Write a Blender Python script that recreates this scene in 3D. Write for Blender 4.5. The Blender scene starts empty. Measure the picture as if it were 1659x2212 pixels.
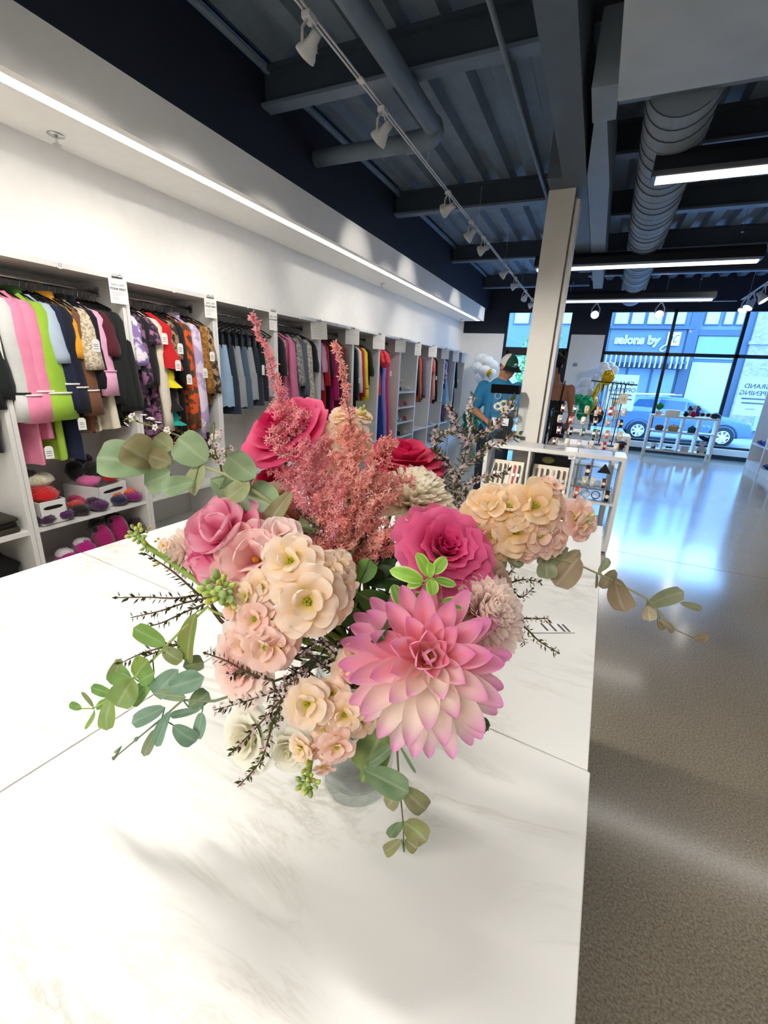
import bpy, bmesh, math, random
from math import sin, cos, pi, radians, sqrt, atan2
from mathutils import Vector, Matrix, noise
random.seed(7)
SC = bpy.context.scene
COL = SC.collection

# ------------------------------------------------------------------ camera
F_PX, CX, CY, IW, IH = 948.0, 829.5, 1106.0, 1659.0, 2212.0
RW = Matrix(((0.9050, 0.1712, -0.3894), (0.4228, -0.2584, 0.8686), (0.0484, -0.9508, -0.3062)))  # columns: right, down, forward
CAM_R, CAM_D, CAM_F = (Vector((RW[0][k], RW[1][k], RW[2][k])).normalized() for k in range(3))
CAM_P = Vector((0, 0, 1.5))
cam_data = bpy.data.cameras.new('camera')
cam_data.sensor_fit = 'HORIZONTAL'; cam_data.sensor_width = 36.0
cam_data.lens = 36.0 * F_PX / IW
cam_data.clip_start = 0.01; cam_data.clip_end = 300
cam = bpy.data.objects.new('camera', cam_data); COL.objects.link(cam)
cm = Matrix((CAM_R, -CAM_D, -CAM_F)).transposed().to_4x4(); cm.translation = CAM_P
cam.matrix_world = cm
SC.camera = cam

# ------------------------------------------------------------------ world, exposure
SC.view_settings.view_transform = 'Standard'
SC.view_settings.look = 'None'
SC.view_settings.gamma = 1.0
SC.view_settings.use_curve_mapping = False
SC.view_settings.exposure = 0.6
W = bpy.data.worlds.new('overcast_sky'); SC.world = W; W.use_nodes = True
nt = W.node_tree; nt.nodes.clear()
wo = nt.nodes.new('ShaderNodeOutputWorld'); bg = nt.nodes.new('ShaderNodeBackground')
tc = nt.nodes.new('ShaderNodeTexCoord'); sx = nt.nodes.new('ShaderNodeSeparateXYZ'); cr = nt.nodes.new('ShaderNodeValToRGB')
cr.color_ramp.elements[0].position = 0.35; cr.color_ramp.elements[0].color = (0.22, 0.50, 0.95, 1)
cr.color_ramp.elements[1].position = 0.9; cr.color_ramp.elements[1].color = (0.20, 0.46, 1.0, 1)
nt.links.new(tc.outputs['Generated'], sx.inputs[0]); nt.links.new(sx.outputs['Z'], cr.inputs[0])
nt.links.new(cr.outputs[0], bg.inputs['Color']); nt.links.new(bg.outputs[0], wo.inputs[0])
bg.inputs['Strength'].default_value = SKY = 8.0

# lamp strengths (watts) used by the fixtures below
P_TRACK, P_PENDANT = 40.0, 3.0

# ------------------------------------------------------------------ helpers
def lin(c):
    return c / 12.92 if c <= 0.04045 else ((c + 0.055) / 1.055) ** 2.4
def hx(h):
    h = h.lstrip('#')
    return tuple(lin(int(h[i:i + 2], 16) / 255) for i in (0, 2, 4))
def mix(a, b, t):
    t = max(0, min(1, t))
    return tuple(x + (y - x) * t for x, y in zip(a, b))
_M = {}
def mat(name, col, rough=0.55, metal=0.0, var=0.08, scale=12, bump=0.0, bscale=60, emit=0.0, emitcol=None, trans=0.0, ior=1.45, coat=0.0, spec=0.5, alpha=1.0, sheen=0.0, col2=None, pat=None):
    """procedural principled material: base colour with a small noise variation, or a two-colour pattern"""
    if name in _M: return _M[name]
    m = bpy.data.materials.new(name); m.use_nodes = True; _M[name] = m
    n, l = m.node_tree.nodes, m.node_tree.links
    b = n['Principled BSDF']
    if isinstance(col, str): col = hx(col)
    if isinstance(col2, str): col2 = hx(col2)
    t = n.new('ShaderNodeTexCoord')
    if pat == 'wave' or pat == 'stripe':
        x = n.new('ShaderNodeTexWave'); x.inputs['Scale'].default_value = scale; x.inputs['Distortion'].default_value = 0 if pat == 'stripe' else 5
        x.bands_direction = 'Z' if pat == 'stripe' else 'DIAGONAL'
        fac = x.outputs['Fac']
    elif pat == 'brick':
        x = n.new('ShaderNodeTexBrick'); x.inputs['Scale'].default_value = scale
        x.inputs['Color1'].default_value = (*col, 1); x.inputs['Color2'].default_value = (*mix(col, (1, 1, 1), .12), 1); x.inputs['Mortar'].default_value = (*col2, 1)
        mp = n.new('ShaderNodeMapping'); mp.inputs['Rotation'].default_value = (radians(90), 0, 0)
        l.new(t.outputs['Object'], mp.inputs[0]); l.new(mp.outputs[0], x.inputs['Vector'])
        fac = None
    else:
        x = n.new('ShaderNodeTexNoise'); x.inputs['Scale'].default_value = scale; x.inputs['Detail'].default_value = 3
        fac = x.outputs['Fac']
    if fac is not None:
        l.new(t.outputs['Object'], x.inputs['Vector'])
        r = n.new('ShaderNodeValToRGB')
        if pat in ('blotch', 'wave', 'stripe'):
            r.color_ramp.elements[0].position = .47; r.color_ramp.elements[1].position = .54
            r.color_ramp.elements[0].color = (*col, 1); r.color_ramp.elements[1].color = (*col2, 1)
        else:
            r.color_ramp.elements[0].position = .3; r.color_ramp.elements[1].position = .7
            r.color_ramp.elements[0].color = (*[c * (1 - var) for c in col], 1)
            r.color_ramp.elements[1].color = (*[min(1, c * (1 + var * .6)) for c in col], 1)
        l.new(fac, r.inputs[0]); l.new(r.outputs[0], b.inputs['Base Color'])
    else:
        l.new(x.outputs['Color'], b.inputs['Base Color'])
    if bump:
        q = n.new('ShaderNodeTexNoise'); q.inputs['Scale'].default_value = bscale; q.inputs['Detail'].default_value = 4
        l.new(t.outputs['Object'], q.inputs['Vector'])
        bp = n.new('ShaderNodeBump'); bp.inputs['Strength'].default_value = bump; bp.inputs['Distance'].default_value = .01
        l.new(q.outputs['Fac'], bp.inputs['Height']); l.new(bp.outputs[0], b.inputs['Normal'])
    b.inputs['Roughness'].default_value = rough; b.inputs['Metallic'].default_value = metal
    b.inputs['Specular IOR Level'].default_value = spec
    b.inputs['IOR'].default_value = ior; b.inputs['Transmission Weight'].default_value = trans
    b.inputs['Coat Weight'].default_value = coat; b.inputs['Coat Roughness'].default_value = .06
    b.inputs['Alpha'].default_value = alpha
    b.inputs['Sheen Weight'].default_value = sheen
    if emit:
        b.inputs['Emission Color'].default_value = (*(emitcol or col), 1); b.inputs['Emission Strength'].default_value = emit
    return m
def mat_attr(name, rough=.5, trl=.25, spec=.35, var=.06, scale=60):
    """petal / leaf material: colour that belongs to the petal comes with the mesh, a little light shines through"""
    m = bpy.data.materials.new(name); m.use_nodes = True; _M[name] = m
    n, l = m.node_tree.nodes, m.node_tree.links
    b = n['Principled BSDF']; o = n['Material Output']
    a = n.new('ShaderNodeAttribute'); a.attribute_name = 'Col'
    t = n.new('ShaderNodeTexCoord'); q = n.new('ShaderNodeTexNoise'); q.inputs['Scale'].default_value = scale
    l.new(t.outputs['Object'], q.inputs['Vector'])
    mr = n.new('ShaderNodeMapRange'); mr.inputs['To Min'].default_value = 1 - var; mr.inputs['To Max'].default_value = 1 + var
    l.new(q.outputs['Fac'], mr.inputs['Value'])
    mx = n.new('ShaderNodeVectorMath'); mx.operation = 'SCALE'
    l.new(a.outputs['Color'], mx.inputs[0]); l.new(mr.outputs[0], mx.inputs['Scale'])
    l.new(mx.outputs[0], b.inputs['Base Color'])
    b.inputs['Roughness'].default_value = rough; b.inputs['Specular IOR Level'].default_value = spec
    tr = n.new('ShaderNodeBsdfTranslucent'); l.new(mx.outputs[0], tr.inputs['Color'])
    ms = n.new('ShaderNodeMixShader'); ms.inputs[0].default_value = trl
    l.new(b.outputs[0], ms.inputs[1]); l.new(tr.outputs[0], ms.inputs[2]); l.new(ms.outputs[0], o.inputs['Surface'])
    return m

def thin_glass(name, tint=(.97, .985, .98), ior=1.3, rough=.015):
    """thin clear panes and vessels: see-through with a mirror-like sheen that grows at grazing angles"""
    m = bpy.data.materials.new(name); m.use_nodes = True; _M[name] = m
    n, l = m.node_tree.nodes, m.node_tree.links; n.remove(n['Principled BSDF'])
    t = n.new('ShaderNodeBsdfTransparent'); t.inputs[0].default_value = (*tint, 1); g = n.new('ShaderNodeBsdfGlossy'); g.inputs['Roughness'].default_value = rough
    f = n.new('ShaderNodeLayerWeight'); f.inputs['Blend'].default_value = .5
    p = n.new('ShaderNodeMath'); p.operation = 'POWER'; p.inputs[1].default_value = 5.0; l.new(f.outputs['Facing'], p.inputs[0])
    q = n.new('ShaderNodeMapRange'); f0 = ((ior - 1)/(ior + 1))**2; q.inputs['To Min'].default_value = f0; q.inputs['To Max'].default_value = .9; l.new(p.outputs[0], q.inputs['Value'])
    x = n.new('ShaderNodeMixShader'); l.new(q.outputs[0], x.inputs[0]); l.new(t.outputs[0], x.inputs[1]); l.new(g.outputs[0], x.inputs[2]); l.new(x.outputs[0], n['Material Output'].inputs['Surface'])
    return m

class MB:
    """collects shapes and links them as ONE mesh object"""
    def __init__(s): s.v = []; s.f = []; s.c = []; s.hc = False; s.mi = []; s.cur = 0
    def add(s, vs, fs, col=None):
        o = len(s.v); s.v += [tuple(p) for p in vs]; s.f += [tuple(i + o for i in f) for f in fs]; s.mi += [s.cur] * len(fs)
        if col is None: s.c += [(1, 1, 1)] * len(vs)
        else:
            s.hc = True
            s.c += list(col) if isinstance(col, list) else [col] * len(vs)
        return s
    def box(s, c, d, rz=0, ax=None, M=None, col=None):
        x, y, z = d[0] / 2, d[1] / 2, d[2] / 2
        vs = [Vector((a * x, b * y, e * z)) for a, b, e in ((-1,-1,-1),(1,-1,-1),(1,1,-1),(-1,1,-1),(-1,-1,1),(1,-1,1),(1,1,1),(-1,1,1))]
        if rz: R = Matrix.Rotation(rz, 3, 'Z'); vs = [R @ v for v in vs]
        if M is not None: vs = [M @ v for v in vs]
        vs = [v + Vector(c) for v in vs]
        return s.add(vs, [(0,3,2,1),(4,5,6,7),(0,1,5,4),(1,2,6,5),(2,3,7,6),(3,0,4,7)], col)
    def bb(s, x0, x1, y0, y1, z0, z1, col=None):
        return s.box(((x0+x1)/2, (y0+y1)/2, (z0+z1)/2), (x1-x0, y1-y0, z1-z0), col=col)
    def tube(s, pts, rad, n=8, cap=True, col=None, flat=1.0):
        pts = [Vector(p) for p in pts]
        if not isinstance(rad, (list, tuple)): rad = [rad] * len(pts)
        vs, fs = [], []
        t0 = (pts[1] - pts[0]).normalized()
        up = Vector((0, 0, 1)) if abs(t0.z) < .9 else Vector((1, 0, 0))
        a = t0.cross(up).normalized(); b = a.cross(t0)
        for i, p in enumerate(pts):
            if 0 < i < len(pts) - 1: t = (pts[i+1] - pts[i-1])
            elif i: t = pts[i] - pts[i-1]
            else: t = pts[1] - pts[0]
            if t.length < 1e-9: t = t0
            t = t.normalized(); a = (a - t * a.dot(t))
            a = a.normalized() if a.length > 1e-6 else t.orthogonal().normalized()
            b = t.cross(a)
            for k in range(n):
                w = 2 * pi * k / n
                vs.append(p + a * (cos(w) * rad[i]) + b * (sin(w) * rad[i] * flat))
        m = len(pts)
        for i in range(m - 1):
            for k in range(n):
                k2 = (k + 1) % n
                fs.append((i*n+k, i*n+k2, (i+1)*n+k2, (i+1)*n+k))
        if cap: fs.append(tuple(range(n-1, -1, -1))); fs.append(tuple(range((m-1)*n, m*n)))
        return s.add(vs, fs, col)
    def cyl(s, p0, p1, r0, r1=None, n=16, col=None):
        return s.tube([p0, p1], [r0, r0 if r1 is None else r1], n, True, col)
    def ball(s, c, r, nu=12, nv=8, M=None, col=None, bump=0, seed=0):
        if not isinstance(r, (tuple, list)): r = (r, r, r)
        vs, fs = [], []
        for j in range(nv + 1):
            th = pi * j / nv
            for i in range(nu):
                ph = 2 * pi * i / nu
                v = Vector((sin(th)*cos(ph)*r[0], sin(th)*sin(ph)*r[1], cos(th)*r[2]))
                if bump: v *= 1 + bump * noise.noise(v * (2.2 / max(r)) + Vector((seed * 3.1, 0, 0)))
                if M is not None: v = M @ v
                vs.append(v + Vector(c))
        for j in range(nv):
            for i in range(nu):
                i2 = (i + 1) % nu
                fs.append((j*nu+i, (j+1)*nu+i, (j+1)*nu+i2, j*nu+i2))
        return s.add(vs, fs, col)
    def lathe(s, prof, n=24, c=(0, 0, 0), col=None):
        vs, fs = [], []
        for r, z in prof:
            for k in range(n):
                w = 2 * pi * k / n; vs.append((c[0] + r*cos(w), c[1] + r*sin(w), c[2] + z))
        for i in range(len(prof) - 1):
            for k in range(n):
                k2 = (k+1) % n; fs.append((i*n+k, i*n+k2, (i+1)*n+k2, (i+1)*n+k))
        return s.add(vs, fs, col)
    def grid(s, fn, nu, nv, colfn=None, closed=False):
        vs, cs, fs = [], [], []
        for i in range(nu + 1):
            for j in range(nv + 1):
                u, w = i / nu, j / nv
                vs.append(fn(u, w))
                if colfn: cs.append(colfn(u, w))
        for i in range(nu):
            for j in range(nv):
                a = i*(nv+1)+j; fs.append((a, a+1, a+nv+2, a+nv+1))
        return s.add(vs, fs, cs if colfn else None)
    def prism(s, poly, z0, z1, axis='Z', col=None):
        """extrude a 2-D outline; axis Z: (x,y); axis X: (y,z); axis Y: (x,z)"""
        n = len(poly)
        f = {'Z': lambda p, h: (p[0], p[1], h), 'X': lambda p, h: (h, p[0], p[1]), 'Y': lambda p, h: (p[0], h, p[1])}[axis]
        vs = [f(p, z0) for p in poly] + [f(p, z1) for p in poly]
        fs = [tuple(range(n-1, -1, -1)), tuple(range(n, 2*n))] + [(i, (i+1) % n, n+(i+1) % n, n+i) for i in range(n)]
        return s.add(vs, fs, col)
    def xf(s, M):
        s.v = [tuple(M @ Vector(p)) for p in s.v]; return s
    def build(s, name, m, parent=None, smooth=False, bevel=0, mesh=None):
        me = bpy.data.meshes.new(name); me.from_pydata(s.v, [], s.f)
        if isinstance(m, (list, tuple)):
            for k in m: me.materials.append(k)
            me.polygons.foreach_set('material_index', s.mi)
        elif m is not None: me.materials.append(m)
        if s.hc:
            ca = me.color_attributes.new('Col', 'FLOAT_COLOR', 'POINT')
            ca.data.foreach_set('color', [x for c in s.c for x in (c[0], c[1], c[2], 1.0)])
        if smooth: me.polygons.foreach_set('use_smooth', [True] * len(me.polygons))
        me.update()
        o = bpy.data.objects.new(name, me); COL.objects.link(o)
        if parent is not None: o.parent = parent
        if bevel:
            b = o.modifiers.new('edge', 'BEVEL'); b.width = bevel; b.segments = 2; b.limit_method = 'ANGLE'
        return o
def tag(o, label=None, cat=None, group=None, kind=None):
    if label: o['label'] = label
    if cat: o['category'] = cat
    if group: o['group'] = group
    if kind: o['kind'] = kind
    return o
def empty(name, loc=(0, 0, 0), rz=0, M=None, label=None, cat=None, group=None):
    o = bpy.data.objects.new(name, None); COL.objects.link(o); o.empty_display_size = .05
    if M is not None: o.matrix_world = M
    else: o.location = loc; o.rotation_euler = (0, 0, rz)
    o['_m'] = 0; del o['_m']
    return tag(o, label, cat, group)
def copy_tree(o, parent=None):
    c = o.copy(); COL.objects.link(c); c.parent = parent
    for ch in KIDS.get(o.name, ()): KIDS.setdefault(c.name, []).append(copy_tree(ch, c))
    return c
KIDS = {}
def reg(parent, *kids):
    KIDS.setdefault(parent.name, []).extend(kids)
def struct(name, mb, m, bevel=0, smooth=False, label=None):
    o = mb.build(name, m, None, smooth, bevel); o['kind'] = 'structure'
    if label: o['label'] = label
    return o
def text(name, body, size, m, parent=None, M=None, ext=.0006, mirror=False, bold=0.0, shear=0.0, align='CENTER'):
    cu = bpy.data.curves.new(name, 'FONT'); cu.body = body; cu.size = size; cu.align_x = align; cu.align_y = 'CENTER'
    cu.extrude = ext; cu.offset = bold; cu.shear = shear; cu.resolution_u = 3
    t = bpy.data.objects.new('tmp', cu); COL.objects.link(t)
    dg = bpy.context.evaluated_depsgraph_get(); dg.update()
    me = bpy.data.meshes.new_from_object(t.evaluated_get(dg))
    bpy.data.objects.remove(t); bpy.data.curves.remove(cu)
    X = Matrix.Identity(4) if M is None else M
    if mirror: X = X @ Matrix.Diagonal((-1, 1, 1, 1))
    me.transform(X); me.materials.clear(); me.materials.append(m); me.name = name
    o = bpy.data.objects.new(name, me); COL.objects.link(o)
    if parent is not None: o.parent = parent
    return o
FACE_X = Matrix(((0, 0, 1, 0), (1, 0, 0, 0), (0, 1, 0, 0), (0, 0, 0, 1)))     # text in the YZ plane, read from +X
FACE_NY = Matrix(((1, 0, 0, 0), (0, 0, -1, 0), (0, 1, 0, 0), (0, 0, 0, 1)))   # text in the XZ plane, read from -Y
def at(px, py, d):
    """a point in the room d metres deep along the photograph's pixel"""
    return CAM_P + (CAM_R * (px - CX) + CAM_D * (py - CY) + CAM_F * F_PX) * (d / F_PX)
def frame(pos, n, roll=0.0, up=Vector((0, 0, 1))):
    z = Vector(n).normalized(); x = up.cross(z)
    if x.length < 1e-4: x = Vector((1, 0, 0))
    x.normalize(); y = z.cross(x)
    M = Matrix((x, y, z)).transposed().to_4x4() @ Matrix.Rotation(roll, 4, 'Z'); M.translation = pos
    return M
def cdir(r, u, t):
    """direction given as right / up / toward the viewer"""
    return (CAM_R * r - CAM_D * u - CAM_F * t).normalized()
def smooth(pts, n=5):
    P = [Vector(p) for p in pts]
    if len(P) < 3: return [P[0].lerp(P[-1], i/n) for i in range(n+1)]
    out = []
    for i in range(len(P)-1):
        p0, p1, p2, p3 = P[max(0, i-1)], P[i], P[i+1], P[min(len(P)-1, i+2)]
        for k in range(n):
            t = k/n; out.append(.5*((2*p1) + (p2-p0)*t + (2*p0 - 5*p1 + 4*p2 - p3)*t*t + (3*p1 - p0 - 3*p2 + p3)*t**3))
    return out + [P[-1]]
def area(name, loc, sx, sy, power, col, parent=None, rot=(0, 0, 0)):
    d = bpy.data.lights.new(name, 'AREA'); d.shape = 'RECTANGLE'; d.size = sx; d.size_y = sy; d.energy = power; d.color = col
    o = bpy.data.objects.new(name, d); COL.objects.link(o); o.location = loc; o.rotation_euler = rot
    if parent is not None: o.parent = parent
    return o
# ------------------------------------------------------------------ room shell
WHITE = mat('white_wall_paint', '#f2f0ec', .6, var=.02, bump=.03, bscale=200)
BLACK = mat('navy_black_paint', '#111a2b', .62, var=.12, scale=3)
DECKM = mat('dark_ceiling_paint', '#6d7d8e', .55, var=.15, scale=5)
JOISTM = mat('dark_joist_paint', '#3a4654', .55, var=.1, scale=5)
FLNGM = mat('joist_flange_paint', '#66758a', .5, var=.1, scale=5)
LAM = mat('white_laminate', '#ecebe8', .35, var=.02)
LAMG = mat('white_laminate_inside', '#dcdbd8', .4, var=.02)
CHROME = mat('chrome', '#c8c8c8', .18, metal=1, var=.02)
BLKP = mat('black_plastic', '#0c0c0f', .4, var=.1)
WHTP = mat('white_plastic', '#eeeeec', .35, var=.02)
GLASS = mat('clear_glass', '#ffffff', .02, trans=1, var=0)
XL, XR, YB, YF, ZC = -3.35, 3.75, -3.0, 11.9, 3.72

def floor_mat():
    m = bpy.data.materials.new('polished_concrete'); m.use_nodes = True
    n, l = m.node_tree.nodes, m.node_tree.links; b = n['Principled BSDF']
    t = n.new('ShaderNodeTexCoord')
    a = n.new('ShaderNodeTexNoise'); a.inputs['Scale'].default_value = 130; a.inputs['Detail'].default_value = 5; a.inputs['Roughness'].default_value = .7
    c = n.new('ShaderNodeTexNoise'); c.inputs['Scale'].default_value = 1.6; c.inputs['Detail'].default_value = 4
    v = n.new('ShaderNodeTexVoronoi'); v.inputs['Scale'].default_value = 90
    for q in (a, c, v): l.new(t.outputs['Object'], q.inputs['Vector'])
    r = n.new('ShaderNodeValToRGB'); e = r.color_ramp.elements
    e[0].position = .33; e[0].color = (*hx('#857a68'), 1); e[1].position = .68; e[1].color = (*hx('#dacdb6'), 1)
    x = e.new(.5); x.color = (*hx('#b8ab95'), 1)
    l.new(a.outputs['Fac'], r.inputs[0])
    r2 = n.new('ShaderNodeValToRGB'); r2.color_ramp.elements[0].color = (.72, .72, .74, 1); r2.color_ramp.elements[1].color = (1.12, 1.1, 1.06, 1)
    l.new(c.outputs['Fac'], r2.inputs[0])
    r3 = n.new('ShaderNodeValToRGB'); r3.color_ramp.elements[0].position = .02; r3.color_ramp.elements[0].color = (1.35, 1.3, 1.2, 1); r3.color_ramp.elements[1].position = .12; r3.color_ramp.elements[1].color = (1, 1, 1, 1)
    l.new(v.outputs['Distance'], r3.inputs[0])
    m1 = n.new('ShaderNodeMix'); m1.data_type = 'RGBA'; m1.blend_type = 'MULTIPLY'; m1.inputs['Factor'].default_value = 1
    l.new(r.outputs[0], m1.inputs['A']); l.new(r2.outputs[0], m1.inputs['B'])
    m2 = n.new('ShaderNodeMix'); m2.data_type = 'RGBA'; m2.blend_type = 'MULTIPLY'; m2.inputs['Factor'].default_value = 1
    l.new(m1.outputs['Result'], m2.inputs['A']); l.new(r3.outputs[0], m2.inputs['B'])
    l.new(m2.outputs['Result'], b.inputs['Base Color'])
    rr = n.new('ShaderNodeMapRange'); rr.inputs['To Min'].default_value = .17; rr.inputs['To Max'].default_value = .26
    l.new(c.outputs['Fac'], rr.inputs['Value']); l.new(rr.outputs[0], b.inputs['Roughness'])
    b.inputs['Specular IOR Level'].default_value = .5
    b.inputs['Coat Weight'].default_value = 1.0; b.inputs['Coat Roughness'].default_value = .13; b.inputs['Coat IOR'].default_value = 1.5
    bp = n.new('ShaderNodeBump'); bp.inputs['Strength'].default_value = .05; bp.inputs['Distance'].default_value = .01
    l.new(c.outputs['Fac'], bp.inputs['Height']); l.new(bp.outputs[0], b.inputs['Coat Normal'])
    return m
fl = struct('floor', MB().bb(XL-.2, XR+.2, YB-.2, 4.385, -.12, 0).bb(XL-.2, XR+.2, 4.393, YF+.2, -.12, 0).bb(XL-.2, XR+.2, 4.38, 4.40, -.12, -.006), floor_mat())
# left wall, back and right walls
struct('wall_left', MB().bb(XL-.15, XL, YB, YF, 0, 3.72), WHITE)
struct('wall_back', MB().bb(XL, XR, YB-.15, YB, 0, 3.72), WHITE)
struct('wall_right', MB().bb(XR, XR+.15, YB, YF, 0, 3.72), WHITE)
# soffit with a recessed light slot
ZS0, ZS1, XS = 2.746, 3.03, -2.72
struct('ceiling_soffit', MB().bb(-2.785, XS, YB, 11.35, ZS0, ZS1).bb(XL, -2.875, YB, 11.35, ZS0, ZS1).bb(-2.875, -2.785, YB, 11.35, ZS0+.03, ZS1), WHITE)
struct('wall_bulkhead', MB().bb(XL, XS, YB, YF, ZS1, ZC), BLACK)
STRIPM = mat('led_strip_lens', '#ffffff', .4, emit=3.0, emitcol=(1, .97, .93), var=0)
st = MB().bb(-2.873, -2.787, YB+.1, 11.3, ZS0+.002, ZS0+.028).build('led_strip_light', STRIPM)
tag(st, 'long white LED strip light recessed in the white soffit above the clothes wall', 'strip light')
# corrugated deck between joists
def deck():
    mb = MB(); x = XL; per, h = .30, .07; prof = []
    while x < XR + .2:
        prof += [(x, ZC), (x+.10, ZC), (x+.14, ZC-h), (x+.26, ZC-h)]; x += per
    n = len(prof)
    vs = [(p[0], YB, p[1]) for p in prof] + [(p[0], YF, p[1]) for p in prof] + [(p[0], YB, ZC+.15) for p in prof] + [(p[0], YF, ZC+.15) for p in prof]
    fs = []
    for i in range(n-1):
        fs.append((i, n+i, n+i+1, i+1)); fs.append((2*n+i, 2*n+i+1, 3*n+i+1, 3*n+i))
    return mb.add(vs, fs)
struct('ceiling', deck(), DECKM)
mb = MB()
for x0, x1, ys_ in ((XS, -.5, (-1.7, .87, 3.42, 5.97, 8.5, 11.0)), (-.5, XR, (-1.7, .2, 1.8, 3.42, 5.07, 6.7, 8.42, 10.1))):
    for y in ys_:
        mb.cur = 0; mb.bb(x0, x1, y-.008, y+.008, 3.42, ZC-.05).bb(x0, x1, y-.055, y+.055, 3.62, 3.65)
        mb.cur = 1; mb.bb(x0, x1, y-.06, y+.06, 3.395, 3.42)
struct('trim_1', mb, [JOISTM, FLNGM], label='dark steel joists crossing under the corrugated deck')
# front wall with the two glazed openings
FW = MB()
def fw(x0, x1, z0, z1, mi): FW.cur = mi; FW.bb(x0, x1, YF, YF+.25, z0, z1)
fw(XL, -2.30, 0, 2.52, 0); fw(XL, -2.30, 2.52, ZC, 1)
fw(-.74, -.02, 0, 2.52, 0); fw(-.74, -.02, 2.52, ZC, 1)
fw(-2.30, -.74, 3.06, ZC, 1); fw(-.02, XR+.15, 3.06, ZC, 1)
fw(-.02, XR+.15, 0, .22, 0)
FW.build('wall_front', [WHITE, BLACK])['kind'] = 'structure'
struct('baseboard_front', MB().bb(-.02, XR, YF-.05, YF-.002, 0, .09).bb(-3.35, -2.3, YF-.02, YF-.002, 0, .09), mat('dark_base', '#1d3a4a', .5))
struct('trim_2', MB().bb(-.02, XR, YF-.10, YF-.002, .09, .22), LAM, label='white window sill ledge')
struct('trim_4', MB().bb(-.74, -.35, YF-.03, YF-.001, 0, 2.50), WHITE, label='white wall panel between the windows')
FR = mat('black_window_frame', '#0d141c', .4)
WG = thin_glass('window_glass', (.985, .99, 1), 1.12)
def window(name, xs, z0, z1, bar, frames):
    mb = MB(); y0, y1 = YF+.02, YF+.10
    for x in xs: mb.bb(x-.03, x+.03, y0, y1, z0, z1)
    mb.bb(xs[0], xs[-1], y0, y1, z1-.06, z1); mb.bb(xs[0], xs[-1], y0, y1, z0, z0+.05); mb.bb(xs[0], xs[-1], y0, y1, bar-.035, bar+.035)
    for f in frames: mb.bb(*f)
    w = mb.build(name, FR); w['kind'] = 'structure'
    for i in range(len(xs)-1):
        for a, b in ((z0+.05, bar-.035), (bar+.035, z1-.06)):
            g = MB().bb(xs[i]+.03, xs[i+1]-.03, y0+.03, y0+.036, a, b).build('pane', WG, w)
window('window_1', [.01, 1.28, 2.54, 3.72], .22, 3.06, 2.14, [])
window('door_1', [-2.27, -.77], 0.0, 3.06, 2.18, [(-2.24, -2.16, YF+.02, YF+.10, 0, 2.15), (-.88, -.80, YF+.02, YF+.10, 0, 2.15), (-2.2, -.82, YF+.02, YF+.10, 2.03, 2.15), (-2.2, -.82, YF+.02, YF+.1, 0, .16), (-1.55, -1.49, YF+.02, YF+.1, 0, 2.1)])

# column and beams
col = MB().bb(-.665, -.445, 4.64, 4.68, 0, 3.06).bb(-.665, -.445, 4.86, 4.90, 0, 3.06).bb(-.64, -.47, 4.68, 4.86, 0, 3.06).bb(-.43, -.40, 4.66, 4.88, 0, 2.98).bb(-.445, -.43, 4.70, 4.84, 0, 3.0)
COLM = mat('white_column_paint', '#d9d6cf', .5, var=.02)
c_ = struct('column', col, COLM, bevel=.004)
mb = MB().bb(-.61, -.56, 4.632, 4.645, .90, .935).build('outlet_plate', mat('grey_plate', '#4b565c', .4), c_)
struct('beam', MB().bb(-.54, -.36, YB, 8.0, 3.06, 3.45).bb(-.66, -.5401, 4.4, 5.1, 3.06, 3.45), mat('beam_paint', '#56626e', .55, var=.1, scale=5))
def top(name, o_or_mb, m=None, label=None, cat=None, group=None, smooth=False, bevel=0):
    o = o_or_mb.build(name, m, None, smooth, bevel); return tag(o, label, cat, group)
DUCT2 = mat('painted_round_duct', '#84919f', .5, var=.08, scale=4)
DUCT = mat('painted_duct', '#b4bec6', .5, metal=.0, var=.08, scale=4)
top('ventilation_box', MB().bb(-.17, 3.6, .4, 3.3, 3.0, 3.5), DUCT, 'big grey flat-bottomed ventilation duct box at the upper right under the ceiling', 'duct', bevel=.008)
top('ventilation_box', MB().bb(-.17, 3.5, 3.305, 3.55, 3.10, 3.5), DECKM, 'dark narrow duct collar between the big grey duct box and the round duct', 'duct')
top('flat_duct', MB().bb(-.31, -.175, 3.22, 3.6, 3.05, 3.4).prism([(-.30, 3.6), (-.225, 3.6), (-.19, 4.6), (-.20, 9.3), (-.35, 9.3), (-.355, 4.4)], 3.05, 3.35), DUCT2, 'long narrow flat-bottomed grey duct running beside the beam towards the windows', 'duct')
# spiral duct
def spiral():
    mb = MB(); pts, rad = [], []
    y = 3.56; k = 0
    while y < 11.0:
        t = (y - 3.5) / 7.5
        pts.append((.17 + .16*t, y, 3.20)); rad.append(.195 if k % 2 else .207); k += 1
        y += .02 if k % 2 else .10
    mb.tube(pts, rad, 28); mb.cur = 1; y = 3.56
    while y < 10.9:
        t = (y - 3.5) / 7.5; c = (.17 + .16*t, y, 3.20)
        mb.tube([(c[0] + .205*cos(a), y, 3.20 + .205*sin(a)) for a in [2*pi*k/28 for k in range(29)]], .0036, 5); y += .16
    return mb
top('spiral_duct', spiral(), [DUCT2, JOISTM], 'round grey spiral-ribbed air duct hanging under the ceiling, ending before the windows', 'duct', smooth=False)
pp = [(-1.50, YB+.3, 3.33)] + [(-1.50, y, 3.33) for y in (0, 2, 3.9)] + [(-1.52, 4.0, 3.33), (-1.57, 4.06, 3.33), (-1.66, 4.09, 3.33), (-1.8, 4.1, 3.33), (-2.4, 4.1, 3.33), (-2.71, 4.1, 3.33)]
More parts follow.
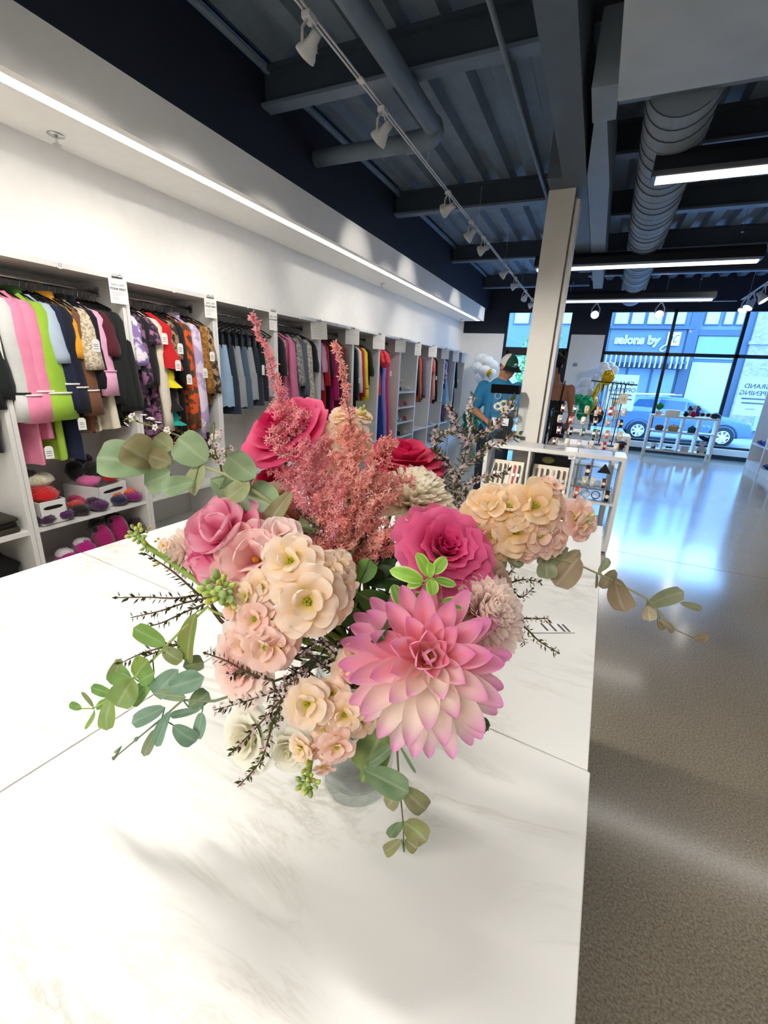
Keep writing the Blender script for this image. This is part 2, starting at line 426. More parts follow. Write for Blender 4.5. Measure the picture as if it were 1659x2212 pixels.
pr = empty('drain_pipe', (0, 0, 0), label='thick dark pipe under the ceiling with an elbow turning to the left wall', cat='pipe')
MB().tube(pp, .066, 16).build('pipe', DECKM, pr, True); MB().tube(pp[3:8], .078, 16).build('elbow', DECKM, pr, True)
top('conduit', MB().tube([(-.87, YB+.2, 3.37), (-.85, 4, 3.37), (-.82, 8.3, 3.37)], .018, 8), DECKM, 'thin dark conduit running under the ceiling left of the white column', 'conduit', smooth=True)
top('conduit', MB().tube([(-2.685, YB+.2, 3.64), (-2.685, 11.8, 3.64)], .028, 8), DECKM, 'thin dark conduit in the corner of the ceiling above the black bulkhead', 'conduit', smooth=True)

# linear pendants
LENS = mat('pendant_lens', '#ffffff', .4, emit=1.6, emitcol=(1, .97, .92), var=0)
HOUS = mat('pendant_housing', '#10151c', .35, var=.05)
def pendant(x0, x1, y, z, label, power=P_PENDANT):
    r = empty('linear_pendant_light', ((x0+x1)/2, y, z), label=label, cat='pendant light', group='linear pendant lights')
    L = (x1-x0)/2
    pr = [(-.12, .02), (-.12, .10), (-.08, .15), (.08, .15), (.12, .10), (.12, .02), (.065, .004), (-.065, .004)]
    MB().prism([(a, b) for a, b in pr], -L, L, 'X').build('housing', HOUS, r)
    MB().prism([(-.055, .005), (.055, .005), (.05, -.012), (.03, -.02), (-.03, -.02), (-.05, -.012)], -L+.03, L-.03, 'X').build('lens', LENS, r)
    for s in (-.8, .8):
        MB().cyl((s*L, 0, .145), (s*L, 0, ZC-.07-z), .0025, n=6).build('suspension_cable', CHROME, r)
        MB().bb(s*L-.012, s*L+.012, -.012, .012, .30, .37).build('cable_gripper', CHROME, r)
    a = area('pendant_lamp', (0, 0, -.03), 2*L-.1, .1, power, (1, .96, .9), r)
    return r
pendant(.10, 2.58, 4.2, 2.9, 'nearest linear pendant light, cut off by the right edge of the photo')
pendant(-1.03, 1.45, 6.9, 2.9, 'linear pendant light passing behind the white column, middle of the row')
pendant(-.96, 1.53, 9.62, 2.9, 'farthest linear pendant light, hanging nearest the shop windows')
pendant(-2.3, -.15, .9, 2.9, 'added unseen linear pendant light above the marble counter', 24.0)  # unseen fixture, added to light the countertop from above
pendant(-1.6, .5, -1.3, 2.5, 'added unseen linear pendant light behind the marble counter', 38.0)  # unseen fixture added behind the camera as front light on the bouquet

# track lights
TRK = mat('track_white', '#d8dadc', .4, var=.03)
def track(name, p0, p1, label):
    r = empty(name, p0, label=label, cat='track light rail')
    d = Vector(p1) - Vector(p0); px = Vector((-d.y, d.x, 0)).normalized() * .012
    MB().tube([px, d + px], .006, 6).tube([-px, d - px], .006, 6).build('rail', TRK, r)
    n = int(d.length / .6)
    for k in range(2, n, 3): MB().box(d * (k / n), (.04, .05, .012)).build('connector', TRK, r)
    mb = MB()
    for k in range(1, n, 3): mb.cyl(d * (k/n), d * (k/n) + Vector((0, 0, ZC-.08-p0[2])), .002, n=5)
    mb.build('hanger_wire', TRK, r)
    return r
track('track_rail', (-1.60, -1.9, 3.17), (-1.64, 11.4, 3.17), 'white twin-rail lighting track running along the clothes wall to the windows')
track('track_rail', (2.05, 5.0, 3.17), (2.3, 11.6, 3.17), 'white lighting track on the right side of the ceiling near the windows')
track('track_rail', (-1.5, 11.45, 3.13), (2.2, 11.45, 3.13), 'white lighting track crossing in front of the shop windows')
SPB = mat('bulb_glow', '#fff6e6', .3, emit=14, emitcol=(1, .93, .8), var=0)
def spot(p, aim, label, power, lit=True, arm=.16, size=1.0, cone=64):
    d = (Vector(aim) - Vector(p)).normalized()
    r = empty('track_spotlight', p, label=label, cat='spotlight', group='track spotlights')
    M = frame((0, 0, 0), d)
    side = d.cross(Vector((0, 0, 1))).normalized()
    hd = Vector((0, 0, -arm)) * size
    MB().box((0, 0, -.012), (.05, .07, .03)).build('track_adapter', TRK, r, bevel=.004)
    for s in (-1, 1):
        MB().tube([Vector((0, 0, -.02)) + side*s*.012, side*s*.055*size + hd*.55, side*s*.058*size + hd], .006*size, 6, flat=1.6).build('yoke_arm', TRK, r)
    h = MB().lathe([(0, -.085), (.030, -.085), (.032, -.03), (.042, -.01), (.062, .03), (.064, .05), (.058, .05), (.05, .035), (0, .03)], 20)
    h.xf(Matrix.Translation(hd) @ M @ Matrix.Scale(size, 4)).build('lamp_head', TRK, r, True)
    MB().lathe([(0, .036), (.045, .037), (.052, .046), (.0, .05)], 16).xf(Matrix.Translation(hd) @ M @ Matrix.Scale(size, 4)).build('bulb', SPB if lit else WHTP, r, True)
    if power:
        L = bpy.data.lights.new('spot_lamp', 'SPOT'); L.energy = power; L.color = (1, .93, .84); L.spot_size = radians(cone); L.spot_blend = .8; L.shadow_soft_size = .03
        o = bpy.data.objects.new('spot_lamp', L); COL.objects.link(o); o.parent = r
        o.matrix_local = Matrix.Translation(hd + d * .06 * size) @ frame((0, 0, 0), -d)
    return r
ords = ['large white track spotlight nearest the camera, at the top edge of the photo', 'second white track spotlight along the left rail, with an open yoke', 'third white track spotlight along the left rail', 'fourth white track spotlight along the left rail, just before a close pair',
        'fifth white track spotlight on the left rail, tight behind the fourth', 'sixth white track spotlight on the left rail, tilted forward', 'seventh white track spotlight on the left rail, left of the column', 'eighth track spotlight on the left rail, touching the column in view', 'last track spotlight on the left rail, glowing beside the column']
ys = [2.37, 3.23, 4.71, 5.59, 6.22, 7.67, 8.67, 9.9, 10.9]
for i, y in enumerate(ys):
    hi = i in (2, 4, 6, 8)   # every second lamp is tilted up and lights the soffit face
    spot((-1.605, y, 3.16), (-2.6, 11.9, 1.6) if i == 7 else (XL, y + .35, 2.62 if hi else 1.75), ords[i], P_TRACK * (.5 if hi else 1), cone=46 if hi else 64, size=.85 if i == 0 else .95, arm=.15)
for y in (-1.6, -.4, .5, 1.7):
    spot((-1.64, y, 3.17), (XL, y + .3, 1.75), 'white track spotlight behind the camera on the left rail', P_TRACK)
for x, lb, p in ((-.30, 'glowing track spotlight under the ceiling right of the column, facing the camera', 40), (.92, 'track spotlight between the round duct and the first window bar', 40)):
    spot((x, 11.42, 3.13), (x - .2, 7, 1.0), lb, p, size=1.4)
for y, lb in ((8.9, 'white track spotlight on the right rail nearest the right edge of the photo'), (9.9, 'white track spotlight on the right rail, middle one'), (10.7, 'glowing track spotlight on the right rail nearest the windows'), (11.1, 'small glowing track spotlight over the second window bar')):
    spot((2.05 + .25*(y-5)/6.6, y, 3.16), (1.2 if y > 10 else 3.6, y - .8, 1.2), lb, 30, size=1.3)
for y, aim, lb in ((1.0, (-.1, 4.4, .9), 'added unseen white track spotlight, aimed at the watch display'), (1.4, (-.9, 5.0, 1.2), 'added unseen white track spotlight, aimed at the column'), (1.2, (.3, 5.2, 1.0), 'added unseen white track spotlight, aimed at the jewellery rack')):
    spot((-1.605, y, 3.16), aim, lb, 110, size=.95, cone=40)  # unseen spots, added to brighten the display units and column
spot((2.165, 8.1, 3.16), (-.6, 11.9, 1.6), 'added unseen white track spotlight on the right rail aimed at the front wall', 60)  # out-of-view spot added to brighten the front wall
# sprinklers and small ceiling fittings
for y, lb in ((2.03, 'chrome fire sprinkler head in the soffit above the nearest clothes bay'), (6.6, 'small sprinkler head farther along the soffit'), (11.0, 'small sprinkler head at the far end of the soffit')):
    r = empty('sprinkler_head', (-3.18, y, ZS0), label=lb, cat='sprinkler')
    MB().lathe([(0, 0), (.045, 0), (.045, -.006), (.03, -.012), (.0, -.012)], 20).build('escutcheon', CHROME, r, True)
    MB().cyl((0, 0, -.01), (0, 0, -.05), .008).lathe([(0, -.05), (.022, -.05), (.022, -.053), (0, -.053)], 16).build('deflector', CHROME, r)
for p, lb in (((-2.95, 11.88, 1.72), 'small grey sensor box on the left part of the front wall'), ((-.55, 11.86, 1.85), 'small grey sensor box on the wall between the windows')):
    top('wall_sensor', MB().box(p, (.09, .04, .07)), mat('grey_sensor', '#8d98a8', .5), lb, 'sensor', bevel=.006)
# ------------------------------------------------------------------ clothes wall: open wardrobe units
XF, ZT = -2.90, 2.0
def YD(k): return 1.37 + .776 * (k - 1)
RAILX, RAILZ = -3.13, 1.905
GREYTXT = mat('grey_print', '#5a5a60', .6, var=0)
BLKTXT = mat('black_print', '#15151a', .6, var=0)
PAPER = mat('white_paper', '#f4f3f0', .6, var=.01)
nth = ['', 'first', 'second', 'third', 'fourth', 'fifth', 'sixth', 'seventh', 'eighth', 'ninth', 'tenth', 'eleventh', 'twelfth']
unit_labels = {-1: 'white open wardrobe unit left of the picture edge', 0: 'white wardrobe unit cut off by the left picture edge, folded dark clothes inside',
    1: 'white open wardrobe unit with the lime robe, bins and fluffy slippers', 2: 'white open wardrobe unit with the tiered red, yellow and teal dress',
    3: 'white open wardrobe unit holding denim shorts', 4: 'white open wardrobe unit with the long pink coat and grey furs', 5: 'white open wardrobe unit with the magenta dress and burgundy coat',
    6: 'white open wardrobe unit with red and yellow sleeves on black', 7: 'white open wardrobe unit without shelf, holding long evening gowns', 8: 'white open shelf unit with four compartments of heeled shoes',
    9: 'white open wardrobe unit with the orange and dark striped tops', 10: 'white open wardrobe unit with the peach top beside a black one', 11: 'white open wardrobe unit with the pale blue tulle dress', 12: 'last white open wardrobe unit, beside the front wall'}
def unit(k, number=None):
    y0, y1 = YD(k), YD(k + 1); w = y1 - y0
    r = empty('wardrobe_unit', ((XL + XF) / 2, (y0 + y1) / 2, 0), label=unit_labels[k], cat='wardrobe unit', group='white wardrobe units along the left wall')
    xb, xf, h = XL + .012 - r.location.x, XF - r.location.x, w / 2 - .0015
    MB().bb(xb, xf, -h, -h + .024, 0, ZT - .03).build('side_panel', LAM, r); MB().bb(xb, xf, h - .024, h, 0, ZT - .03).build('side_panel', LAM, r)
    MB().bb(xb, xf + .004, -h, h, ZT - .03, ZT).build('top_panel', LAM, r)
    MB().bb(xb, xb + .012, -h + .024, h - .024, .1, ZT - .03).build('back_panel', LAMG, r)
    MB().bb(xb + .012, xf - .004, -h + .024, h - .024, .10, .13).build('bottom_panel', LAM, r)
    MB().bb(xf - .05, xf - .03, -h + .024, h - .024, 0, .10).build('plinth', LAM, r)
    zs = {8: (.44, .68, .93, 1.18), 7: ()}.get(k, (.49,))
    for z in zs: MB().bb(xb + .012, xf - .003, -h + .024, h - .024, z - .024, z).build('shelf', LAM, r)
    if k != 8:
        rx = RAILX - r.location.x
        rail = MB().tube([(rx, -h + .024, RAILZ), (rx, h - .024, RAILZ)], .0125, 10).build('hanging_rail', CHROME, r, True)
        MB().bb(rx - .02, rx + .02, h - .032, h - .024, RAILZ - .03, RAILZ + .03).bb(rx - .02, rx + .02, -h + .024, -h + .032, RAILZ - .03, RAILZ + .03).build('rail_bracket', CHROME, rail)
    d = MB().lathe([(0, 0), (.020, 0), (.020, .003), (0, .003)], 20).xf(Matrix.Translation((xf + .005, .0, ZT - .016)) @ Matrix.Rotation(radians(90), 4, 'Y')).build('number_disc', WHTP, r)
    if number: text('number', number, .022, GREYTXT, d, Matrix.Translation((xf + .009, 0, ZT - .016)) @ FACE_X, .0003)
for k in range(-1, 13): unit(k, '12' if k == 1 else None)

def sign(k, w, h, yaw, lines, label, dz=0, tilt=0):
    y = YD(k)
    r = empty('price_sign', (XF + .012, y - .05, ZT + .004), label=label, cat='sign', group='paper signs clipped above the wardrobe dividers')
    M = Matrix.Rotation(yaw, 4, 'Z') @ Matrix.Rotation(tilt, 4, 'X')
    MB().box((0, 0, -h/2 - .02 + dz), (.002, w, h)).xf(M).build('paper', PAPER, r)
    MB().tube([(.004, -.03, -.012), (.010, -.018, -.004), (.006, 0, -.014), (.010, .018, -.004), (.004, .03, -.012)], .0022, 6).bb(-.004, .006, -.032, .032, -.026, -.018).xf(M).build('clip', CHROME, r)
    if lines == 'off':
        T = M @ Matrix.Translation((.0012, 0, -.02 - h * .30)) @ FACE_X
        text('printed_text', '50% OFF', h * .14, GREYTXT, r, T, .0003)
        text('printed_text', 'YOUR FIRST', h * .115, BLKTXT, r, M @ Matrix.Translation((.0012, 0, -.02 - h * .45)) @ FACE_X, .0003, bold=.0006)
        b = MB()
        for q in (.58, .64, .70, .78, .84): b.bb(.0011, .0015, -w*.38, w*(.3 if q < .7 else 0), -.02 - h*q - .001, -.02 - h*q + .001)
    else:
        b = MB()
        for q in [.12 + .09 * i for i in range(lines)]: b.bb(.0011, .0015, -w*.4, w*random.uniform(.1, .4), -.02 - h*q - .0015, -.02 - h*q + .0015)
    b.xf(M).build('printed_lines', mat('light_grey_print', '#a9a9b0', .6, var=0), r)
sign(2, .105, .155, radians(-12), 'off', 'white half-price paper sign right of the lime-dress bay')
sign(3, .105, .15, radians(-14), 'off', 'white half-price paper sign between the patterned dresses and the denim shorts')
sign(4, .10, .17, radians(-8), 'off', 'narrow white half-price sign between the denim shorts and the pink coat bay')
sign(5, .20, .19, radians(-30), 9, 'large tilted white notice full of lines right of the pink coat bay', tilt=radians(4))
for k, w, h, n, lb in ((6, .20, .19, 4, 'white paper notice right of the magenta dress bay'), (7, .20, .2, 5, 'white paper notice left of the evening gowns'), (8, .20, .2, 5, 'white paper notice between the gowns and the shoe shelves'),
                       (9, .14, .21, 3, 'narrow paper notice with a small picture right of the shoe shelves'), (10, .2, .2, 5, 'white paper notice right of the orange top bay'), (11, .2, .2, 4, 'white paper notice left of the pale blue dress'), (12, .18, .22, 3, 'white paper notice right of the pale blue dress'), (13, .22, .22, 3, 'last white notice at the far end of the wardrobes')):
    sign(k, w, h, radians(-32), n, lb)

# ------------------------------------------------------------------ garments
HANG = mat('black_hanger', '#0a0a0c', .45)
def cloth(name, c, **k):
    k.setdefault('rough', .85); k.setdefault('sheen', .15); k.setdefault('bump', .25); k.setdefault('bscale', 25)
    return mat('fabric_' + name, c, **k)
TAGM = mat('white_price_tag', '#f3f3f0', .6, var=.01)
def body_mesh(hem, sw, flare, th, folds, seed, neck=.07, top=-.085, zs=None, wav=.012, split=False):
    """one hanging garment body, lofted from neck over the sloping shoulders down to the hem; local z = 0 at the rail"""
    n = 36; rnd = random.Random(seed); ph = [rnd.uniform(0, 6.28) for _ in range(4)]
    lv = [(top, neck, .022), (top - .012, neck + .012, .03), (top - .045, sw * .62, .04), (top - .085, sw * .93, .05), (top - .125, sw, th)]
    L = top - .125 - hem; m = max(4, int(L / .07))
    for i in range(1, m + 1):
        t = i / m
        lv.append((top - .125 - L * t, sw * (1 - .10 * sin(pi * min(1, t * 1.6)) + (flare - 1) * t ** 1.4), th * (1 + .35 * t)))
    def fn(u, w):
        i = u * (len(lv) - 1); k = min(int(i), len(lv) - 2); q = i - k
        z, a, b = (lv[k][j] * (1 - q) + lv[k + 1][j] * q for j in range(3))
        t = max(0, min(1, (top - .12 - z) / max(.1, L)))
        an = 2 * pi * w
        f = 1 + t * (.42 * sin(folds * an + ph[0]) + .22 * sin((folds + 3) * an + ph[1]))
        x = a * cos(an) * (1 + .03 * t * sin(3 * an + ph[2]))
        y = b * sin(an) * f + t * wav * sin(9 * x / sw + ph[3])
        return (x, y, z - (.012 * t * sin(2 * an + ph[2]) if t > .95 else 0))
    return MB().grid(fn, len(lv) - 1, n)
def sleeve_mesh(s, sw, end, r0=.058, r1=.05, seed=0, out=.05, top=-.085):
    z0 = top - .07; n = 7; pts, rad = [], []
    rnd = random.Random(seed + s * 3)
    pts += [(s*sw*.66, 0, top - .048), (s*sw*.86, 0, top - .066), (s*sw*.98, 0, top - .10)]; rad += [.026, .036, .048]
    for i in range(2, n + 1):
        t = i / n
        pts.append((s * (sw * .90 + out * sin(t * pi * .5) + .004 * sin(t * 9)), -.012 * t + .006 * sin(t * 7 + seed), z0 + (end - z0) * t))
        rad.append((r0 * (1 - t) + r1 * t) * (1 + .05 * sin(t * 14 + seed)))
    return MB().tube(pts, rad, 12, True, flat=.62)
def hanger(r, w=.185, top=-.075):
    h = MB().tube([(0, -.008, .006), (0, 0, .0175), (0, .012, .014), (0, .016, 0), (0, .006, -.02), (0, 0, -.035), (0, 0, top + .01)], .0016, 6)
    h.build('hanger_hook', CHROME, r, True)
    MB().tube([(-w, 0, top - .075), (-w * .6, 0, top - .03), (0, 0, top + .012), (w * .6, 0, top - .03), (w, 0, top - .075)], .008, 8, flat=.7).build('hanger_bar', HANG, r, True)
gcount = [0]
def garment(name, y, hem, m, label, sleeve=None, sw=.19, flare=1.08, th=.026, folds=7, yaw=0, cuff=None, collar=None, tagz=None, sm=None, r1=.05, dx=0, tiers=None, group=None, trim=None):
    gcount[0] += 1; sd = gcount[0]
    r = empty(name, (RAILX + dx, y, RAILZ), radians(13), label=label, cat=name.replace('_', ' '), group=group)
    hz = hem - RAILZ
    hanger(r)
    if tiers:
        a = -.085
        for i, (zb, mm, wdt) in enumerate(tiers):
            b = body_mesh(zb - RAILZ, wdt, 1.25, th * 1.3, 6 + i, sd + i, top=-.085 if i == 0 else a + .06, neck=.07 if i == 0 else wdt * .5)
            b.build('tier', mm, r, True); a = zb - RAILZ
    else:
        body_mesh(hz, sw, flare, th, folds, sd).build('body', m, r, True)
    if sleeve:
        for s in (1, -1):
            o = sleeve_mesh(s, sw, sleeve - RAILZ, seed=sd, r1=r1).build('sleeve', sm or m, r, True)
            if cuff:
                cz = sleeve - RAILZ + .13; x = s * (sw * .90 + .05)
                MB().tube([(x, -.012, cz - .155), (x - s*.002, -.012, cz)], [r1 * 1.42, r1 * 1.22], 12, True, flat=.6).build('cuff', m, o, True)
                MB().tube([(x, -.012, cz - .004), (x, -.012, cz + .006)], r1 * 1.27, 12, True, flat=.62).build('piping', cuff, o, True)
    if collar:
        MB().lathe([(.075, -.12), (.062, -.085), (.058, -.055), (.064, -.05), (.07, -.085)], 18).xf(Matrix.Diagonal((1, .55, 1, 1))).build('collar', collar, r, True)
    if trim:
        MB().bb(-.012, .012, -th * 1.5, -th * 1.5 + .004, hz + .05, -.2).build('button_band', trim, r)
    if tagz:
        g = MB().prism([(-.022, -.075), (.022, -.075), (.022, -.012), (.012, 0), (-.012, 0), (-.022, -.012)], -.0008, .0008, 'X')
        g.xf(Matrix.Translation((sw + .07, -.02, tagz - RAILZ)) @ Matrix.Rotation(radians(-25), 4, 'Z'))
        o = g.build('price_tag', TAGM, r)
        b = MB()
        for q in (.03, .04, .055): b.bb(.0009, .0013, -.014, .012, -q - .003, -q)
        b.xf(Matrix.Translation((sw + .07, -.02, tagz - RAILZ)) @ Matrix.Rotation(radians(-25), 4, 'Z')).build('tag_print', GREYTXT, o)
    return r
PINK, LIME, NAVY = cloth('pink', '#f08fb0'), cloth('lime', '#9cc63a'), cloth('navy', '#101c3c')
NAVYV = cloth('navy_velvet', '#070a18'); MUST = cloth('mustard', '#f0a928'); BROWN = cloth('brown', '#7b4f36'); CREAM = cloth('cream', '#e9e0cc')
KNIT = cloth('cream_knit', '#e5d9c0', col2='#b6a68a', pat='blotch', scale=60, bump=.8, bscale=50)
LPINK = cloth('light_pink', '#eeb0d0'); BURG = cloth('burgundy', '#521322'); BLK = cloth('black', '#0b0d10'); BGRN = cloth('black_green', '#111a18')
PIPE = cloth('white_piping', '#f5f0ea'); PBLUE = cloth('pale_blue', '#b7c9dc'); LGREY = cloth('light_grey', '#d7d8d6')
g = garment
g('coat', 1.28, .95, BLK, 'black coat in the cut-off wardrobe bay at the left edge', 1.2)
g('coat', 1.335, 1.1, BGRN, 'second dark coat at the left picture edge', 1.25)
g('coat', 1.425, 1.25, LGREY, 'pale grey coat mostly hidden behind the divider left of the pink robe', 1.15, cuff=BLK)
g('robe', 1.475, .87, PINK, 'pink robe with white-piped cuffs, left one of two', 1.14, cuff=PIPE, r1=.062, tagz=.98)
g('robe', 1.535, 1.0, PINK, 'pink robe with white-piped cuffs, right one of two beside the lime robe', 1.16, cuff=PIPE, r1=.062, yaw=-5)
g('robe', 1.605, .88, LIME, 'lime green robe with wide white-piped cuffs', 1.15, cuff=PIPE, r1=.075, collar=cloth('dark_green', '#2c5a1c'), yaw=-9, th=.032)
g('shirt', 1.655, 1.3, PBLUE, 'pale blue shirt edge behind the lime robe', 1.45)
g('robe', 1.69, .86, NAVY, 'long navy robe behind the lime robe', 1.2, cuff=PIPE, tagz=1.13)
g('jacket', 1.735, 1.14, cloth('midnight', '#0c1228'), 'midnight blue jacket with white cuff line', 1.18, cuff=PIPE)
g('hooded_top', 1.775, 1.2, MUST, 'mustard yellow hooded top behind the navy robe', 1.48, collar=MUST, sw=.17)
g('coat', 1.81, 1.02, BROWN, 'brown coat behind the mustard top', 1.16, cuff=PIPE, sw=.18)
g('jacket', 1.85, 1.02, KNIT, 'cream knitted jacket with black collar', 1.42, collar=BLK, r1=.07, tagz=1.6, yaw=-8)
g('blazer', 1.9, 1.24, NAVYV, 'navy velvet blazer left of the light pink shirt', 1.3, collar=NAVYV)
g('shirt', 1.935, 1.3, LPINK, 'light pink shirt with long sleeve', 1.28, cuff=LPINK)
g('skirt_suit', 1.955, 1.03, CREAM, 'long cream suit ending below the light pink shirt', None, flare=1.25)
g('top', 1.985, 1.3, BURG, 'burgundy top squeezed in between pink and black', 1.5)
g('coat', 2.01, 1.1, BGRN, 'blackish green coat, first of the dark row right of the burgundy top', 1.2)
g('coat', 2.04, 1.05, BLK, 'black coat, second of the dark row right of the burgundy top', 1.15)
g('coat', 2.07, 1.13, BGRN, 'blackish green coat, third of the dark row right of the burgundy top', 1.15, sw=.2)
g('coat', 2.10, 1.1, BLK, 'black coat beside the divider at the end of the lime robe bay', 1.15, sw=.2)
LAVP = cloth('lavender_print', '#ece4f0', col2='#8f78b8', pat='blotch', scale=14); FLOR = cloth('dark_floral', '#191420', col2='#8c5f86', pat='blotch', scale=22)
ORG = cloth('orange_paisley', '#e0561c', col2='#5a3a1a', pat='blotch', scale=18); TIE = cloth('lavender_tie_dye', '#e2d4ea', col2='#b9a2cc', pat='blotch', scale=9)
GOLD = cloth('mustard_lace', '#a9762e', col2='#7c541c', pat='blotch', scale=50); PRN = cloth('brown_print', '#2a2018', col2='#a98a68', pat='blotch', scale=20)
RED, YEL, TEAL, PURP = cloth('red', '#c8141e'), cloth('yellow', '#ecd912'), cloth('teal', '#12a596'), cloth('deep_purple', '#3a1c46')
g('top', 2.185, 1.42, LAVP, 'white and lavender print top just right of the first full divider', 1.45)
g('dress', 2.225, .95, FLOR, 'dark floral dress at the left of the patterned bay', 1.3)
g('coat', 2.27, 1.3, BLK, 'black coat at the left of the patterned bay', 1.32, yaw=-8)
g('dress', 2.31, .9, cloth('purple_floral', '#2a1c30', col2='#a06a92', pat='blotch', scale=30), 'purple flowered dress behind the cream cardigan', 1.6)
g('cardigan', 2.36, 1.0, CREAM, 'cream cardigan with a long hanging sleeve', .98, tagz=1.68, r1=.04)
g('dress', 2.43, 1.0, RED, 'tiered dress in red, yellow, black and teal', None, tiers=[(1.44, RED, .215), (1.30, YEL, .205), (1.13, BLK, .21), (1.02, TEAL, .215)], th=.05, tagz=1.5, dx=.03)
g('dress', 2.49, .95, PRN, 'brown animal print dress behind the tiered one', 1.5, tagz=1.62)
g('dress', 2.55, .9, BLK, 'black dress left of the orange one', 1.35, tagz=1.4)
g('dress', 2.62, .86, ORG, 'orange paisley print dress left of the lavender one', .98, r1=.055, yaw=-10)
g('dress', 2.70, .88, TIE, 'lavender tie-dye dress with pointed collar', .94, collar=TIE, th=.036, tagz=1.45, sw=.2, yaw=-8)
g('dress', 2.755, .72, PURP, 'long deep purple dress behind the tie-dye one', None)
g('top', 2.80, 1.17, GOLD, 'mustard lace top right of the lavender dress', 1.25, tagz=1.58)
g('top', 2.85, 1.2, PRN, 'brown print top beside the divider of the denim bay', 1.25, sw=.2)
D1, D2, D3, D4 = (cloth('denim_' + n_, c, bump=.5, bscale=80) for n_, c in (('light', '#90acc8'), ('mid', '#42566c'), ('dark', '#1c2838'), ('grey', '#8f979c')))
def shorts(y, hem, m, label, hw=.17, tagz=None, frayed=False, yaw=-10):
    gcount[0] += 1; sd = gcount[0]
    r = empty('denim_shorts', (RAILX + .02, y, RAILZ), radians(13), label=label, cat='shorts', group='shorts and short skirts in the denim bay')
    hanger(r, .20)
    hz = hem - RAILZ; top = -.26
    MB().tube([(-.19, 0, -.15), (-.19, 0, -.16), (.19, 0, -.16), (.19, 0, -.15)], .005, 6).bb(-.14, -.11, -.02, .02, -.29, -.155).bb(.11, .14, -.02, .02, -.29, -.155).build('clip_bar', HANG, r)
    def fn(u, w):
        an = 2*pi*w; z = top + (hz*.55 - top*.55) * u
        a = hw * (1 + .22 * u); b = .03 + .035 * u
        return (a*cos(an), b*sin(an)*(1 + .2*u*sin(5*an + sd)), z)
    MB().grid(fn, 5, 24).build('waist', m, r, True)
    zc = top + (hz*.55 - top*.55) - .0
    for s in (-1, 1):
        def fl(u, w):
            an = 2*pi*w; z = zc + .03 + (hz - zc - .03) * u
            return (s*hw*.63 + hw*.58*cos(an)*(1 + .1*u), (.066 + .012*u)*sin(an)*(1 + .15*sin(4*an + sd)), z + (.01*sin(11*an) if u == 1 and frayed else 0))
        MB().grid(fl, 4, 20).build('leg', m, r, True)
    if tagz: MB().box((hw + .06, -.02, tagz - RAILZ), (.002, .05, .09)).build('price_tag', TAGM, r)
shorts(3.04, 1.13, D1, 'light blue frayed denim shorts at the left of the denim bay', frayed=True)
shorts(3.12, 1.06, D3, 'dark denim shorts behind the light blue pair')
shorts(3.20, 1.12, D4, 'grey washed denim shorts in the middle of the denim bay', frayed=True)
shorts(3.28, 1.10, D2, 'mid-blue denim shorts right of the grey pair')
shorts(3.36, 1.18, D4, 'pale grey denim shorts hanging beside the tagged dark pair', frayed=True)
shorts(3.44, 1.12, D3, 'dark navy shorts with a white tag', tagz=1.45)
shorts(3.52, 1.16, cloth('black_denim', '#11131a'), 'black short skirt right of the tagged dark shorts')
shorts(3.60, 1.2, cloth('lilac_grey', '#a8a2ac'), 'lilac grey shorts last in the denim bay')
FUR = cloth('grey_fur', '#a8a8a4', col2='#76777a', pat='blotch', scale=40, bump=1, bscale=40); GBL = cloth('grey_blue', '#5c6674')
CFUR = cloth('cream_fur', '#d8d2c4', col2='#a9a397', pat='blotch', scale=40, bump=1, bscale=40)
MAG, CRAN = cloth('magenta', '#d01a78'), cloth('cranberry', '#861546')
ROSE = cloth('rose_pink', '#d877a0')
g('jacket', 3.79, 1.3, BLK, 'black jacket at the left of the pink coat bay', 1.4)
g('vest', 3.87, 1.42, KNIT, 'cream lace vest left of the long pink coat', None)
g('coat', 3.97, .92, ROSE, 'long rose pink coat between black and grey ones', 1.12, th=.04, r1=.06, yaw=-12)
g('coat', 4.09, 1.12, FUR, 'grey fur coat right of the pink coat', 1.3, r1=.06)
g('cardigan', 4.19, 1.08, GBL, 'blue-grey cardigan between two furs', 1.2)
g('coat', 4.28, 1.06, CFUR, 'cream fur coat with long sleeve', 1.1, r1=.06)
g('jacket', 4.37, 1.35, BLK, 'short black jacket at the right of the pink coat bay', 1.45, r1=.06)
g('top', 4.56, 1.25, LPINK, 'pale pink top left in the magenta bay', 1.45)
g('dress', 4.63, 1.0, RED, 'red dress left in the magenta bay', 1.3)
g('coat', 4.70, .9, BLK, 'black coat left of the magenta dress', 1.4)
g('dress', 4.82, .86, MAG, 'bright magenta dress with long sleeve', 1.12, r1=.06, yaw=-10)
g('coat', 4.95, 1.05, CRAN, 'cranberry coat right of the magenta dress', 1.1, sw=.21, r1=.065, yaw=-10)
g('coat', 5.08, .95, BROWN, 'brown coat behind the cranberry one', 1.2)
g('coat', 5.36, 1.0, BLK, 'black coat left of the red-sleeved top', 1.1, tagz=1.4)
g('shirt', 5.46, 1.1, LGREY, 'white shirt edge beside the red top', 1.2)
g('top', 5.54, 1.1, RED, 'red top next to the yellow one', 1.15)
g('top', 5.64, 1.08, YEL, 'yellow top next to the red one', 1.12, cuff=NAVY)
g('jacket', 5.77, 1.3, NAVYV, 'dark navy jacket right of the yellow top', 1.42, r1=.065)
CORAL, PERI, HOTP, BLUE = cloth('coral', '#ef4a4a'), cloth('periwinkle', '#8f9ae0'), cloth('hot_pink', '#e53a78'), cloth('royal_blue', '#1d3890')
g('top', 6.14, 1.15, CORAL, 'coral top left of the blue gown', 1.6)
g('evening_gown', 6.24, .32, BLUE, 'long royal blue evening gown, left of the periwinkle one', None, flare=1.35, th=.05)
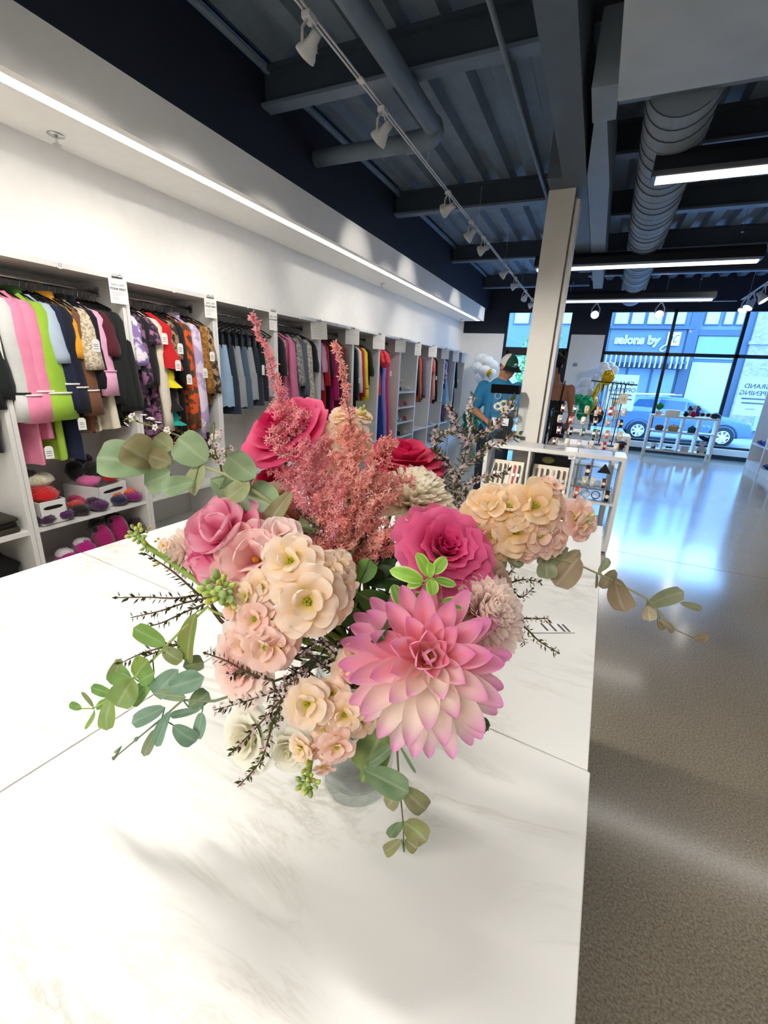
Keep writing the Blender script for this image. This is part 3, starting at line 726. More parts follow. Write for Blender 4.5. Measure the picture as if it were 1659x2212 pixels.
g('top', 6.2, 1.55, cloth('coral_pink', '#ff4a5e'), 'short coral pink top over the blue gown', 1.6, dx=.06)
g('evening_gown', 6.36, .3, PERI, 'long periwinkle evening gown with a white tag', None, flare=1.3, th=.05, tagz=1.5)
g('evening_gown', 6.47, .33, HOTP, 'long hot pink evening gown behind the periwinkle one', None, flare=1.25, th=.045)
ORA = cloth('bright_orange', '#f0602a'); PEACH = cloth('peach', '#eba488'); MAUVE = cloth('mauve', '#7a5a78'); SKY_ = cloth('tulle_blue', '#a8d4ea'); DSTR = cloth('dark_stripe', '#22222c', col2='#77727c', pat='stripe', scale=12)
g('jacket', 7.66, 1.05, BLK, 'black jacket left of the orange top', 1.1)
g('top', 7.78, 1.0, ORA, 'bright orange top right of the shoe shelves', 1.05)
g('blouse', 7.92, .98, DSTR, 'dark striped blouse right of the orange top', 1.1, r1=.07)
g('cardigan', 8.02, 1.0, MAUVE, 'mauve cardigan with black edge', 1.05)
g('top', 8.45, 1.4, CORAL, 'coral top left of the peach one', 1.5)
g('top', 8.55, .93, PEACH, 'peach top left of a black jacket', 1.0, tagz=1.45)
g('jacket', 8.72, .92, BLK, 'black jacket right of the peach top', .95)
g('blouse', 9.28, 1.3, LAVP, 'pale pink blouse above the tulle dress', 1.4)
g('skirt', 9.36, 1.2, BLUE, 'blue skirt in the tulle dress bay', None)
g('dress', 9.46, .85, SKY_, 'pale blue tulle dress near the far end', None, flare=1.5, th=.06)
g('dress', 9.58, .55, MAUVE, 'mauve dress below the tulle dress', None)
g('coat', 10.1, .68, BLK, 'long black coat in the last bay', 1.2, tagz=1.4)

# folded clothes, bins and slippers on the lower boards
def lump(mb, c, r, seed, col=None, bump=.25): return mb.ball(c, r, 16, 10, col=col, bump=bump, seed=seed)
t1 = mat('olive_folded', '#3a352a', .9, bump=.4); t2 = mat('black_folded', '#0b0b0c', .9, bump=.4)
for i, (y, z, h, m, lb) in enumerate(((1.22, .49, .035, t1, 'folded olive trousers, lowest of the pile at the left picture edge'), (1.21, .525, .03, t2, 'folded dark trousers, middle of the pile at the left picture edge'), (1.22, .555, .028, t1, 'folded olive trousers, top of the pile at the left picture edge'))):
    mb = MB().box((-3.08, y, z + h/2 + .002), (.30, .2, h)); top('folded_trousers', mb, m, lb, 'trousers', 'folded trousers', bevel=.012)
mb = MB(); lump(mb, (-3.08, 1.15, .245), (.16, .17, .115), 4); top('garment_pile', mb, t2, 'black garment heap on the bottom board at the left picture edge', 'clothes', smooth=True)
def bin_(x, y, z, lx, ly, h, rz, label):
    r = empty('storage_bin', (x, y, z), rz, label=label, cat='bin', group='white storage bins on the slipper shelf')
    mb = MB(); t = .006
    def wall(x0, y0, x1, y1): mb.prism([(x0, y0), (x1, y0), (x1, y1), (x0, y1)], 0, h)
    wall(-lx/2, -ly/2, lx/2, -ly/2+t); wall(-lx/2, ly/2-t, lx/2, ly/2); wall(-lx/2, -ly/2, -lx/2+t, ly/2); wall(lx/2-t, -ly/2, lx/2, ly/2); mb.bb(-lx/2, lx/2, -ly/2, ly/2, 0, t)
    mb.build('box', WHTP, r, bevel=.002)
    MB().prism([(ly*.24*cos(a) + (ly*.12 if cos(a) > 0 else -ly*.12), h*.72 + .011*sin(a)) for a in [2*pi*k/16 for k in range(16)]], lx/2, lx/2 + .0015, 'X').build('handle_slot', BLKP, r)
    return r
bin_(-3.04, 1.50, .492, .26, .155, .15, 0, 'white bin holding red fleece, at the left of the slipper shelf')
bin_(-3.12, 1.90, .492, .30, .24, .155, radians(12), 'white bin with pink and black fluffy things, right on the slipper shelf')
def fluffy(name, parts, label, cat, group):
    """parts: (part name, centre, radii, colour)"""
    r = empty(name, parts[0][1], label=label, cat=cat, group=group)
    for i, (pn, c, rad, colr) in enumerate(parts):
        m = mat('fleece_' + colr, colr, .95, bump=1.0, bscale=45, sheen=.5)
        rr = random.Random(len(label) + i)
        mb = MB().ball(Vector(c) - Vector(parts[0][1]), rad, 16, 10, bump=.16, seed=rr.randint(0, 99))
        # short tufts so the outline reads as fleece
        for _ in range(170):
            a, b = rr.uniform(0, 6.28), rr.uniform(-.2, 1)
            d = Vector((cos(a) * sqrt(max(0, 1-b*b)), sin(a) * sqrt(max(0, 1-b*b)), b)); p = Vector((d.x*rad[0], d.y*rad[1], d.z*rad[2])) * .96
            q = d.orthogonal().normalized() * .004
            k = len(mb.v); base = Vector(c) - Vector(parts[0][1])
            mb.add([base + p - q, base + p + q, base + p + q.cross(d), base + p + d * rr.uniform(.005, .011)], [(0, 1, 3), (1, 2, 3), (2, 0, 3)])
        mb.build(pn, m, r, True)
    return r
fluffy('fleece_hat', [('crown', (-3.04, 1.50, .665), (.13, .10, .055), '#c40f12')], 'red fleece hat spilling out of the left bin', 'hat', 'fleece hats on the slipper shelf')
fluffy('fleece_hat', [('crown', (-3.10, 1.52, .74), (.12, .10, .05), '#d9d2b8'), ('brim', (-3.13, 1.48, .775), (.09, .07, .03), '#17171a')], 'cream and black fleece hat lying on the red one', 'hat', 'fleece hats on the slipper shelf')
for c, rad, colr, lb in (((-3.12, 1.86, .665), (.08, .07, .05), '#e873b0', 'pink fluffy earmuff hanging over the front of the right bin'), ((-3.18, 1.82, .73), (.06, .06, .075), '#101012', 'black fluffy earmuff standing at the left of the right bin'),
                         ((-3.12, 1.90, .735), (.06, .07, .06), '#141416', 'black padded earmuff in the middle of the right bin'), ((-3.17, 1.97, .74), (.06, .06, .05), '#c94f8f', 'rose fluffy earmuff at the back of the right bin'),
                         ((-3.08, 1.98, .67), (.06, .05, .04), '#b8141c', 'red earmuff at the right corner of the right bin'), ((-3.20, 1.90, .80), (.05, .05, .04), '#2a1526', 'dark plum earmuff on top of the right bin')):
    fluffy('earmuff', [('pad', c, rad, colr)], lb, 'earmuff', 'fluffy earmuffs in the bin')
sl = [((-2.96, 1.46, .53), '#3a1440', '#d8541e', 'plum and orange slipper at the left front corner of the upper slipper shelf'), ((-2.96, 1.57, .53), '#451450', '#e0601e', 'purple slipper with orange trim beside the left bin'),
      ((-2.97, 1.68, .53), '#1c0d12', '#d23a1a', 'black slipper with red trim in the front middle of the shelf'), ((-2.96, 1.80, .53), '#4c1050', '#2a1038', 'purple slipper before the right bin'),
      ((-2.97, 1.95, .53), '#1b1440', '#c85a28', 'navy slipper right of the purple one'), ((-2.97, 2.06, .53), '#8a1470', '#e8581a', 'magenta slipper with orange trim next to the right divider'),
      ((-3.10, 1.64, .53), '#9c1256', '#1c1c44', 'cerise slipper behind the front row, left'), ((-3.10, 1.76, .53), '#b01660', '#c01a50', 'cerise slipper behind the front row, right')]
for c, a, b, lb in sl:
    fluffy('fluffy_slipper', [('upper', c, (.085, .055, .036), a), ('trim', (c[0] - .03, c[1], c[2] + .025), (.05, .045, .022), b)], lb, 'slipper', 'fluffy slippers on the two lower boards')
sl = [((-2.98, 1.56, .20), '#b0127a', '#eadfe6', 'magenta slipper with white lining at the left of the bottom board'), ((-2.98, 1.68, .22), '#b4147c', '#eadfe6', 'magenta slipper with white lining, second on the bottom board'),
      ((-2.99, 1.82, .25), '#a80f66', '#160f14', 'cerise and black slipper on the bottom board'), ((-2.99, 1.94, .27), '#a80f66', '#140f12', 'cerise slipper under the black heap on the bottom board'),
      ((-3.06, 1.84, .33), '#0d0b0d', '#121014', 'black fluffy slipper on top of the cerise ones, left'), ((-3.05, 1.96, .34), '#0d0b0d', '#131015', 'black fluffy slipper on top of the cerise ones, right'),
      ((-2.99, 2.07, .24), '#3a0c24', '#0e0b0d', 'dark plum slipper in the right corner of the bottom board')]
for c, a, b, lb in sl:
    fluffy('fluffy_slipper', [('upper', c, (.09, .06, c[2] - .13 if c[2] < .3 else .05), a), ('trim', (c[0] - .02, c[1], c[2] + (c[2] - .13 if c[2] < .3 else .05) * .7), (.055, .05, .03), b)], lb, 'slipper', 'fluffy slippers on the two lower boards')

# heeled shoes
SIL = mat('silver_leather', '#cfd2da', .25, metal=.6); 
def shoe(p, m, rz, label, sm=None, s=1.0):
    r = empty('heeled_shoe', p, rz, label=label, cat='shoe', group='heeled shoes on the white shelves')
    def sole(u, w):
        x = -.11 + .22*u; hgt = .085 * (1 - min(1, u / .68)) ** 1.0 if u < .68 else 0
        hgt = .085 * (.5 + .5*cos(pi * min(1, u/.7))) + .006
        wd = (.024 + .016*sin(pi*min(1, u*1.1)) ) * (1 if u < .9 else (1 - u) / .1 * .6 + .4)
        return (x*s, (w*2-1)*wd*s, hgt*s)
    MB().grid(sole, 14, 6).build('sole', m, r, True)
    MB().tube([(-.105*s, 0, .09*s), (-.10*s, 0, .04*s), (-.095*s, 0, 0)], [.014*s, .008*s, .005*s], 8).build('heel', m, r, True)
    for x, h in ((.055, .04), (.03, .05)):
        MB().tube([(x*s, .038*s*cos(a), (.012 + h*sin(a))*s) for a in [pi*k/8 for k in range(9)]], .006*s, 6, flat=1.8).build('toe_strap', sm or m, r, True)
    MB().tube([(-.09*s, .028*s, .095*s), (-.115*s, 0, .13*s), (-.09*s, -.028*s, .095*s)], .006*s, 6).tube([(-.09*s, .028*s, .1*s), (-.05*s, .03*s, .12*s), (-.03*s, 0, .125*s), (-.05*s, -.03*s, .12*s), (-.09*s, -.028*s, .1*s)], .005*s, 6).build('ankle_strap', sm or m, r, True)
PKM, RDM, BKM = mat('pink_leather', '#e06a8a', .4), mat('red_leather', '#c02438', .35), mat('black_leather', '#111114', .3)
y8 = YD(8)
for z, m, a, lb in ((1.182, BKM, .2, 'black heeled shoe on the top shoe shelf, left'), (1.182, SIL, .42, 'silver heeled shoe on the top shoe shelf, left of centre'), (1.182, SIL, .58, 'silver heeled sandal on the top shoe shelf, right'),
                    (.932, PKM, .25, 'pink heeled shoe on the second shoe shelf'), (.932, RDM, .48, 'red heeled sandal on the second shoe shelf'), (.682, SIL, .25, 'silver heeled shoe on the third shoe shelf'), (.682, RDM, .5, 'red heeled sandal on the third shoe shelf'),
                    (.442, BKM, .25, 'black heeled shoe on the lowest shoe shelf'), (.442, mat('champagne_leather', '#e0c8a0', .3, metal=.4), .5, 'champagne heeled shoe on the lowest shoe shelf')):
    shoe((-3.02, y8 + a, z), m, radians(20), lb, s=1.25)
for (x, y, z), m, lb in (((-3.0, YD(10) + .25, .492), SIL, 'silver shoe under the peach top'), ((-3.0, YD(11) + .35, .492), BKM, 'black shoe under the tulle dress'), ((-3.0, YD(12) + .3, .492), PKM, 'pink shoe under the long black coat'), ((-3.0, YD(9) + .4, .132), BKM, 'black shoe on the bottom board right of the shoe shelves'), ((-3.0, YD(6) + .55, .492), BKM, 'black shoe under the yellow top'), ((-3.0, YD(10) + .4, .132), SIL, 'silver shoe on the bottom board under the peach top')):
    shoe((x, y, z), m, radians(15), lb, s=1.2)
# ------------------------------------------------------------------ marble counter
def marble():
    m = bpy.data.materials.new('white_marble'); m.use_nodes = True
    n, l = m.node_tree.nodes, m.node_tree.links; b = n['Principled BSDF']
    t = n.new('ShaderNodeTexCoord'); mp = n.new('ShaderNodeMapping'); mp.inputs['Rotation'].default_value = (0, 0, radians(-38)); mp.inputs['Scale'].default_value = (1.0, 3.2, 1)
    l.new(t.outputs['Object'], mp.inputs[0])
    a = n.new('ShaderNodeTexNoise'); a.inputs['Scale'].default_value = 3.2; a.inputs['Detail'].default_value = 9; a.inputs['Roughness'].default_value = .62; a.inputs['Distortion'].default_value = 1.0
    l.new(mp.outputs[0], a.inputs['Vector'])
    r = n.new('ShaderNodeValToRGB'); e = r.color_ramp.elements; W0 = (*hx('#f3f2ed'), 1)
    e[0].position = .0; e[0].color = W0; e[1].position = 1; e[1].color = W0
    for p, c in ((.455, '#f1f0ea'), (.492, '#d3cfc3'), (.50, '#bdb8ab'), (.51, '#dad7cd'), (.56, '#f2f1ec'), (.64, '#e9e8e2')):
        x = e.new(p); x.color = (*hx(c), 1)
    l.new(a.outputs['Fac'], r.inputs[0])
    q = n.new('ShaderNodeTexNoise'); q.inputs['Scale'].default_value = 2.2; q.inputs['Detail'].default_value = 3
    l.new(t.outputs['Object'], q.inputs['Vector'])
    mk = n.new('ShaderNodeValToRGB'); mk.color_ramp.elements[0].position = .42; mk.color_ramp.elements[0].color = (0, 0, 0, 1); mk.color_ramp.elements[1].position = .62; mk.color_ramp.elements[1].color = (1, 1, 1, 1)
    l.new(q.outputs['Fac'], mk.inputs[0])
    mx = n.new('ShaderNodeMix'); mx.data_type = 'RGBA'; mx.inputs['A'].default_value = W0
    l.new(mk.outputs[0], mx.inputs['Factor']); l.new(r.outputs[0], mx.inputs['B']); l.new(mx.outputs['Result'], b.inputs['Base Color'])
    b.inputs['Roughness'].default_value = .28; b.inputs['Specular IOR Level'].default_value = .4
    return m
MARB = marble(); ZC_ = 1.07
def slab(poly, label):
    mb = MB().prism(poly, ZC_ - .03, ZC_); return top('counter_slab', mb, MARB, label, 'countertop', bevel=.0012)
G = .0011
slab([(-1.045, -.35), (-.523 - G, -.35), (-.4545 - G, .511 - G), (-1.005, .559 - G)], 'near left slab of the white marble countertop, left of the long seam')
slab([(-.523 + G, -.35), (.047, -.35), (.070, .465 - G), (-.4545 + G, .511 - G)], 'near right slab of the white marble countertop, the one carrying the flower vase')
slab([(-1.004, .559 + G), (.0675, .465 + G), (.093, 1.47), (-.962, 1.47)], 'far slab of the white marble countertop, beyond the cross seam')
r = empty('checkout_counter', (-.47, .55, 0), label='white checkout counter body under the marble slabs', cat='counter')
MB().prism([(-.50, -.85), (.48, -.85), (.53, .88), (-.47, .88)], .08, ZC_ - .0305).build('cabinet_body', LAM, r); MB().prism([(-.45, -.8), (.43, -.8), (.48, .83), (-.42, .83)], 0, .08).build('plinth', BLKP, r)
r = empty('receipt_tag', (.005, .77, ZC_ + .0012), label='small white printed price tag lying flat on the marble right of the flowers', cat='price tag')
MB().prism([(-.035, -.04), (.035, 0), (.015, .04), (-.015, .01)], 0, .0012).build('paper', PAPER, r)
R_ = Matrix.Rotation(radians(120), 4, 'Z')
for i, (tx, s) in enumerate((('MODEL', .007), ('SIZE M', .009), ('150.00', .009), ('SALE', .009))):
    pass
mb = MB()
for x0, y0 in ((.020, .006), (.012, .002), (-.002, -.004), (-.016, -.010)): mb.box((x0, y0, .0014), (.004, .024, .0004), radians(35))
mb.build('printed_lines', GREYTXT, r)

# ------------------------------------------------------------------ display tables
def cube_unit(name, x0, x1, y0, y1, z0, z1, ncol, shelves, label, th=.035, legs=None, div=.02):
    r = empty(name, ((x0+x1)/2, (y0+y1)/2, 0), label=label, cat='display shelf')
    cx, cy = r.location.x, r.location.y
    B = lambda a, b, c, d, e, f: MB().bb(a-cx, b-cx, c-cy, d-cy, e, f)
    B(x0, x1, y0, y1, z1-th, z1).build('top_panel', LAM, r, bevel=.002)
    B(x0, x0+th, y0, y1, z0, z1-th).build('side_panel', LAM, r); B(x1-th, x1, y0, y1, z0, z1-th).build('side_panel', LAM, r)
    B(x0+th, x1-th, y0, y1, z0, z0+th).build('bottom_panel', LAM, r)
    for z in shelves: B(x0+th, x1-th, y0+.004, y1, z-.02, z).build('shelf', LAM, r)
    for k in range(1, ncol):
        x = x0+th + (x1-x0-2*th)*k/ncol
        B(x-div/2, x+div/2, y0+.003, y1, z0+th, z1-th).build('divider', LAM, r)
    if legs:
        for x in (x0, x1-.04):
            for y in (y0, y1-.04): B(x, x+.04, y, y+.04, 0, z0).build('leg', LAM, r)
    return r
cube_unit('display_unit', -.875, .345, 4.25, 4.62, .02, .888, 3, (.47,), 'white cube display unit with watches in its compartments, in front of the column')
cube_unit('display_unit', -.36, .30, 4.93, 5.35, .02, .875, 2, (.45,), 'white display unit behind the column holding the jewellery rack')
cube_unit('display_unit', -.25, .50, 6.3, 6.7, .02, .86, 2, (.45,), 'white display unit farther back, towards the windows')
cube_unit('display_unit', -1.5, -.93, 6.9, 7.3, .02, .86, 2, (.45,), 'white display unit behind the man in the cap')
r = empty('shelf_label', (-.09, 4.245, .875), label='small white price card on the front edge of the watch display', cat='price card')
MB().bb(-.03, .03, -.004, 0, -.05, .0).build('card', PAPER, r); MB().bb(-.02, .02, -.0046, -.004, -.022, -.018).bb(-.02, .01, -.0046, -.004, -.034, -.03).build('printed_lines', GREYTXT, r)
ACR = thin_glass('clear_acrylic', (.94, .965, .98), 1.3)
CUSH = mat('cream_cushion', '#efe6d4', .8)
def watch(p, band, label, s=1.0, rz=0, face='#f2f2ee'):
    r = empty('wristwatch', p, rz, label=label, cat='watch', group='watches on the display unit')
    bm_ = mat('strap_' + band, band, .5)
    q = lambda k, c: [(k*.024*s*cos(a)*(abs(cos(a))**-.3 if abs(cos(a)) > .05 else 1), k*.033*s*sin(a) + .034*s) for a in [2*pi*j/20 for j in range(20)]]
    MB().prism(q(1, 0), -.019*s, .019*s, 'X').build('cushion', CUSH, r, bevel=.003)
    MB().prism(q(1.12, 0), -.0125*s, .0125*s, 'X').build('band', bm_, r)
    MB().cyl((0, -.024*s, .034*s), (0, -.034*s, .036*s), .013*s).build('case', CHROME, r); MB().cyl((0, -.034*s, .036*s), (0, -.0352*s, .0362*s), .011*s).build('dial', mat('dial_' + face, face, .3), r)
    return r
st = empty('watch_stand', (-.05, 4.40, .888), label='clear tiered acrylic watch stand on the display unit right of the column', cat='display stand')
tiers = [(4.30, .935), (4.36, 1.03), (4.43, 1.125), (4.50, 1.22)]
for y, z in tiers:
    MB().bb(-.30, .30, y-.03-4.40, y+.03-4.40, z-.888-.006, z-.888-.002).build('tier_shelf', ACR, st)
for x in (-.29, 0, .29):
    MB().bb(x-.004, x+.004, -.13, .13, 0, .04).bb(x-.004, x+.004, -.07, .13, .04, .135).bb(x-.004, x+.004, 0, .13, .135, .23).bb(x-.004, x+.004, .07, .13, .23, .33).build('riser', ACR, st)
MB().tube([(-.18, .1, .42), (.15, .1, .42)], .006, 8).cyl((-.18, .1, .33), (-.18, .1, .42), .005, n=8).cyl((.15, .1, .33), (.15, .1, .42), .005, n=8).build('top_bar', ACR, st)
cn = {'#c8203a': 'red', '#1a1a1e': 'black', '#f0ece4': 'white', '#2a7a88': 'teal', '#5a3622': 'brown', '#e07a5a': 'coral', '#b8bcc4': 'silver', '#16603c': 'green', '#7a1e34': 'burgundy', '#d8c8a0': 'champagne'}
rows = [['#5a3622', '#f0ece4', '#b8bcc4', '#f0ece4', '#c8203a', '#f0ece4'], ['#7a1e34', '#1a1a1e', '#2a7a88', '#16603c', '#e07a5a', '#d8c8a0'], ['#b8bcc4', '#c8203a', '#f0ece4', '#1a1a1e', '#b8bcc4', '#1a1a1e'], ['#5a3622', '#2a7a88', '#d8c8a0', '#e07a5a', '#c8203a', '#f0ece4']]
rn = ['lowest', 'second lowest', 'second highest', 'highest']
for i, row in enumerate(rows):
    for j, c in enumerate(row):
        watch((-.255 + .1*j + .012*(i % 2), tiers[i][0], tiers[i][1] - .002), c, f'{cn[c]} watch on the {rn[i]} tier of the clear stand, {nth[j+1]} from the left', .98, radians((i*7 + j*11) % 5 * 8 - 16))
# straight watches laid over cream holders in the compartments
def strapwatch(p, band, label, L=.2):
    r = empty('wristwatch', p, label=label, cat='watch', group='watches lying on the cream holders')
    T = Matrix.Rotation(radians(-20), 4, 'X')
    MB().bb(-.009, .009, -.002, .001, -L/2, L/2).xf(T).build('band', mat('strap_' + band, band, .5), r)
    MB().cyl((0, -.001, 0), (0, -.01, 0), .015).xf(T).build('case', CHROME, r)
def holder(x, w, label):
    r = empty('watch_holder', (x, 4.40, .47), label=label, cat='watch holder')
    MB().prism([(-.08, 0), (.06, 0), (.06, .24), (.04, .24)], -w/2, w/2, 'X').build('cream_block', CUSH, r, bevel=.004)
    MB().bb(-w/2-.02, w/2+.02, -.12, -.085, 0, .012).build('foot', CUSH, r)
holder(-.66, .30, 'cream watch holder in the left compartment'); holder(-.26, .32, 'cream watch holder in the middle compartment')
for i, c in enumerate(['#1a1a1e', '#5a3622', '#1a1a1e', '#f0ece4', '#c8203a', '#1a1a1e']):
    strapwatch((-.775 + .046*i, 4.365, .59), c, f'{cn[c]} watch on the left cream holder, {nth[i+1]} strap from the left')
for i, c in enumerate(['#1a1a1e', '#5a3622', '#1a1a1e', '#b8bcc4', '#1a1a1e', '#5a3622']):
    strapwatch((-.385 + .05*i, 4.365, .59), c, f'{cn[c]} watch on the middle cream holder, {nth[i+1]} strap from the left')
top('display_box', MB().bb(-.42, -.10, 4.52, 4.6, .471, .80), mat('dark_board', '#23262c', .5), 'dark display board behind the middle watch holder', 'display board', bevel=.003)
top('pouch', MB().ball((-.30, 4.48, .755), (.06, .03, .035), bump=.1), mat('olive_pouch', '#8c8a5a', .8), 'olive pouch hanging at the top of the middle compartment', 'pouch', smooth=True)
r = empty('watch_stand', (.14, 4.42, .47), label='clear acrylic step stand in the right compartment', cat='display stand')
MB().bb(-.17, .15, -.15, -.05, .0, .01).build('tier_shelf', ACR, r); MB().bb(-.17, .15, -.06, .06, .10, .106).build('tier_shelf', ACR, r); MB().bb(-.17, -.165, -.06, .06, 0, .1).bb(.145, .15, -.06, .06, 0, .1).build('riser', ACR, r)
MB().bb(-.17, .15, .07, .076, .0, .3).build('back_pane', ACR, r)
watch((-.0, 4.30, .481), '#e8542a', 'orange-red watch at the front left of the right compartment', 1.3); watch((.25, 4.30, .481), '#121214', 'black watch at the front right of the right compartment', 1.4)
for x, c, lb in ((.075, '#c9ccd2', 'silver bangle on the clear stand'), (.16, '#3a3a40', 'dark bangle on the clear stand')):
    mb = MB().tube([(x + .034*cos(a), 4.31, .520 + .034*sin(a)) for a in [2*pi*k/20 for k in range(21)]], .004, 6); top('bangle', mb, mat('bangle_' + c, c, .3, metal=.5), lb, 'bracelet', smooth=True)
for x, c, lb in ((.05, '#d8c8a0', 'champagne watch on the upper step of the right compartment, left'), (.12, '#f0ece4', 'white watch on the upper step of the right compartment, middle'), (.21, '#5a3622', 'brown watch on the upper step of the right compartment, right')): watch((x, 4.40, .577), c, lb, 1.2)
watch((.06, 4.46, .66), '#6a3424', 'brown watch at the top left of the right compartment', 1.4)
top('necklace_stand', MB().prism([(-.06, 0), (.06, 0), (0, .09)], 4.50, 4.52, 'Y').xf(Matrix.Translation((.20, 0, .69))), BKM, 'black triangular necklace stand in the right compartment', 'display stand', bevel=.003)
# clear counter-top case with black header
r = empty('clear_case', (-.78, 4.44, .888), label='clear acrylic case with a black header, left of the column', cat='display case')
MB().bb(-.125, .125, -.06, -.055, 0, .46).bb(-.125, .125, .055, .06, 0, .46).bb(-.125, -.12, -.055, .055, 0, .46).bb(.12, .125, -.055, .055, 0, .46).build('clear_panel', ACR, r)
MB().bb(-.128, .128, -.064, .064, .46, .54).build('header', mat('matte_black_header', '#040406', .8, spec=.1), r)
for z in (.12, .27): MB().bb(-.12, .12, -.055, .055, z, z+.005).build('case_shelf', ACR, r)
for i, (x, z, c) in enumerate(((-.05, .335, '#efe6d2'), (.0, .36, '#e2d4b4'), (.06, .33, '#f2ede0'), (.02, .31, '#d9c9a4'))):
    mb = MB().tube([(-.78 + x + .032*cos(a), 4.43 + .012*sin(3*a), .888 + z + .028*sin(a)) for a in [2*pi*k/18 for k in range(19)]], [.013*(1 + .2*sin(5*k)) for k in range(19)], 8)
    top('hair_scrunchie', mb, mat('scrunchie_' + c, c, .8), ['cream scrunchie in the clear case, left', 'beige scrunchie in the clear case, top', 'white scrunchie in the clear case, right', 'sand scrunchie in the clear case, lowest'][i], 'scrunchie', 'scrunchies in the clear case', True)
for i, x in enumerate((-.06, .04)):
    top('jewellery_card', MB().box((-.78 + x, 4.41, .888 + .195), (.06, .004, .07)), PAPER, ['white jewellery card on the middle shelf of the clear case, left', 'white jewellery card on the middle shelf of the clear case, right'][i], 'jewellery card')
top('handbag', MB().ball((-.80, 4.9, 1.02), (.07, .05, .09), bump=.1), BKM, 'small black bag behind the clear case', 'bag', smooth=True)
# jewellery rack
r = empty('jewellery_rack', (.14, 5.10, .875), label='tall black wire jewellery rack with a hooked top bar', cat='jewellery rack')
WIRE = mat('black_wire', '#22252c', .4, metal=.6)
MB().bb(-.12, .22, -.07, .07, 0, .012).build('base', WIRE, r)
MB().tube([(-.02, 0, .01), (.0, 0, .62)], .006, 8).tube([(.1, 0, .01), (.12, 0, .62)], .005, 8).build('post', WIRE, r)
MB().tube([(-.2, 0, .63), (.0, 0, .62), (.22, 0, .61)], .006, 8).build('top_bar', WIRE, r)
mb = MB()
for k in range(7): mb.tube([(-.0 + .035*k, -.002, .615), (-.0 + .035*k, -.03, .605), (-.0 + .035*k, -.035, .62)], .0025, 5)
mb.build('hook', WIRE, r)
CARD = mat('beige_card', '#d9d0bc', .7)
for k, (x, z, w, h) in enumerate(((.26, 1.35, .075, .10), (.19, 1.30, .05, .08), (.17, 1.21, .045, .07), (.22, 1.19, .05, .07))):
    rr = empty('earring_card', (x, 5.055, z), label=f'beige earring card on the black rack, {["big one at the right", "upper left one", "lower left one", "lower right one"][k]}', cat='earring card', group='earring cards on the rack')
    MB().box((0, 0, 0), (w, .002, h)).build('card', CARD, rr); MB().tube([(0, 0, h/2), (0, .005, h/2 + .03)], .0015, 5).tube([(-.006, -.003, .01), (-.008, -.003, -.025)], .002, 5).tube([(.012, -.003, .01), (.01, -.003, -.025)], .002, 5).build('earring', WIRE, rr)
for k in range(6):
    x = .02 + .04*k; L = .28 + .09*((k*7) % 4)
    mb = MB().tube([(x, 5.06, 1.48), (x - .012, 5.05, 1.48 - L*.6), (x, 5.045, 1.48 - L), (x + .012, 5.05, 1.48 - L*.6), (x + .004, 5.06, 1.48)], .0035, 5).ball((x, 5.045, 1.48 - L), .012)
    top('necklace', mb, [mat('silver_chain', '#b9bfca', .3, metal=.8), WIRE, mat('gold_chain', '#b8924a', .3, metal=.8)][k % 3], f'{["silver", "black", "gold"][k % 3]} necklace on the black rack, {nth[k+1]} from the left', 'necklace', 'necklaces on the rack', True)
r = empty('pouch', (.05, 4.99, 1.17), label='black pouch with a white tag hanging at the left of the jewellery rack', cat='pouch')
MB().ball((0, 0, 0), (.065, .04, .085), bump=.08).build('body', BKM, r, True); MB().tube([(-.03, 0, .07), (0, 0, .16), (.03, 0, .07)], .005, 6).build('strap', BKM, r, True); MB().box((-.01, -.045, .03), (.03, .002, .055)).build('tag', TAGM, r)
top('hair_clip', MB().ball((.33, 5.12, .905), (.05, .03, .025), bump=.2), mat('plum_clip', '#4a3048', .5), 'plum hair clip beside the jewellery rack base', 'hair clip', smooth=True)

# ------------------------------------------------------------------ people
SKIN = mat('skin_tan', '#bd866a', .55, var=.05); SKIN2 = mat('skin_light', '#c98d6c', .5, var=.05); HAIR = mat('dark_hair', '#17110e', .6, bump=.6)
def cap_(mb, p0, p1, r0, r1, n=14):
    p0, p1 = Vector(p0), Vector(p1); mb.tube([p0.lerp(p1, t) for t in (0, .25, .5, .75, 1)], [r0 + (r1 - r0)*t for t in (0, .25, .5, .75, 1)], n); mb.ball(p0, r0*.995, n, 8); mb.ball(p1, r1*.995, n, 8); return mb
def fused(mb, name, m, parent, vox=.010, it=6):
    o = mb.build(name, m, parent, True)
    rm = o.modifiers.new('fuse', 'REMESH'); rm.mode = 'VOXEL'; rm.voxel_size = vox; rm.use_smooth_shade = True
    sm = o.modifiers.new('soften', 'SMOOTH'); sm.factor = .5; sm.iterations = it
    return o
def hand(mb, wrist, d, palm_n):
    d = Vector(d).normalized(); s = Vector(palm_n).cross(d).normalized(); w = Vector(wrist); n = Vector(palm_n).normalized()
    mb.ball(w + d*.05, (.036, .036, .02), M=Matrix((s, d, n)).transposed())
    cap_(mb, w, w + d*.06, .024, .026, 10)
    for i, L in enumerate((.062, .074, .07, .055)):
        b = w + d*.085 + s*(-.028 + .0187*i); k = b + d*L*.5 + n*.008; cap_(mb, b, k, .0095, .0088, 8); cap_(mb, k, k + d*L*.4 + n*.022, .0088, .0075, 8)
    b = w + d*.03 - s*.03; k = b + d*.03 - s*.022 + n*.01; cap_(mb, b, k, .012, .0105, 8); cap_(mb, k, k + d*.028 + n*.01, .0105, .009, 8)
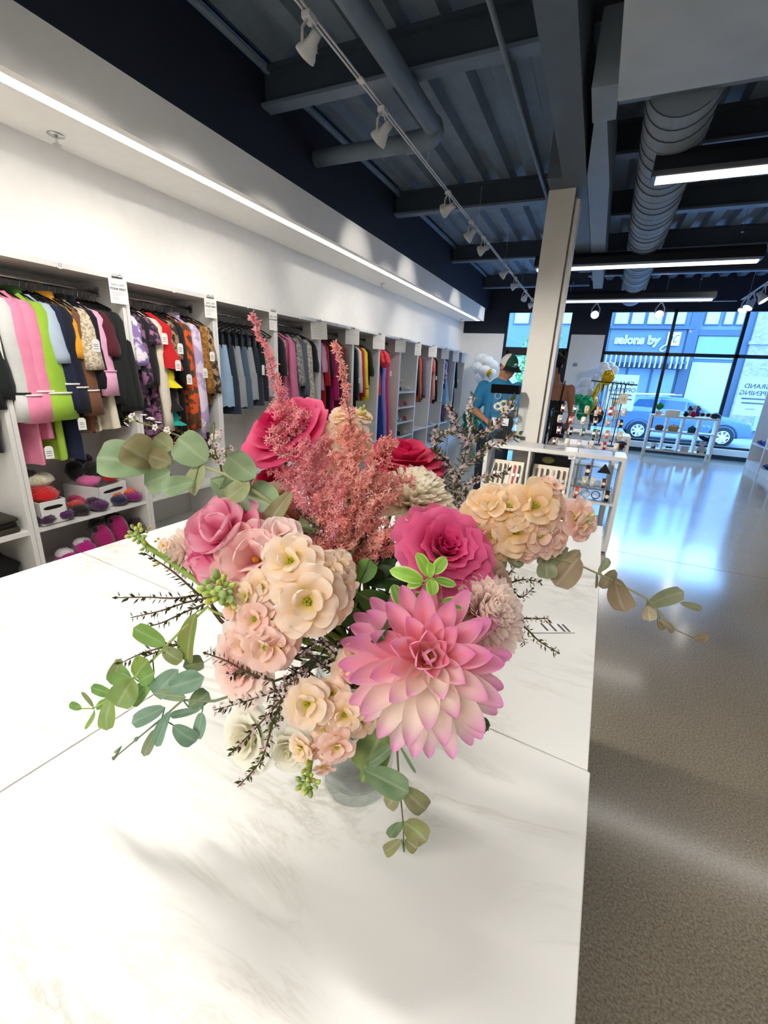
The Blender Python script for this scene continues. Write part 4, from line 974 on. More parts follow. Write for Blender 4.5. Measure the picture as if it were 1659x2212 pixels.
def head(mb, c, f, neck_base):
    """head centred at c looking along f"""
    f = Vector(f).normalized(); s = f.cross(Vector((0, 0, 1))).normalized(); u = s.cross(f)
    M = Matrix((s, f, u)).transposed(); c = Vector(c)
    P = lambda a, b, e: c + s*a + f*b + u*e
    mb.ball(c + u*.02, (.076, .095, .10), 18, 12, M=M); mb.ball(P(0, .025, -.045), (.060, .07, .075), 16, 10, M=M)
    mb.ball(P(0, .055, -.095), (.03, .028, .024), M=M)
    cap_(mb, P(0, .085, .015), P(0, .112, -.022), .010, .0145, 8); mb.ball(P(0, .098, -.026), (.019, .014, .011), M=M)
    mb.ball(P(0, .088, -.06), (.026, .012, .010), M=M)
    mb.ball(P(0, .078, .032), (.05, .018, .010), M=M)
    for q in (-1, 1):
        mb.ball(P(q*.077, -.005, -.005), (.012, .022, .034), M=M); mb.ball(P(q*.046, .05, -.035), (.022, .025, .025), M=M)
    cap_(mb, neck_base, P(0, -.02, -.07), .058, .054, 14)
    return P, M
# man in the blue T-shirt
MX, MY = -.97, 5.12
r = empty('person', (MX, MY, 0), label='man in a blue T-shirt and white and green cap, looking down behind the clear case', cat='person')
mb = MB(); o = lambda x, y, z: Vector((x, y, z))
P, HM = head(mb, o(.075, -.055, 1.60), (.66, -.62, -.42), o(.02, 0, 1.44))
cap_(mb, o(0, .01, 1.0), o(.01, 0, 1.38), .135, .12); mb.ball(o(.01, 0, 1.36), (.19, .10, .075)); mb.ball(o(0, .02, .93), (.165, .115, .12))
for s, el, wr in ((-1, o(-.245, -.07, 1.13), o(-.06, -.26, 1.05)), (1, o(.235, -.06, 1.13), o(.10, -.28, 1.03))):
    sh = o(s*.185 + .01, 0, 1.385); cap_(mb, sh, el, .055, .043); cap_(mb, el, wr, .043, .028); hand(mb, wr, wr - el, (-s*.2, .3, -1))
    cap_(mb, o(s*.09, .01, .92), o(s*.10, .0, .50), .085, .06); cap_(mb, o(s*.10, 0, .5), o(s*.10, .03, .10), .058, .04); mb.ball(o(s*.10, -.06, .045), (.045, .13, .045))
fused(mb, 'body', SKIN, r, .011, 4)
mb = MB(); cap_(mb, o(0, .01, .98), o(.01, 0, 1.36), .155, .14); mb.ball(o(.01, 0, 1.365), (.205, .115, .085)); cap_(mb, o(.02, 0, 1.36), o(.025, -.005, 1.44), .09, .07); mb.ball(o(0, .015, .95), (.18, .13, .06))
for s, el in ((-1, o(-.245, -.07, 1.13)), (1, o(.235, -.06, 1.13))):
    sh = o(s*.185 + .01, 0, 1.385); cap_(mb, sh, sh.lerp(el, .72), .072, .075)
fused(mb, 't_shirt', mat('teal_blue_cotton', '#2a82b4', .85, bump=.2), r, .012, 5)
mb = MB()
for s in (-1, 1): cap_(mb, o(s*.09, .01, .92), o(s*.10, 0, .5), .10, .08); cap_(mb, o(s*.10, 0, .5), o(s*.10, .03, .08), .08, .065)
mb.ball(o(0, .015, .92), (.185, .135, .08)); fused(mb, 'trousers', mat('dark_jeans', '#1d2636', .85), r, .014, 4)
MB().tube([(.022 + .032*cos(a), -.142 - .004*abs(cos(a)), 1.30 + .032*sin(a)) for a in [2*pi*k/16 for k in range(17)]], .006, 6).build('shirt_logo', mat('pale_print', '#bcd8e8', .7), r)
# cap, with white mesh back and green front
cp = empty('cap', (0, 0, 0)); cp.parent = r
def dome(a0, a1, rr):
    def fn(u, w):
        a = a0 + (a1 - a0)*u; e = pi/2*w*.98 - .12
        return P(rr[0]*cos(e)*sin(a), -.005 + rr[1]*cos(e)*cos(a), .035 + rr[2]*sin(e))
    return MB().grid(fn, 16, 8)
dome(-1.15, 1.15, (.087, .107, .105)).build('front_panel', mat('green_cap', '#0e4a36', .8), cp, True)
dome(1.15, 2*pi - 1.15, (.086, .106, .104)).build('mesh_back', mat('white_cap_mesh', '#e6e2e2', .8), cp, True)
def brim(u, w):
    a = -1.0 + 2.0*u; q = .098 + .075*w*cos(a*.9)
    return P(.95*q*sin(a), -.005 + q*cos(a) + .0, .038 - .02*w - .03*sin(a)**2*w)
b_ = MB().grid(brim, 14, 4).build('brim', mat('dark_cap_brim', '#101c2a', .8), cp, True); so = b_.modifiers.new('thick', 'SOLIDIFY'); so.thickness = .004
mb = MB().ball(P(0, .104, .075), (.022, .012, .016), M=HM).tube([P(-.028, .1, .055), P(0, .108, .05), P(.028, .1, .058)], .004, 5); mb.build('cap_emblem', mat('pale_emblem', '#a9c9bc', .7), cp, True)
for q in (-1, 1):
    MB().ball(P(q*.032, .083, .012), (.013, .008, .006), M=HM).build('eye', mat('dark_eye', '#120d0b', .3), r, True)
    MB().tube([P(q*.014, .093, .030), P(q*.034, .091, .035), P(q*.052, .078, .028)], .005, 6, flat=.6).build('eyebrow', HAIR, r, True)
    MB().ball(P(q*.071, -.02, .01), (.012, .035, .04), M=HM).build('hair', HAIR, r, True)
MB().tube([P(-.024, .094, -.060), P(0, .1, -.061), P(.024, .094, -.060)], .004, 6).build('lips', mat('lips_tan', '#8a4e44', .5), r, True)
# woman seen from behind
WX, WY = -.43, 5.62
r = empty('person', (WX, WY, 0), label='woman seen from behind in a sparkling grey strappy top, partly hidden by the column', cat='person')
mb = MB()
P, HM = head(mb, o(-.045, .03, 1.66), (-.2, .95, -.25), o(-.01, .0, 1.46))
cap_(mb, o(0, 0, 1.02), o(0, 0, 1.36), .115, .125); mb.ball(o(0, 0, 1.40), (.165, .08, .07)); mb.ball(o(0, 0, .95), (.165, .12, .12)); mb.ball(o(0, 0, 1.3), (.14, .095, .12))
for s in (-1, 1):
    sh = o(s*.165, 0, 1.405); el = o(s*.225, .03, 1.12); wr = o(s*.19, .22, 1.0)
    cap_(mb, sh, el, .05, .04); cap_(mb, el, wr, .038, .026); hand(mb, wr, wr - el, (-s*.3, 0, -1))
    cap_(mb, o(s*.085, 0, .92), o(s*.09, 0, .5), .085, .056); cap_(mb, o(s*.09, 0, .5), o(s*.09, -.02, .1), .054, .036); mb.ball(o(s*.09, .05, .04), (.04, .11, .04))
fused(mb, 'body', SKIN2, r, .011, 4)
SEQ = mat('grey_sequins', '#34363e', .35, metal=.5, var=.9, scale=90, bump=1, bscale=120)
mb = MB(); cap_(mb, o(0, 0, .98), o(0, 0, 1.22), .128, .135); mb.ball(o(0, .005, 1.22), (.157, .108, .06)); mb.ball(o(0, 0, .95), (.18, .132, .12)); fused(mb, 'top', SEQ, r, .012, 4)
mb = MB()
for s in (-1, 1): mb.tube([(s*.085, -.09, 1.22), (s*.09, -.098, 1.32), (s*.095, -.075, 1.42), (s*.095, -.02, 1.478), (s*.09, .05, 1.44), (s*.085, .09, 1.3)], .017, 8, flat=.5)
mb.build('shoulder_strap', SEQ, r, True)
mb = MB()
for s in (-1, 1): cap_(mb, o(s*.085, 0, .92), o(s*.09, 0, .12), .1, .06)
mb.ball(o(0, 0, .9), (.185, .138, .1)); fused(mb, 'trousers', BLK, r, .014, 4)
mb = MB().ball(P(0, -.02, .035), (.086, .098, .1), 18, 12, M=HM, bump=.04).ball(P(.05, -.10, .02), (.055, .045, .05), bump=.12); mb.tube([P(.04, -.08, -.02), P(.045, -.09, -.07), P(.04, -.08, -.13)], [.022, .014, .005], 8)
mb.build('hair', HAIR, r, True)
r = empty('tote_bag', (-.48, 5.38, 1.0), label='black bag with a shiny green ribbon beside the woman, next to the column', cat='bag')
MB().bb(-.06, .10, -.05, .05, -.12, .19).build('body', BKM, r, bevel=.02)
GRN_F = mat('green_foil', '#0f9a62', .2, metal=.5, bump=.5, bscale=30)
MB().tube([(.02, -.06, .12), (.06, -.07, .15), (.09, -.06, .2)], .012, 6, flat=.4).tube([(.02, -.06, .12), (.07, -.07, .11), (.11, -.06, .09)], .012, 6, flat=.4).tube([(.02, -.06, .12), (.06, -.07, .07), (.08, -.06, .02)], .01, 6, flat=.4).build('ribbon', GRN_F, r)

# ------------------------------------------------------------------ balloons
BW, BC, BG, BY = mat('white_balloon', '#eef2f6', .25, coat=.3), mat('clear_balloon', '#eef4fc', .12, trans=.35, ior=1.05), mat('green_balloon', '#0e7a58', .25, coat=.3), mat('gold_foil', '#d8b01e', .2, metal=.6, bump=.6, bscale=25)
def balloon(p, rad, m, label, group, nm='balloon'):
    r = empty(nm, p, label=label, cat='balloon', group=group)
    mb = MB().lathe([(0, -rad*1.25), (rad*.1, -rad*1.2), (rad*.35, -rad*1.0), (rad*.75, -rad*.6), (rad*.97, -.1*rad), (rad, .15*rad), (rad*.9, .55*rad), (rad*.6, .87*rad), (rad*.3, .98*rad), (0, rad)], 18)
    mb.build('envelope', m, r, True); MB().cyl((0, 0, -rad*1.3), (0, 0, -p[2]), .0015, n=5).build('string', WHTP, r); MB().lathe([(0, -rad*1.25), (rad*.09, -rad*1.33), (0, -rad*1.3)], 8).build('knot', m, r)
for i, (px, py, q, Yb) in enumerate(((1040, 778, .17, 11.35), (1052, 783, .16, 11.2), (1063, 792, .15, 11.3), (1033, 796, .16, 11.2), (1047, 803, .15, 11.1), (1060, 806, .13, 11.25), (1037, 816, .13, 11.15))):
    d = (CAM_R*(px-CX) + CAM_D*(py-CY) + CAM_F*F_PX); balloon(CAM_P + d*(Yb/d.y), q, BW, f'white balloon of the cluster behind the man, {nth[i+1]} from the top', 'white balloons behind the man')
for i, (px, py, q, Yb) in enumerate(((1024, 888, .17, 11.0), (1012, 902, .16, 10.9), (1031, 904, .14, 11.1), (1024, 917, .15, 11.0), (1010, 922, .13, 10.85))):
    d = (CAM_R*(px-CX) + CAM_D*(py-CY) + CAM_F*F_PX); balloon(CAM_P + d*(Yb/d.y), q, BG, f'green balloon near the floor left of the man, {nth[i+1]} from the top', 'green balloons left of the man')
for i, (px, py, q, Yb) in enumerate(((1303, 795, .13, 11.3), (1316, 794, .12, 11.4), (1325, 801, .11, 11.3), (1309, 804, .11, 11.2), (1295, 814, .09, 11.3))):
    d = (CAM_R*(px-CX) + CAM_D*(py-CY) + CAM_F*F_PX); balloon(CAM_P + d*(Yb/d.y), q, BW, f'white balloon on top of the column left of the big window, {nth[i+1]} of five', 'white balloons at the big window')
for i, (px, py, q, Yb) in enumerate(((1264, 833, .17, 11.0), (1281, 825, .14, 11.2), (1263, 855, .2, 10.9), (1277, 842, .11, 11.1))):
    d = (CAM_R*(px-CX) + CAM_D*(py-CY) + CAM_F*F_PX); balloon(CAM_P + d*(Yb/d.y), q, BC, f'translucent white balloon right of the woman, {["upper left", "upper right", "lowest and largest", "smallest"][i]}', 'translucent balloons right of the woman')
def foil(px, py, Yb, w, h, m, label, tilt):
    d = (CAM_R*(px-CX) + CAM_D*(py-CY) + CAM_F*F_PX); p = CAM_P + d*(Yb/d.y)
    r = empty('foil_balloon', p, label=label, cat='foil balloon')
    MB().ball((0, 0, 0), (w, .07, h), 14, 10, bump=.25, seed=px).xf(Matrix.Rotation(tilt, 4, 'Y')).build('envelope', m, r, True)
    MB().cyl((0, 0, -h*.9), (0, 0, -p.z), .002, n=5).build('ribbon', WHTP, r)
    return r
foil(1313, 816, 10.8, .13, .16, BY, 'gold foil balloon below the white balloon top', .2); foil(1287, 848, 10.6, .07, .22, BY, 'tall thin gold foil balloon right of the woman', .25)
foil(1299, 836, 10.8, .06, .14, BY, 'small gold foil balloon between the thin one and the rack', .3); foil(1279, 878, 10.4, .10, .2, BY, 'yellow foil balloon with green, above the watches', .2)
foil(1248, 862, 10.6, .18, .10, GRN_F, 'dark green foil bow right of the woman', .1); foil(1266, 872, 10.3, .14, .16, GRN_F, 'round green foil balloon above the watch stand', 0); foil(1258, 895, 10.5, .12, .14, GRN_F, 'green foil balloon behind the watch stand', 0); foil(1240, 874, 10.8, .1, .12, GRN_F, 'pale green foil balloon next to the woman', .2)
foil(1057, 806, 10.9, .06, .10, BY, 'small gold foil balloon beside the man', .3)

# ------------------------------------------------------------------ window display shelf and its goods
cube_unit('display_unit', 1.16, 2.40, 11.08, 11.40, .13, .89, 4, (.57,), 'white cube shelf standing in front of the big window', th=.04, legs=True, div=.025)
def pot(p, prof, m, label, cat, name, extra=None):
    r = empty(name, p, label=label, cat=cat); MB().lathe(prof, 20).build('body', m, r, True)
    for nm_, mb_, mm in extra or (): mb_.build(nm_, mm, r, True)
X4 = lambda i: 1.20 + .29*(i + .5)
pot((X4(0) + .03, 11.2, .572), [(0, 0), (.07, 0), (.085, .06), (.06, .10), (.055, .1), (0, .09)], mat('brown_pot', '#5a4636', .6), 'brown pot in the upper left compartment of the window shelf', 'pot', 'pot', [('lid', MB().lathe([(0, .1), (.05, .1), (.045, .115), (0, .125)], 16), mat('cream_lid', '#e8e0d4', .6))])
pot((X4(1), 11.2, .572), [(0, 0), (.09, 0), (.095, .1), (.09, .1), (.085, .01), (0, .01)], mat('tan_pot', '#c9a56a', .6), 'tan casserole pot on the window shelf', 'pot', 'pot', [('lid', MB().lathe([(.095, .1), (.09, .12), (.02, .135), (.02, .155), (0, .158)], 20), mat('cream_lid', '#e8e0d4', .6)), ('handle', MB().bb(-.12, -.09, -.02, .02, .06, .075).bb(.09, .12, -.02, .02, .06, .075), mat('tan_pot', '#c9a56a'))])
pot((X4(2) + .04, 11.18, .572), [(0, 0), (.07, 0), (.075, .1), (.07, .1), (.065, .01), (0, .01)], mat('teal_pot', '#0f4a58', .5), 'dark teal pot on the window shelf', 'pot', 'pot', [('lid', MB().lathe([(.075, .1), (.03, .125), (0, .15)], 20), mat('teal_pot', '#0f4a58'))])
pot((X4(3), 11.22, .572), [(0, 0), (.05, 0), (.012, .02), (.012, .06), (.07, .1), (.08, .16), (.075, .16), (0, .09)], ACR, 'clear glass bowl in the upper right compartment of the window shelf', 'bowl', 'glass_bowl')
pot((X4(0), 11.2, .172), [(0, 0), (.05, 0), (.052, .12), (.046, .12), (.044, .01), (0, .01)], mat('speckled_cup', '#dfe2e2', .4, col2='#3a4a5a', pat='blotch', scale=12), 'speckled white cup in the lower left compartment of the window shelf', 'cup', 'cup', [('handle', MB().tube([(.05, 0, .09), (.085, 0, .08), (.085, 0, .04), (.05, 0, .03)], .008, 8), mat('speckled_cup', '#dfe2e2'))])
pot((X4(1), 11.2, .172), [(0, 0), (.07, 0), (.12, .02), (.115, .025), (0, .012)], mat('white_plate', '#e8ebf2', .3), 'white plate on the lower row of the window shelf', 'plate', 'plate')
top('bow', MB().ball((X4(1) - .03, 11.2, .22), (.035, .02, .022)).ball((X4(1) + .03, 11.2, .22), (.035, .02, .022)).ball((X4(1), 11.2, .22), .014), mat('navy_bow', '#20304e', .7), 'navy bow lying on the white plate', 'bow', smooth=True)
r = empty('gift_box', (X4(2), 11.2, .172), label='pale grey box in the lower row of the window shelf', cat='box'); MB().bb(-.07, .07, -.05, .05, 0, .09).build('box', mat('pale_box', '#c9ccd2', .6), r, bevel=.003); MB().bb(-.075, .075, -.055, .055, .09, .115).build('lid', mat('pale_box', '#c9ccd2'), r, bevel=.003)
r = empty('teddy_bear', (X4(3), 11.18, .172), label='sitting grey teddy bear in the lower right compartment of the window shelf', cat='teddy bear')
TED = mat('grey_plush', '#c9c4c8', .95, bump=1, bscale=60, sheen=.4)
mb = MB().ball((0, 0, .075), (.06, .05, .075)).ball((0, -.01, .185), (.055, .05, .05)).ball((-.042, -.01, .23), .02).ball((.042, -.01, .23), .02); cap_(mb, (-.05, -.02, .11), (-.08, -.06, .06), .022, .02); cap_(mb, (.05, -.02, .11), (.08, -.06, .06), .022, .02); mb.build('body', TED, r, True)
for s in (-1, 1): cap_(MB(), (s*.035, -.03, .03), (s*.06, -.10, .028), .028, .028).build('leg', TED, r, True); MB().ball((s*.062, -.125, .03), (.022, .008, .024)).build('foot_pad', mat('dark_pad', '#3c4654', .8), r, True); MB().ball((s*.02, -.055, .195), .006).build('eye', BLKP, r, True)
MB().ball((0, -.06, .175), (.018, .014, .014)).build('muzzle', mat('pale_muzzle', '#e8e2dc', .8), r, True)
r = empty('potted_plant', (1.30, 11.22, .892), label='small round green plant in a pale pot on the left of the window shelf top', cat='plant')
MB().lathe([(0, 0), (.055, 0), (.07, .07), (.062, .07), (0, .06)], 18).build('pot', mat('blush_pot', '#d9b8b0', .6), r, True); MB().ball((0, 0, .17), .07, 14, 10, bump=.5).build('foliage', mat('green_topiary', '#1e8a3a', .8, bump=1), r, True); MB().cyl((0, 0, .06), (0, 0, .12), .006).build('stem', mat('twig', '#6a4a30'), r)
r = empty('gift_box', (1.55, 11.22, .892), label='white tray box on top of the window shelf', cat='box'); MB().bb(-.13, .13, -.08, .08, 0, .10).build('box', WHTP, r, bevel=.004); MB().bb(-.10, .14, -.07, .07, .10, .112).build('lid', PAPER, r)
for i, (x, y, z, q, c, lb) in enumerate(((1.80, 11.2, .93, .05, '#22242c', 'black and white plush toy, left end of the window shelf pile'), (1.87, 11.22, .95, .055, '#b8b0b4', 'grey plush toy in the window shelf pile'), (1.93, 11.18, .935, .055, '#c0183a', 'red plush toy in the window shelf pile'), (2.0, 11.2, .95, .055, '#33408a', 'blue and white plush toy in the window shelf pile'),
                                         (1.86, 11.24, 1.04, .05, '#3a4a48', 'dark plush toy at the top left of the window shelf pile'), (1.93, 11.24, 1.06, .05, '#e2e4ea', 'white plush toy at the top of the window shelf pile'), (2.0, 11.24, 1.05, .05, '#8a5a74', 'mauve plush toy at the top right of the window shelf pile'))):
    r = empty('plush_toy', (x, y, z), label=lb, cat='plush toy', group='plush toys on the window shelf'); pm = mat('plush_' + c, c, .95, bump=1)
    MB().ball((0, 0, 0), (q, q*.9, q*.85), bump=.15, seed=i).build('body', pm, r, True); MB().ball((-q*.3, -q*.5, q*.8), q*.55).ball((-q*.7, -q*.5, q*1.25), q*.2).ball((q*.1, -q*.5, q*1.25), q*.2).build('head', pm, r, True)
r = empty('sunglasses', (2.13, 11.17, .892), label='white framed sunglasses on top of the window shelf', cat='sunglasses')
mb = MB()
for s in (-1, 1): mb.tube([(s*.05 + .045*cos(a), 0, .06 + .04*sin(a)) for a in [2*pi*k/14 for k in range(15)]], .009, 6); mb.tube([(s*.09, 0, .07), (s*.095, .12, .06)], .006, 6)
mb.build('frame', WHTP, r, True); MB().ball((-.05, 0, .06), (.04, .005, .036)).ball((.05, 0, .06), (.04, .005, .036)).build('lens', BLKP, r, True)
r = empty('handbag', (2.31, 11.22, .892), label='black handbag on the right end of the window shelf', cat='bag'); MB().ball((0, 0, .05), (.10, .06, .055), bump=.06).build('body', BKM, r, True); MB().tube([(-.06, 0, .08), (0, 0, .125), (.06, 0, .08)], .007, 6).build('strap', BKM, r, True)
# white shelving on the right
for k in range(3):
    y1 = 11.02 - .8*k; y0 = y1 - .8
    r = empty('wardrobe_unit', (3.2, (y0+y1)/2, 0), label=['white wall shelf unit on the right nearest the windows', 'second white wall shelf unit on the right, cut off by the picture edge', 'third white wall shelf unit on the right, outside the picture edge'][k], cat='shelf unit')
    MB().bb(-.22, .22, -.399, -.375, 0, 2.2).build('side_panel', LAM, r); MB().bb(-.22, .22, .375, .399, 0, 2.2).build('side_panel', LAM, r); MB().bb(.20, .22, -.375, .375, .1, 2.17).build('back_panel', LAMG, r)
    MB().bb(-.22, .22, -.399, .399, 2.2, 2.23).build('top_panel', LAM, r); MB().bb(-.21, .2, -.375, .375, .47, .50).build('shelf', LAM, r); MB().bb(-.21, .2, -.375, .375, .12, .15).build('bottom_panel', LAM, r); MB().bb(-.21, -.19, -.375, .375, 0, .12).build('plinth', LAM, r)
for p, m, lb in (((3.08, 10.75, .502), mat('violet_shoe', '#6a4a9a', .5), 'violet shoe on the right wall shelf, left'), ((3.08, 10.55, .502), mat('plum_shoe', '#4a2a5a', .5), 'plum shoe on the right wall shelf, middle'), ((3.06, 10.40, .502), mat('blue_shoe', '#3a4ab0', .5), 'blue shoe on the right wall shelf, right'), ((3.06, 10.0, .152), mat('blue_shoe', '#3a4ab0'), 'blue shoe on the bottom board of the right wall shelf'), ((3.06, 9.85, .152), BKM, 'black shoe on the bottom board of the right wall shelf')):
    shoe(p, m, radians(180), lb, s=1.2)
# posters seen from behind in the window
POST = mat('poster_paper', '#f2f4f2', .6, var=.01)
_n, _l = POST.node_tree.nodes, POST.node_tree.links
_t = _n.new('ShaderNodeBsdfTranslucent'); _t.inputs['Color'].default_value = (.95, .95, .95, 1); _x = _n.new('ShaderNodeMixShader'); _x.inputs[0].default_value = .6
_l.new(_n['Principled BSDF'].outputs[0], _x.inputs[1]); _l.new(_t.outputs[0], _x.inputs[2]); _l.new(_x.outputs[0], _n['Material Output'].inputs['Surface']); PTXT = mat('poster_print', '#6f8a98', .6, var=0)
for x, z, lb in ((.55, 1.28, 'white grand opening poster in the left big pane, seen from behind'), (3.05, 1.36, 'white grand opening poster in the right pane, seen from behind')):
    r = empty('window_poster', (x, YF + .046, z), label=lb, cat='poster', group='window posters')
    MB().box((0, 0, 0), (.60, .003, .80)).build('sheet', POST, r)
    for b, zz, s in (('GRAND', .20, .13), ('OPENING', .06, .13)): text('printed_text', b, s, PTXT, r, Matrix.Translation((0, -.0022, zz)) @ FACE_NY, .0004, mirror=True, bold=.002)
    mb = MB().bb(-.22, .22, -.0026, -.002, -.07, -.035).bb(-.2, .24, -.0026, -.002, -.16, -.125).bb(-.1, .06, -.0026, -.002, -.27, -.255); mb.build('printed_lines', mat('pale_poster_print', '#a4bcc6', .6), r)

# ------------------------------------------------------------------ street
struct('ground', MB().bb(-40, 60, YF+.26, 14.6, -.7, -.1).bb(-40, 60, 14.6, 70, -.8, -.55), mat('pale_pavement', '#8f9396', .8, var=.1, scale=2))
struct('kerb', MB().bb(-40, 60, 14.6, 14.75, -.55, -.095), mat('kerb_stone', '#c4c8ca', .8))
YW, SB = 24.0, 24.0/22.0
FAC = mat('facade_paint', '#607082', .7, var=.06); FAC2 = mat('facade_dark_trim', '#3b4b5c', .6); LITE = mat('pale_shopfront_glass', '#a3b9c2', .25, var=.06, scale=.6); PANE = mat('upper_window_glass', '#aabcc4', .2, var=.08, scale=.8); BRK = mat('brick_wall', '#7b7280', .85, col2='#a29ea8', pat='brick', scale=4.5)
r = empty('shop_building', (3*SB, YW, 1.5 - 1.6*SB), label='building across the street with the salon sign, shopfronts and upper windows', cat='building')
L = lambda x0, x1, z0, z1, y0=-.05, y1=0.: MB().bb(x0-3, x1-3, y0, y1, z0+.1, z1+.1)
r.scale = (SB, 1, SB)
MB().bb(-16-3, 30-3, .0, 3, -.5, 5.4).build('wall', FAC, r)
L(.10, 3.05, 3.62, 3.74, -.2, 0).build('cornice', FAC2, r); L(3.25, 4.8, 3.40, 3.62, -.12, 0).build('cornice', FAC2, r)
L(-.2, .05, -.1, 5.4, -.15, 0).build('pilaster', FAC2, r); L(2.9, 3.25, -.1, 5.4, -.15, 0).build('pilaster', FAC2, r); L(4.72, 4.95, -.1, 5.4, -.15, 0).build('pilaster', FAC2, r)
bp = L(4.95, 5.75, -.1, 5.4, -.25, 0).build('brick_pier', BRK, r); L(4.9, 5.8, 3.1, 3.22, -.32, 0).build('brick_pier', BRK, r)
for x0, x1 in ((.18, .75), (.8, 1.32), (1.38, 1.95), (2.0, 2.75), (3.35, 3.85), (3.95, 4.3), (4.34, 4.68), (-3.9, -3.2), (-3.1, -2.4), (-1.9, -1.2), (6.2, 7.2), (7.4, 8.6)):
    f = L(x0, x1, 3.78, 5.3, -.06, 0).build('window', FAC2, r); L(x0+.04, x1-.04, 3.82, 5.26, -.075, -.055).build('pane', PANE, f)
for x0, x1, z0, z1 in ((3.3, 4.68, -.05, 2.42), (.2, 1.0, -.05, 2.1), (1.1, 1.9, -.05, 2.1), (2.0, 2.8, .0, 2.1), (5.8, 7.6, -.05, 3.2), (-4, -2.6, -.05, 2.4)):
    f = L(x0-.05, x1+.05, z0, z1+.05, -.06, 0).build('shop_window', FAC2, r); L(x0, x1, z0, z1, -.08, -.05).build('pane', LITE if x0 > 2.5 or x0 < 0 else mat('shop_glass_mid', '#687f94', .2, var=.2, scale=1.2), f)
L(3.3, 4.7, 2.55, 3.38, -.07, 0).build('fascia_panel', mat('fascia_blue_grey', '#76899c', .6), r); L(.15, 2.85, 2.62, 3.6, -.06, 0).build('fascia_panel', mat('fascia_slate', '#506274', .6), r)
aw = empty('awning', (1.6*SB, YW - .08, 1.5 + .86*SB), label='slatted awning of white fins under the salon sign across the street', cat='awning')
aw.scale = (SB, 1, SB)
for k in range(17): MB().box((-1.44 + .18*k, -.45, .0), (.035, .55, .16 + .30)).build('fin', mat('white_fin', '#c4cbce', .5), aw)
MB().bb(-1.5, 1.5, -.72, -.68, -.05, .02).bb(-1.5, 1.5, -.2, .0, -.02, .04).build('rail', FAC2, aw)
sg = empty('shop_sign', (1.55*SB, YW - .07, 1.5 + 1.63*SB), label='white shop sign lettering on the building across the street', cat='sign')
sg.scale = (SB, 1, SB)
SGN = mat('sign_white', '#d4dcd8', .4, var=.01); SGD = mat('sign_letter_fill', '#5d7a94', .5)
TX = Matrix.Translation((-.38, -.06, .06)) @ FACE_NY
text('letters', 'salons by', .44, SGN, sg, TX, .03, bold=.022); text('letters_fill', 'salons by', .44, SGD, sg, Matrix.Translation((0, -.034, 0)) @ TX, .002, bold=-.004)
MB().bb(.68, 1.13, -.10, -.04, -.12, .38).build('logo_plate', SGN, sg)
SC1 = mat('logo_script', '#1d4a6a', .5)
MB().tube(smooth([(.86, -.11, .24), (.84, -.11, .05), (.76, -.11, -.18), (.62, -.11, -.33), (.52, -.11, -.30), (.58, -.11, -.18), (.74, -.11, -.06), (.9, -.11, .02)]), .022, 6).build('logo_tail', SGN, sg, True)
MB().tube(smooth([(.86, -.13, .24), (.84, -.13, .05), (.76, -.135, -.16), (.64, -.135, -.30)]), .012, 6).tube(smooth([(1.08, -.115, .24), (1.02, -.115, .27), (.95, -.115, .2), (.92, -.115, .08), (.96, -.115, .0), (1.06, -.115, .06)]), .014, 6).tube([(.80, -.115, .3), (.9, -.115, .32)], .012, 6).build('logo_script', SC1, sg, True)
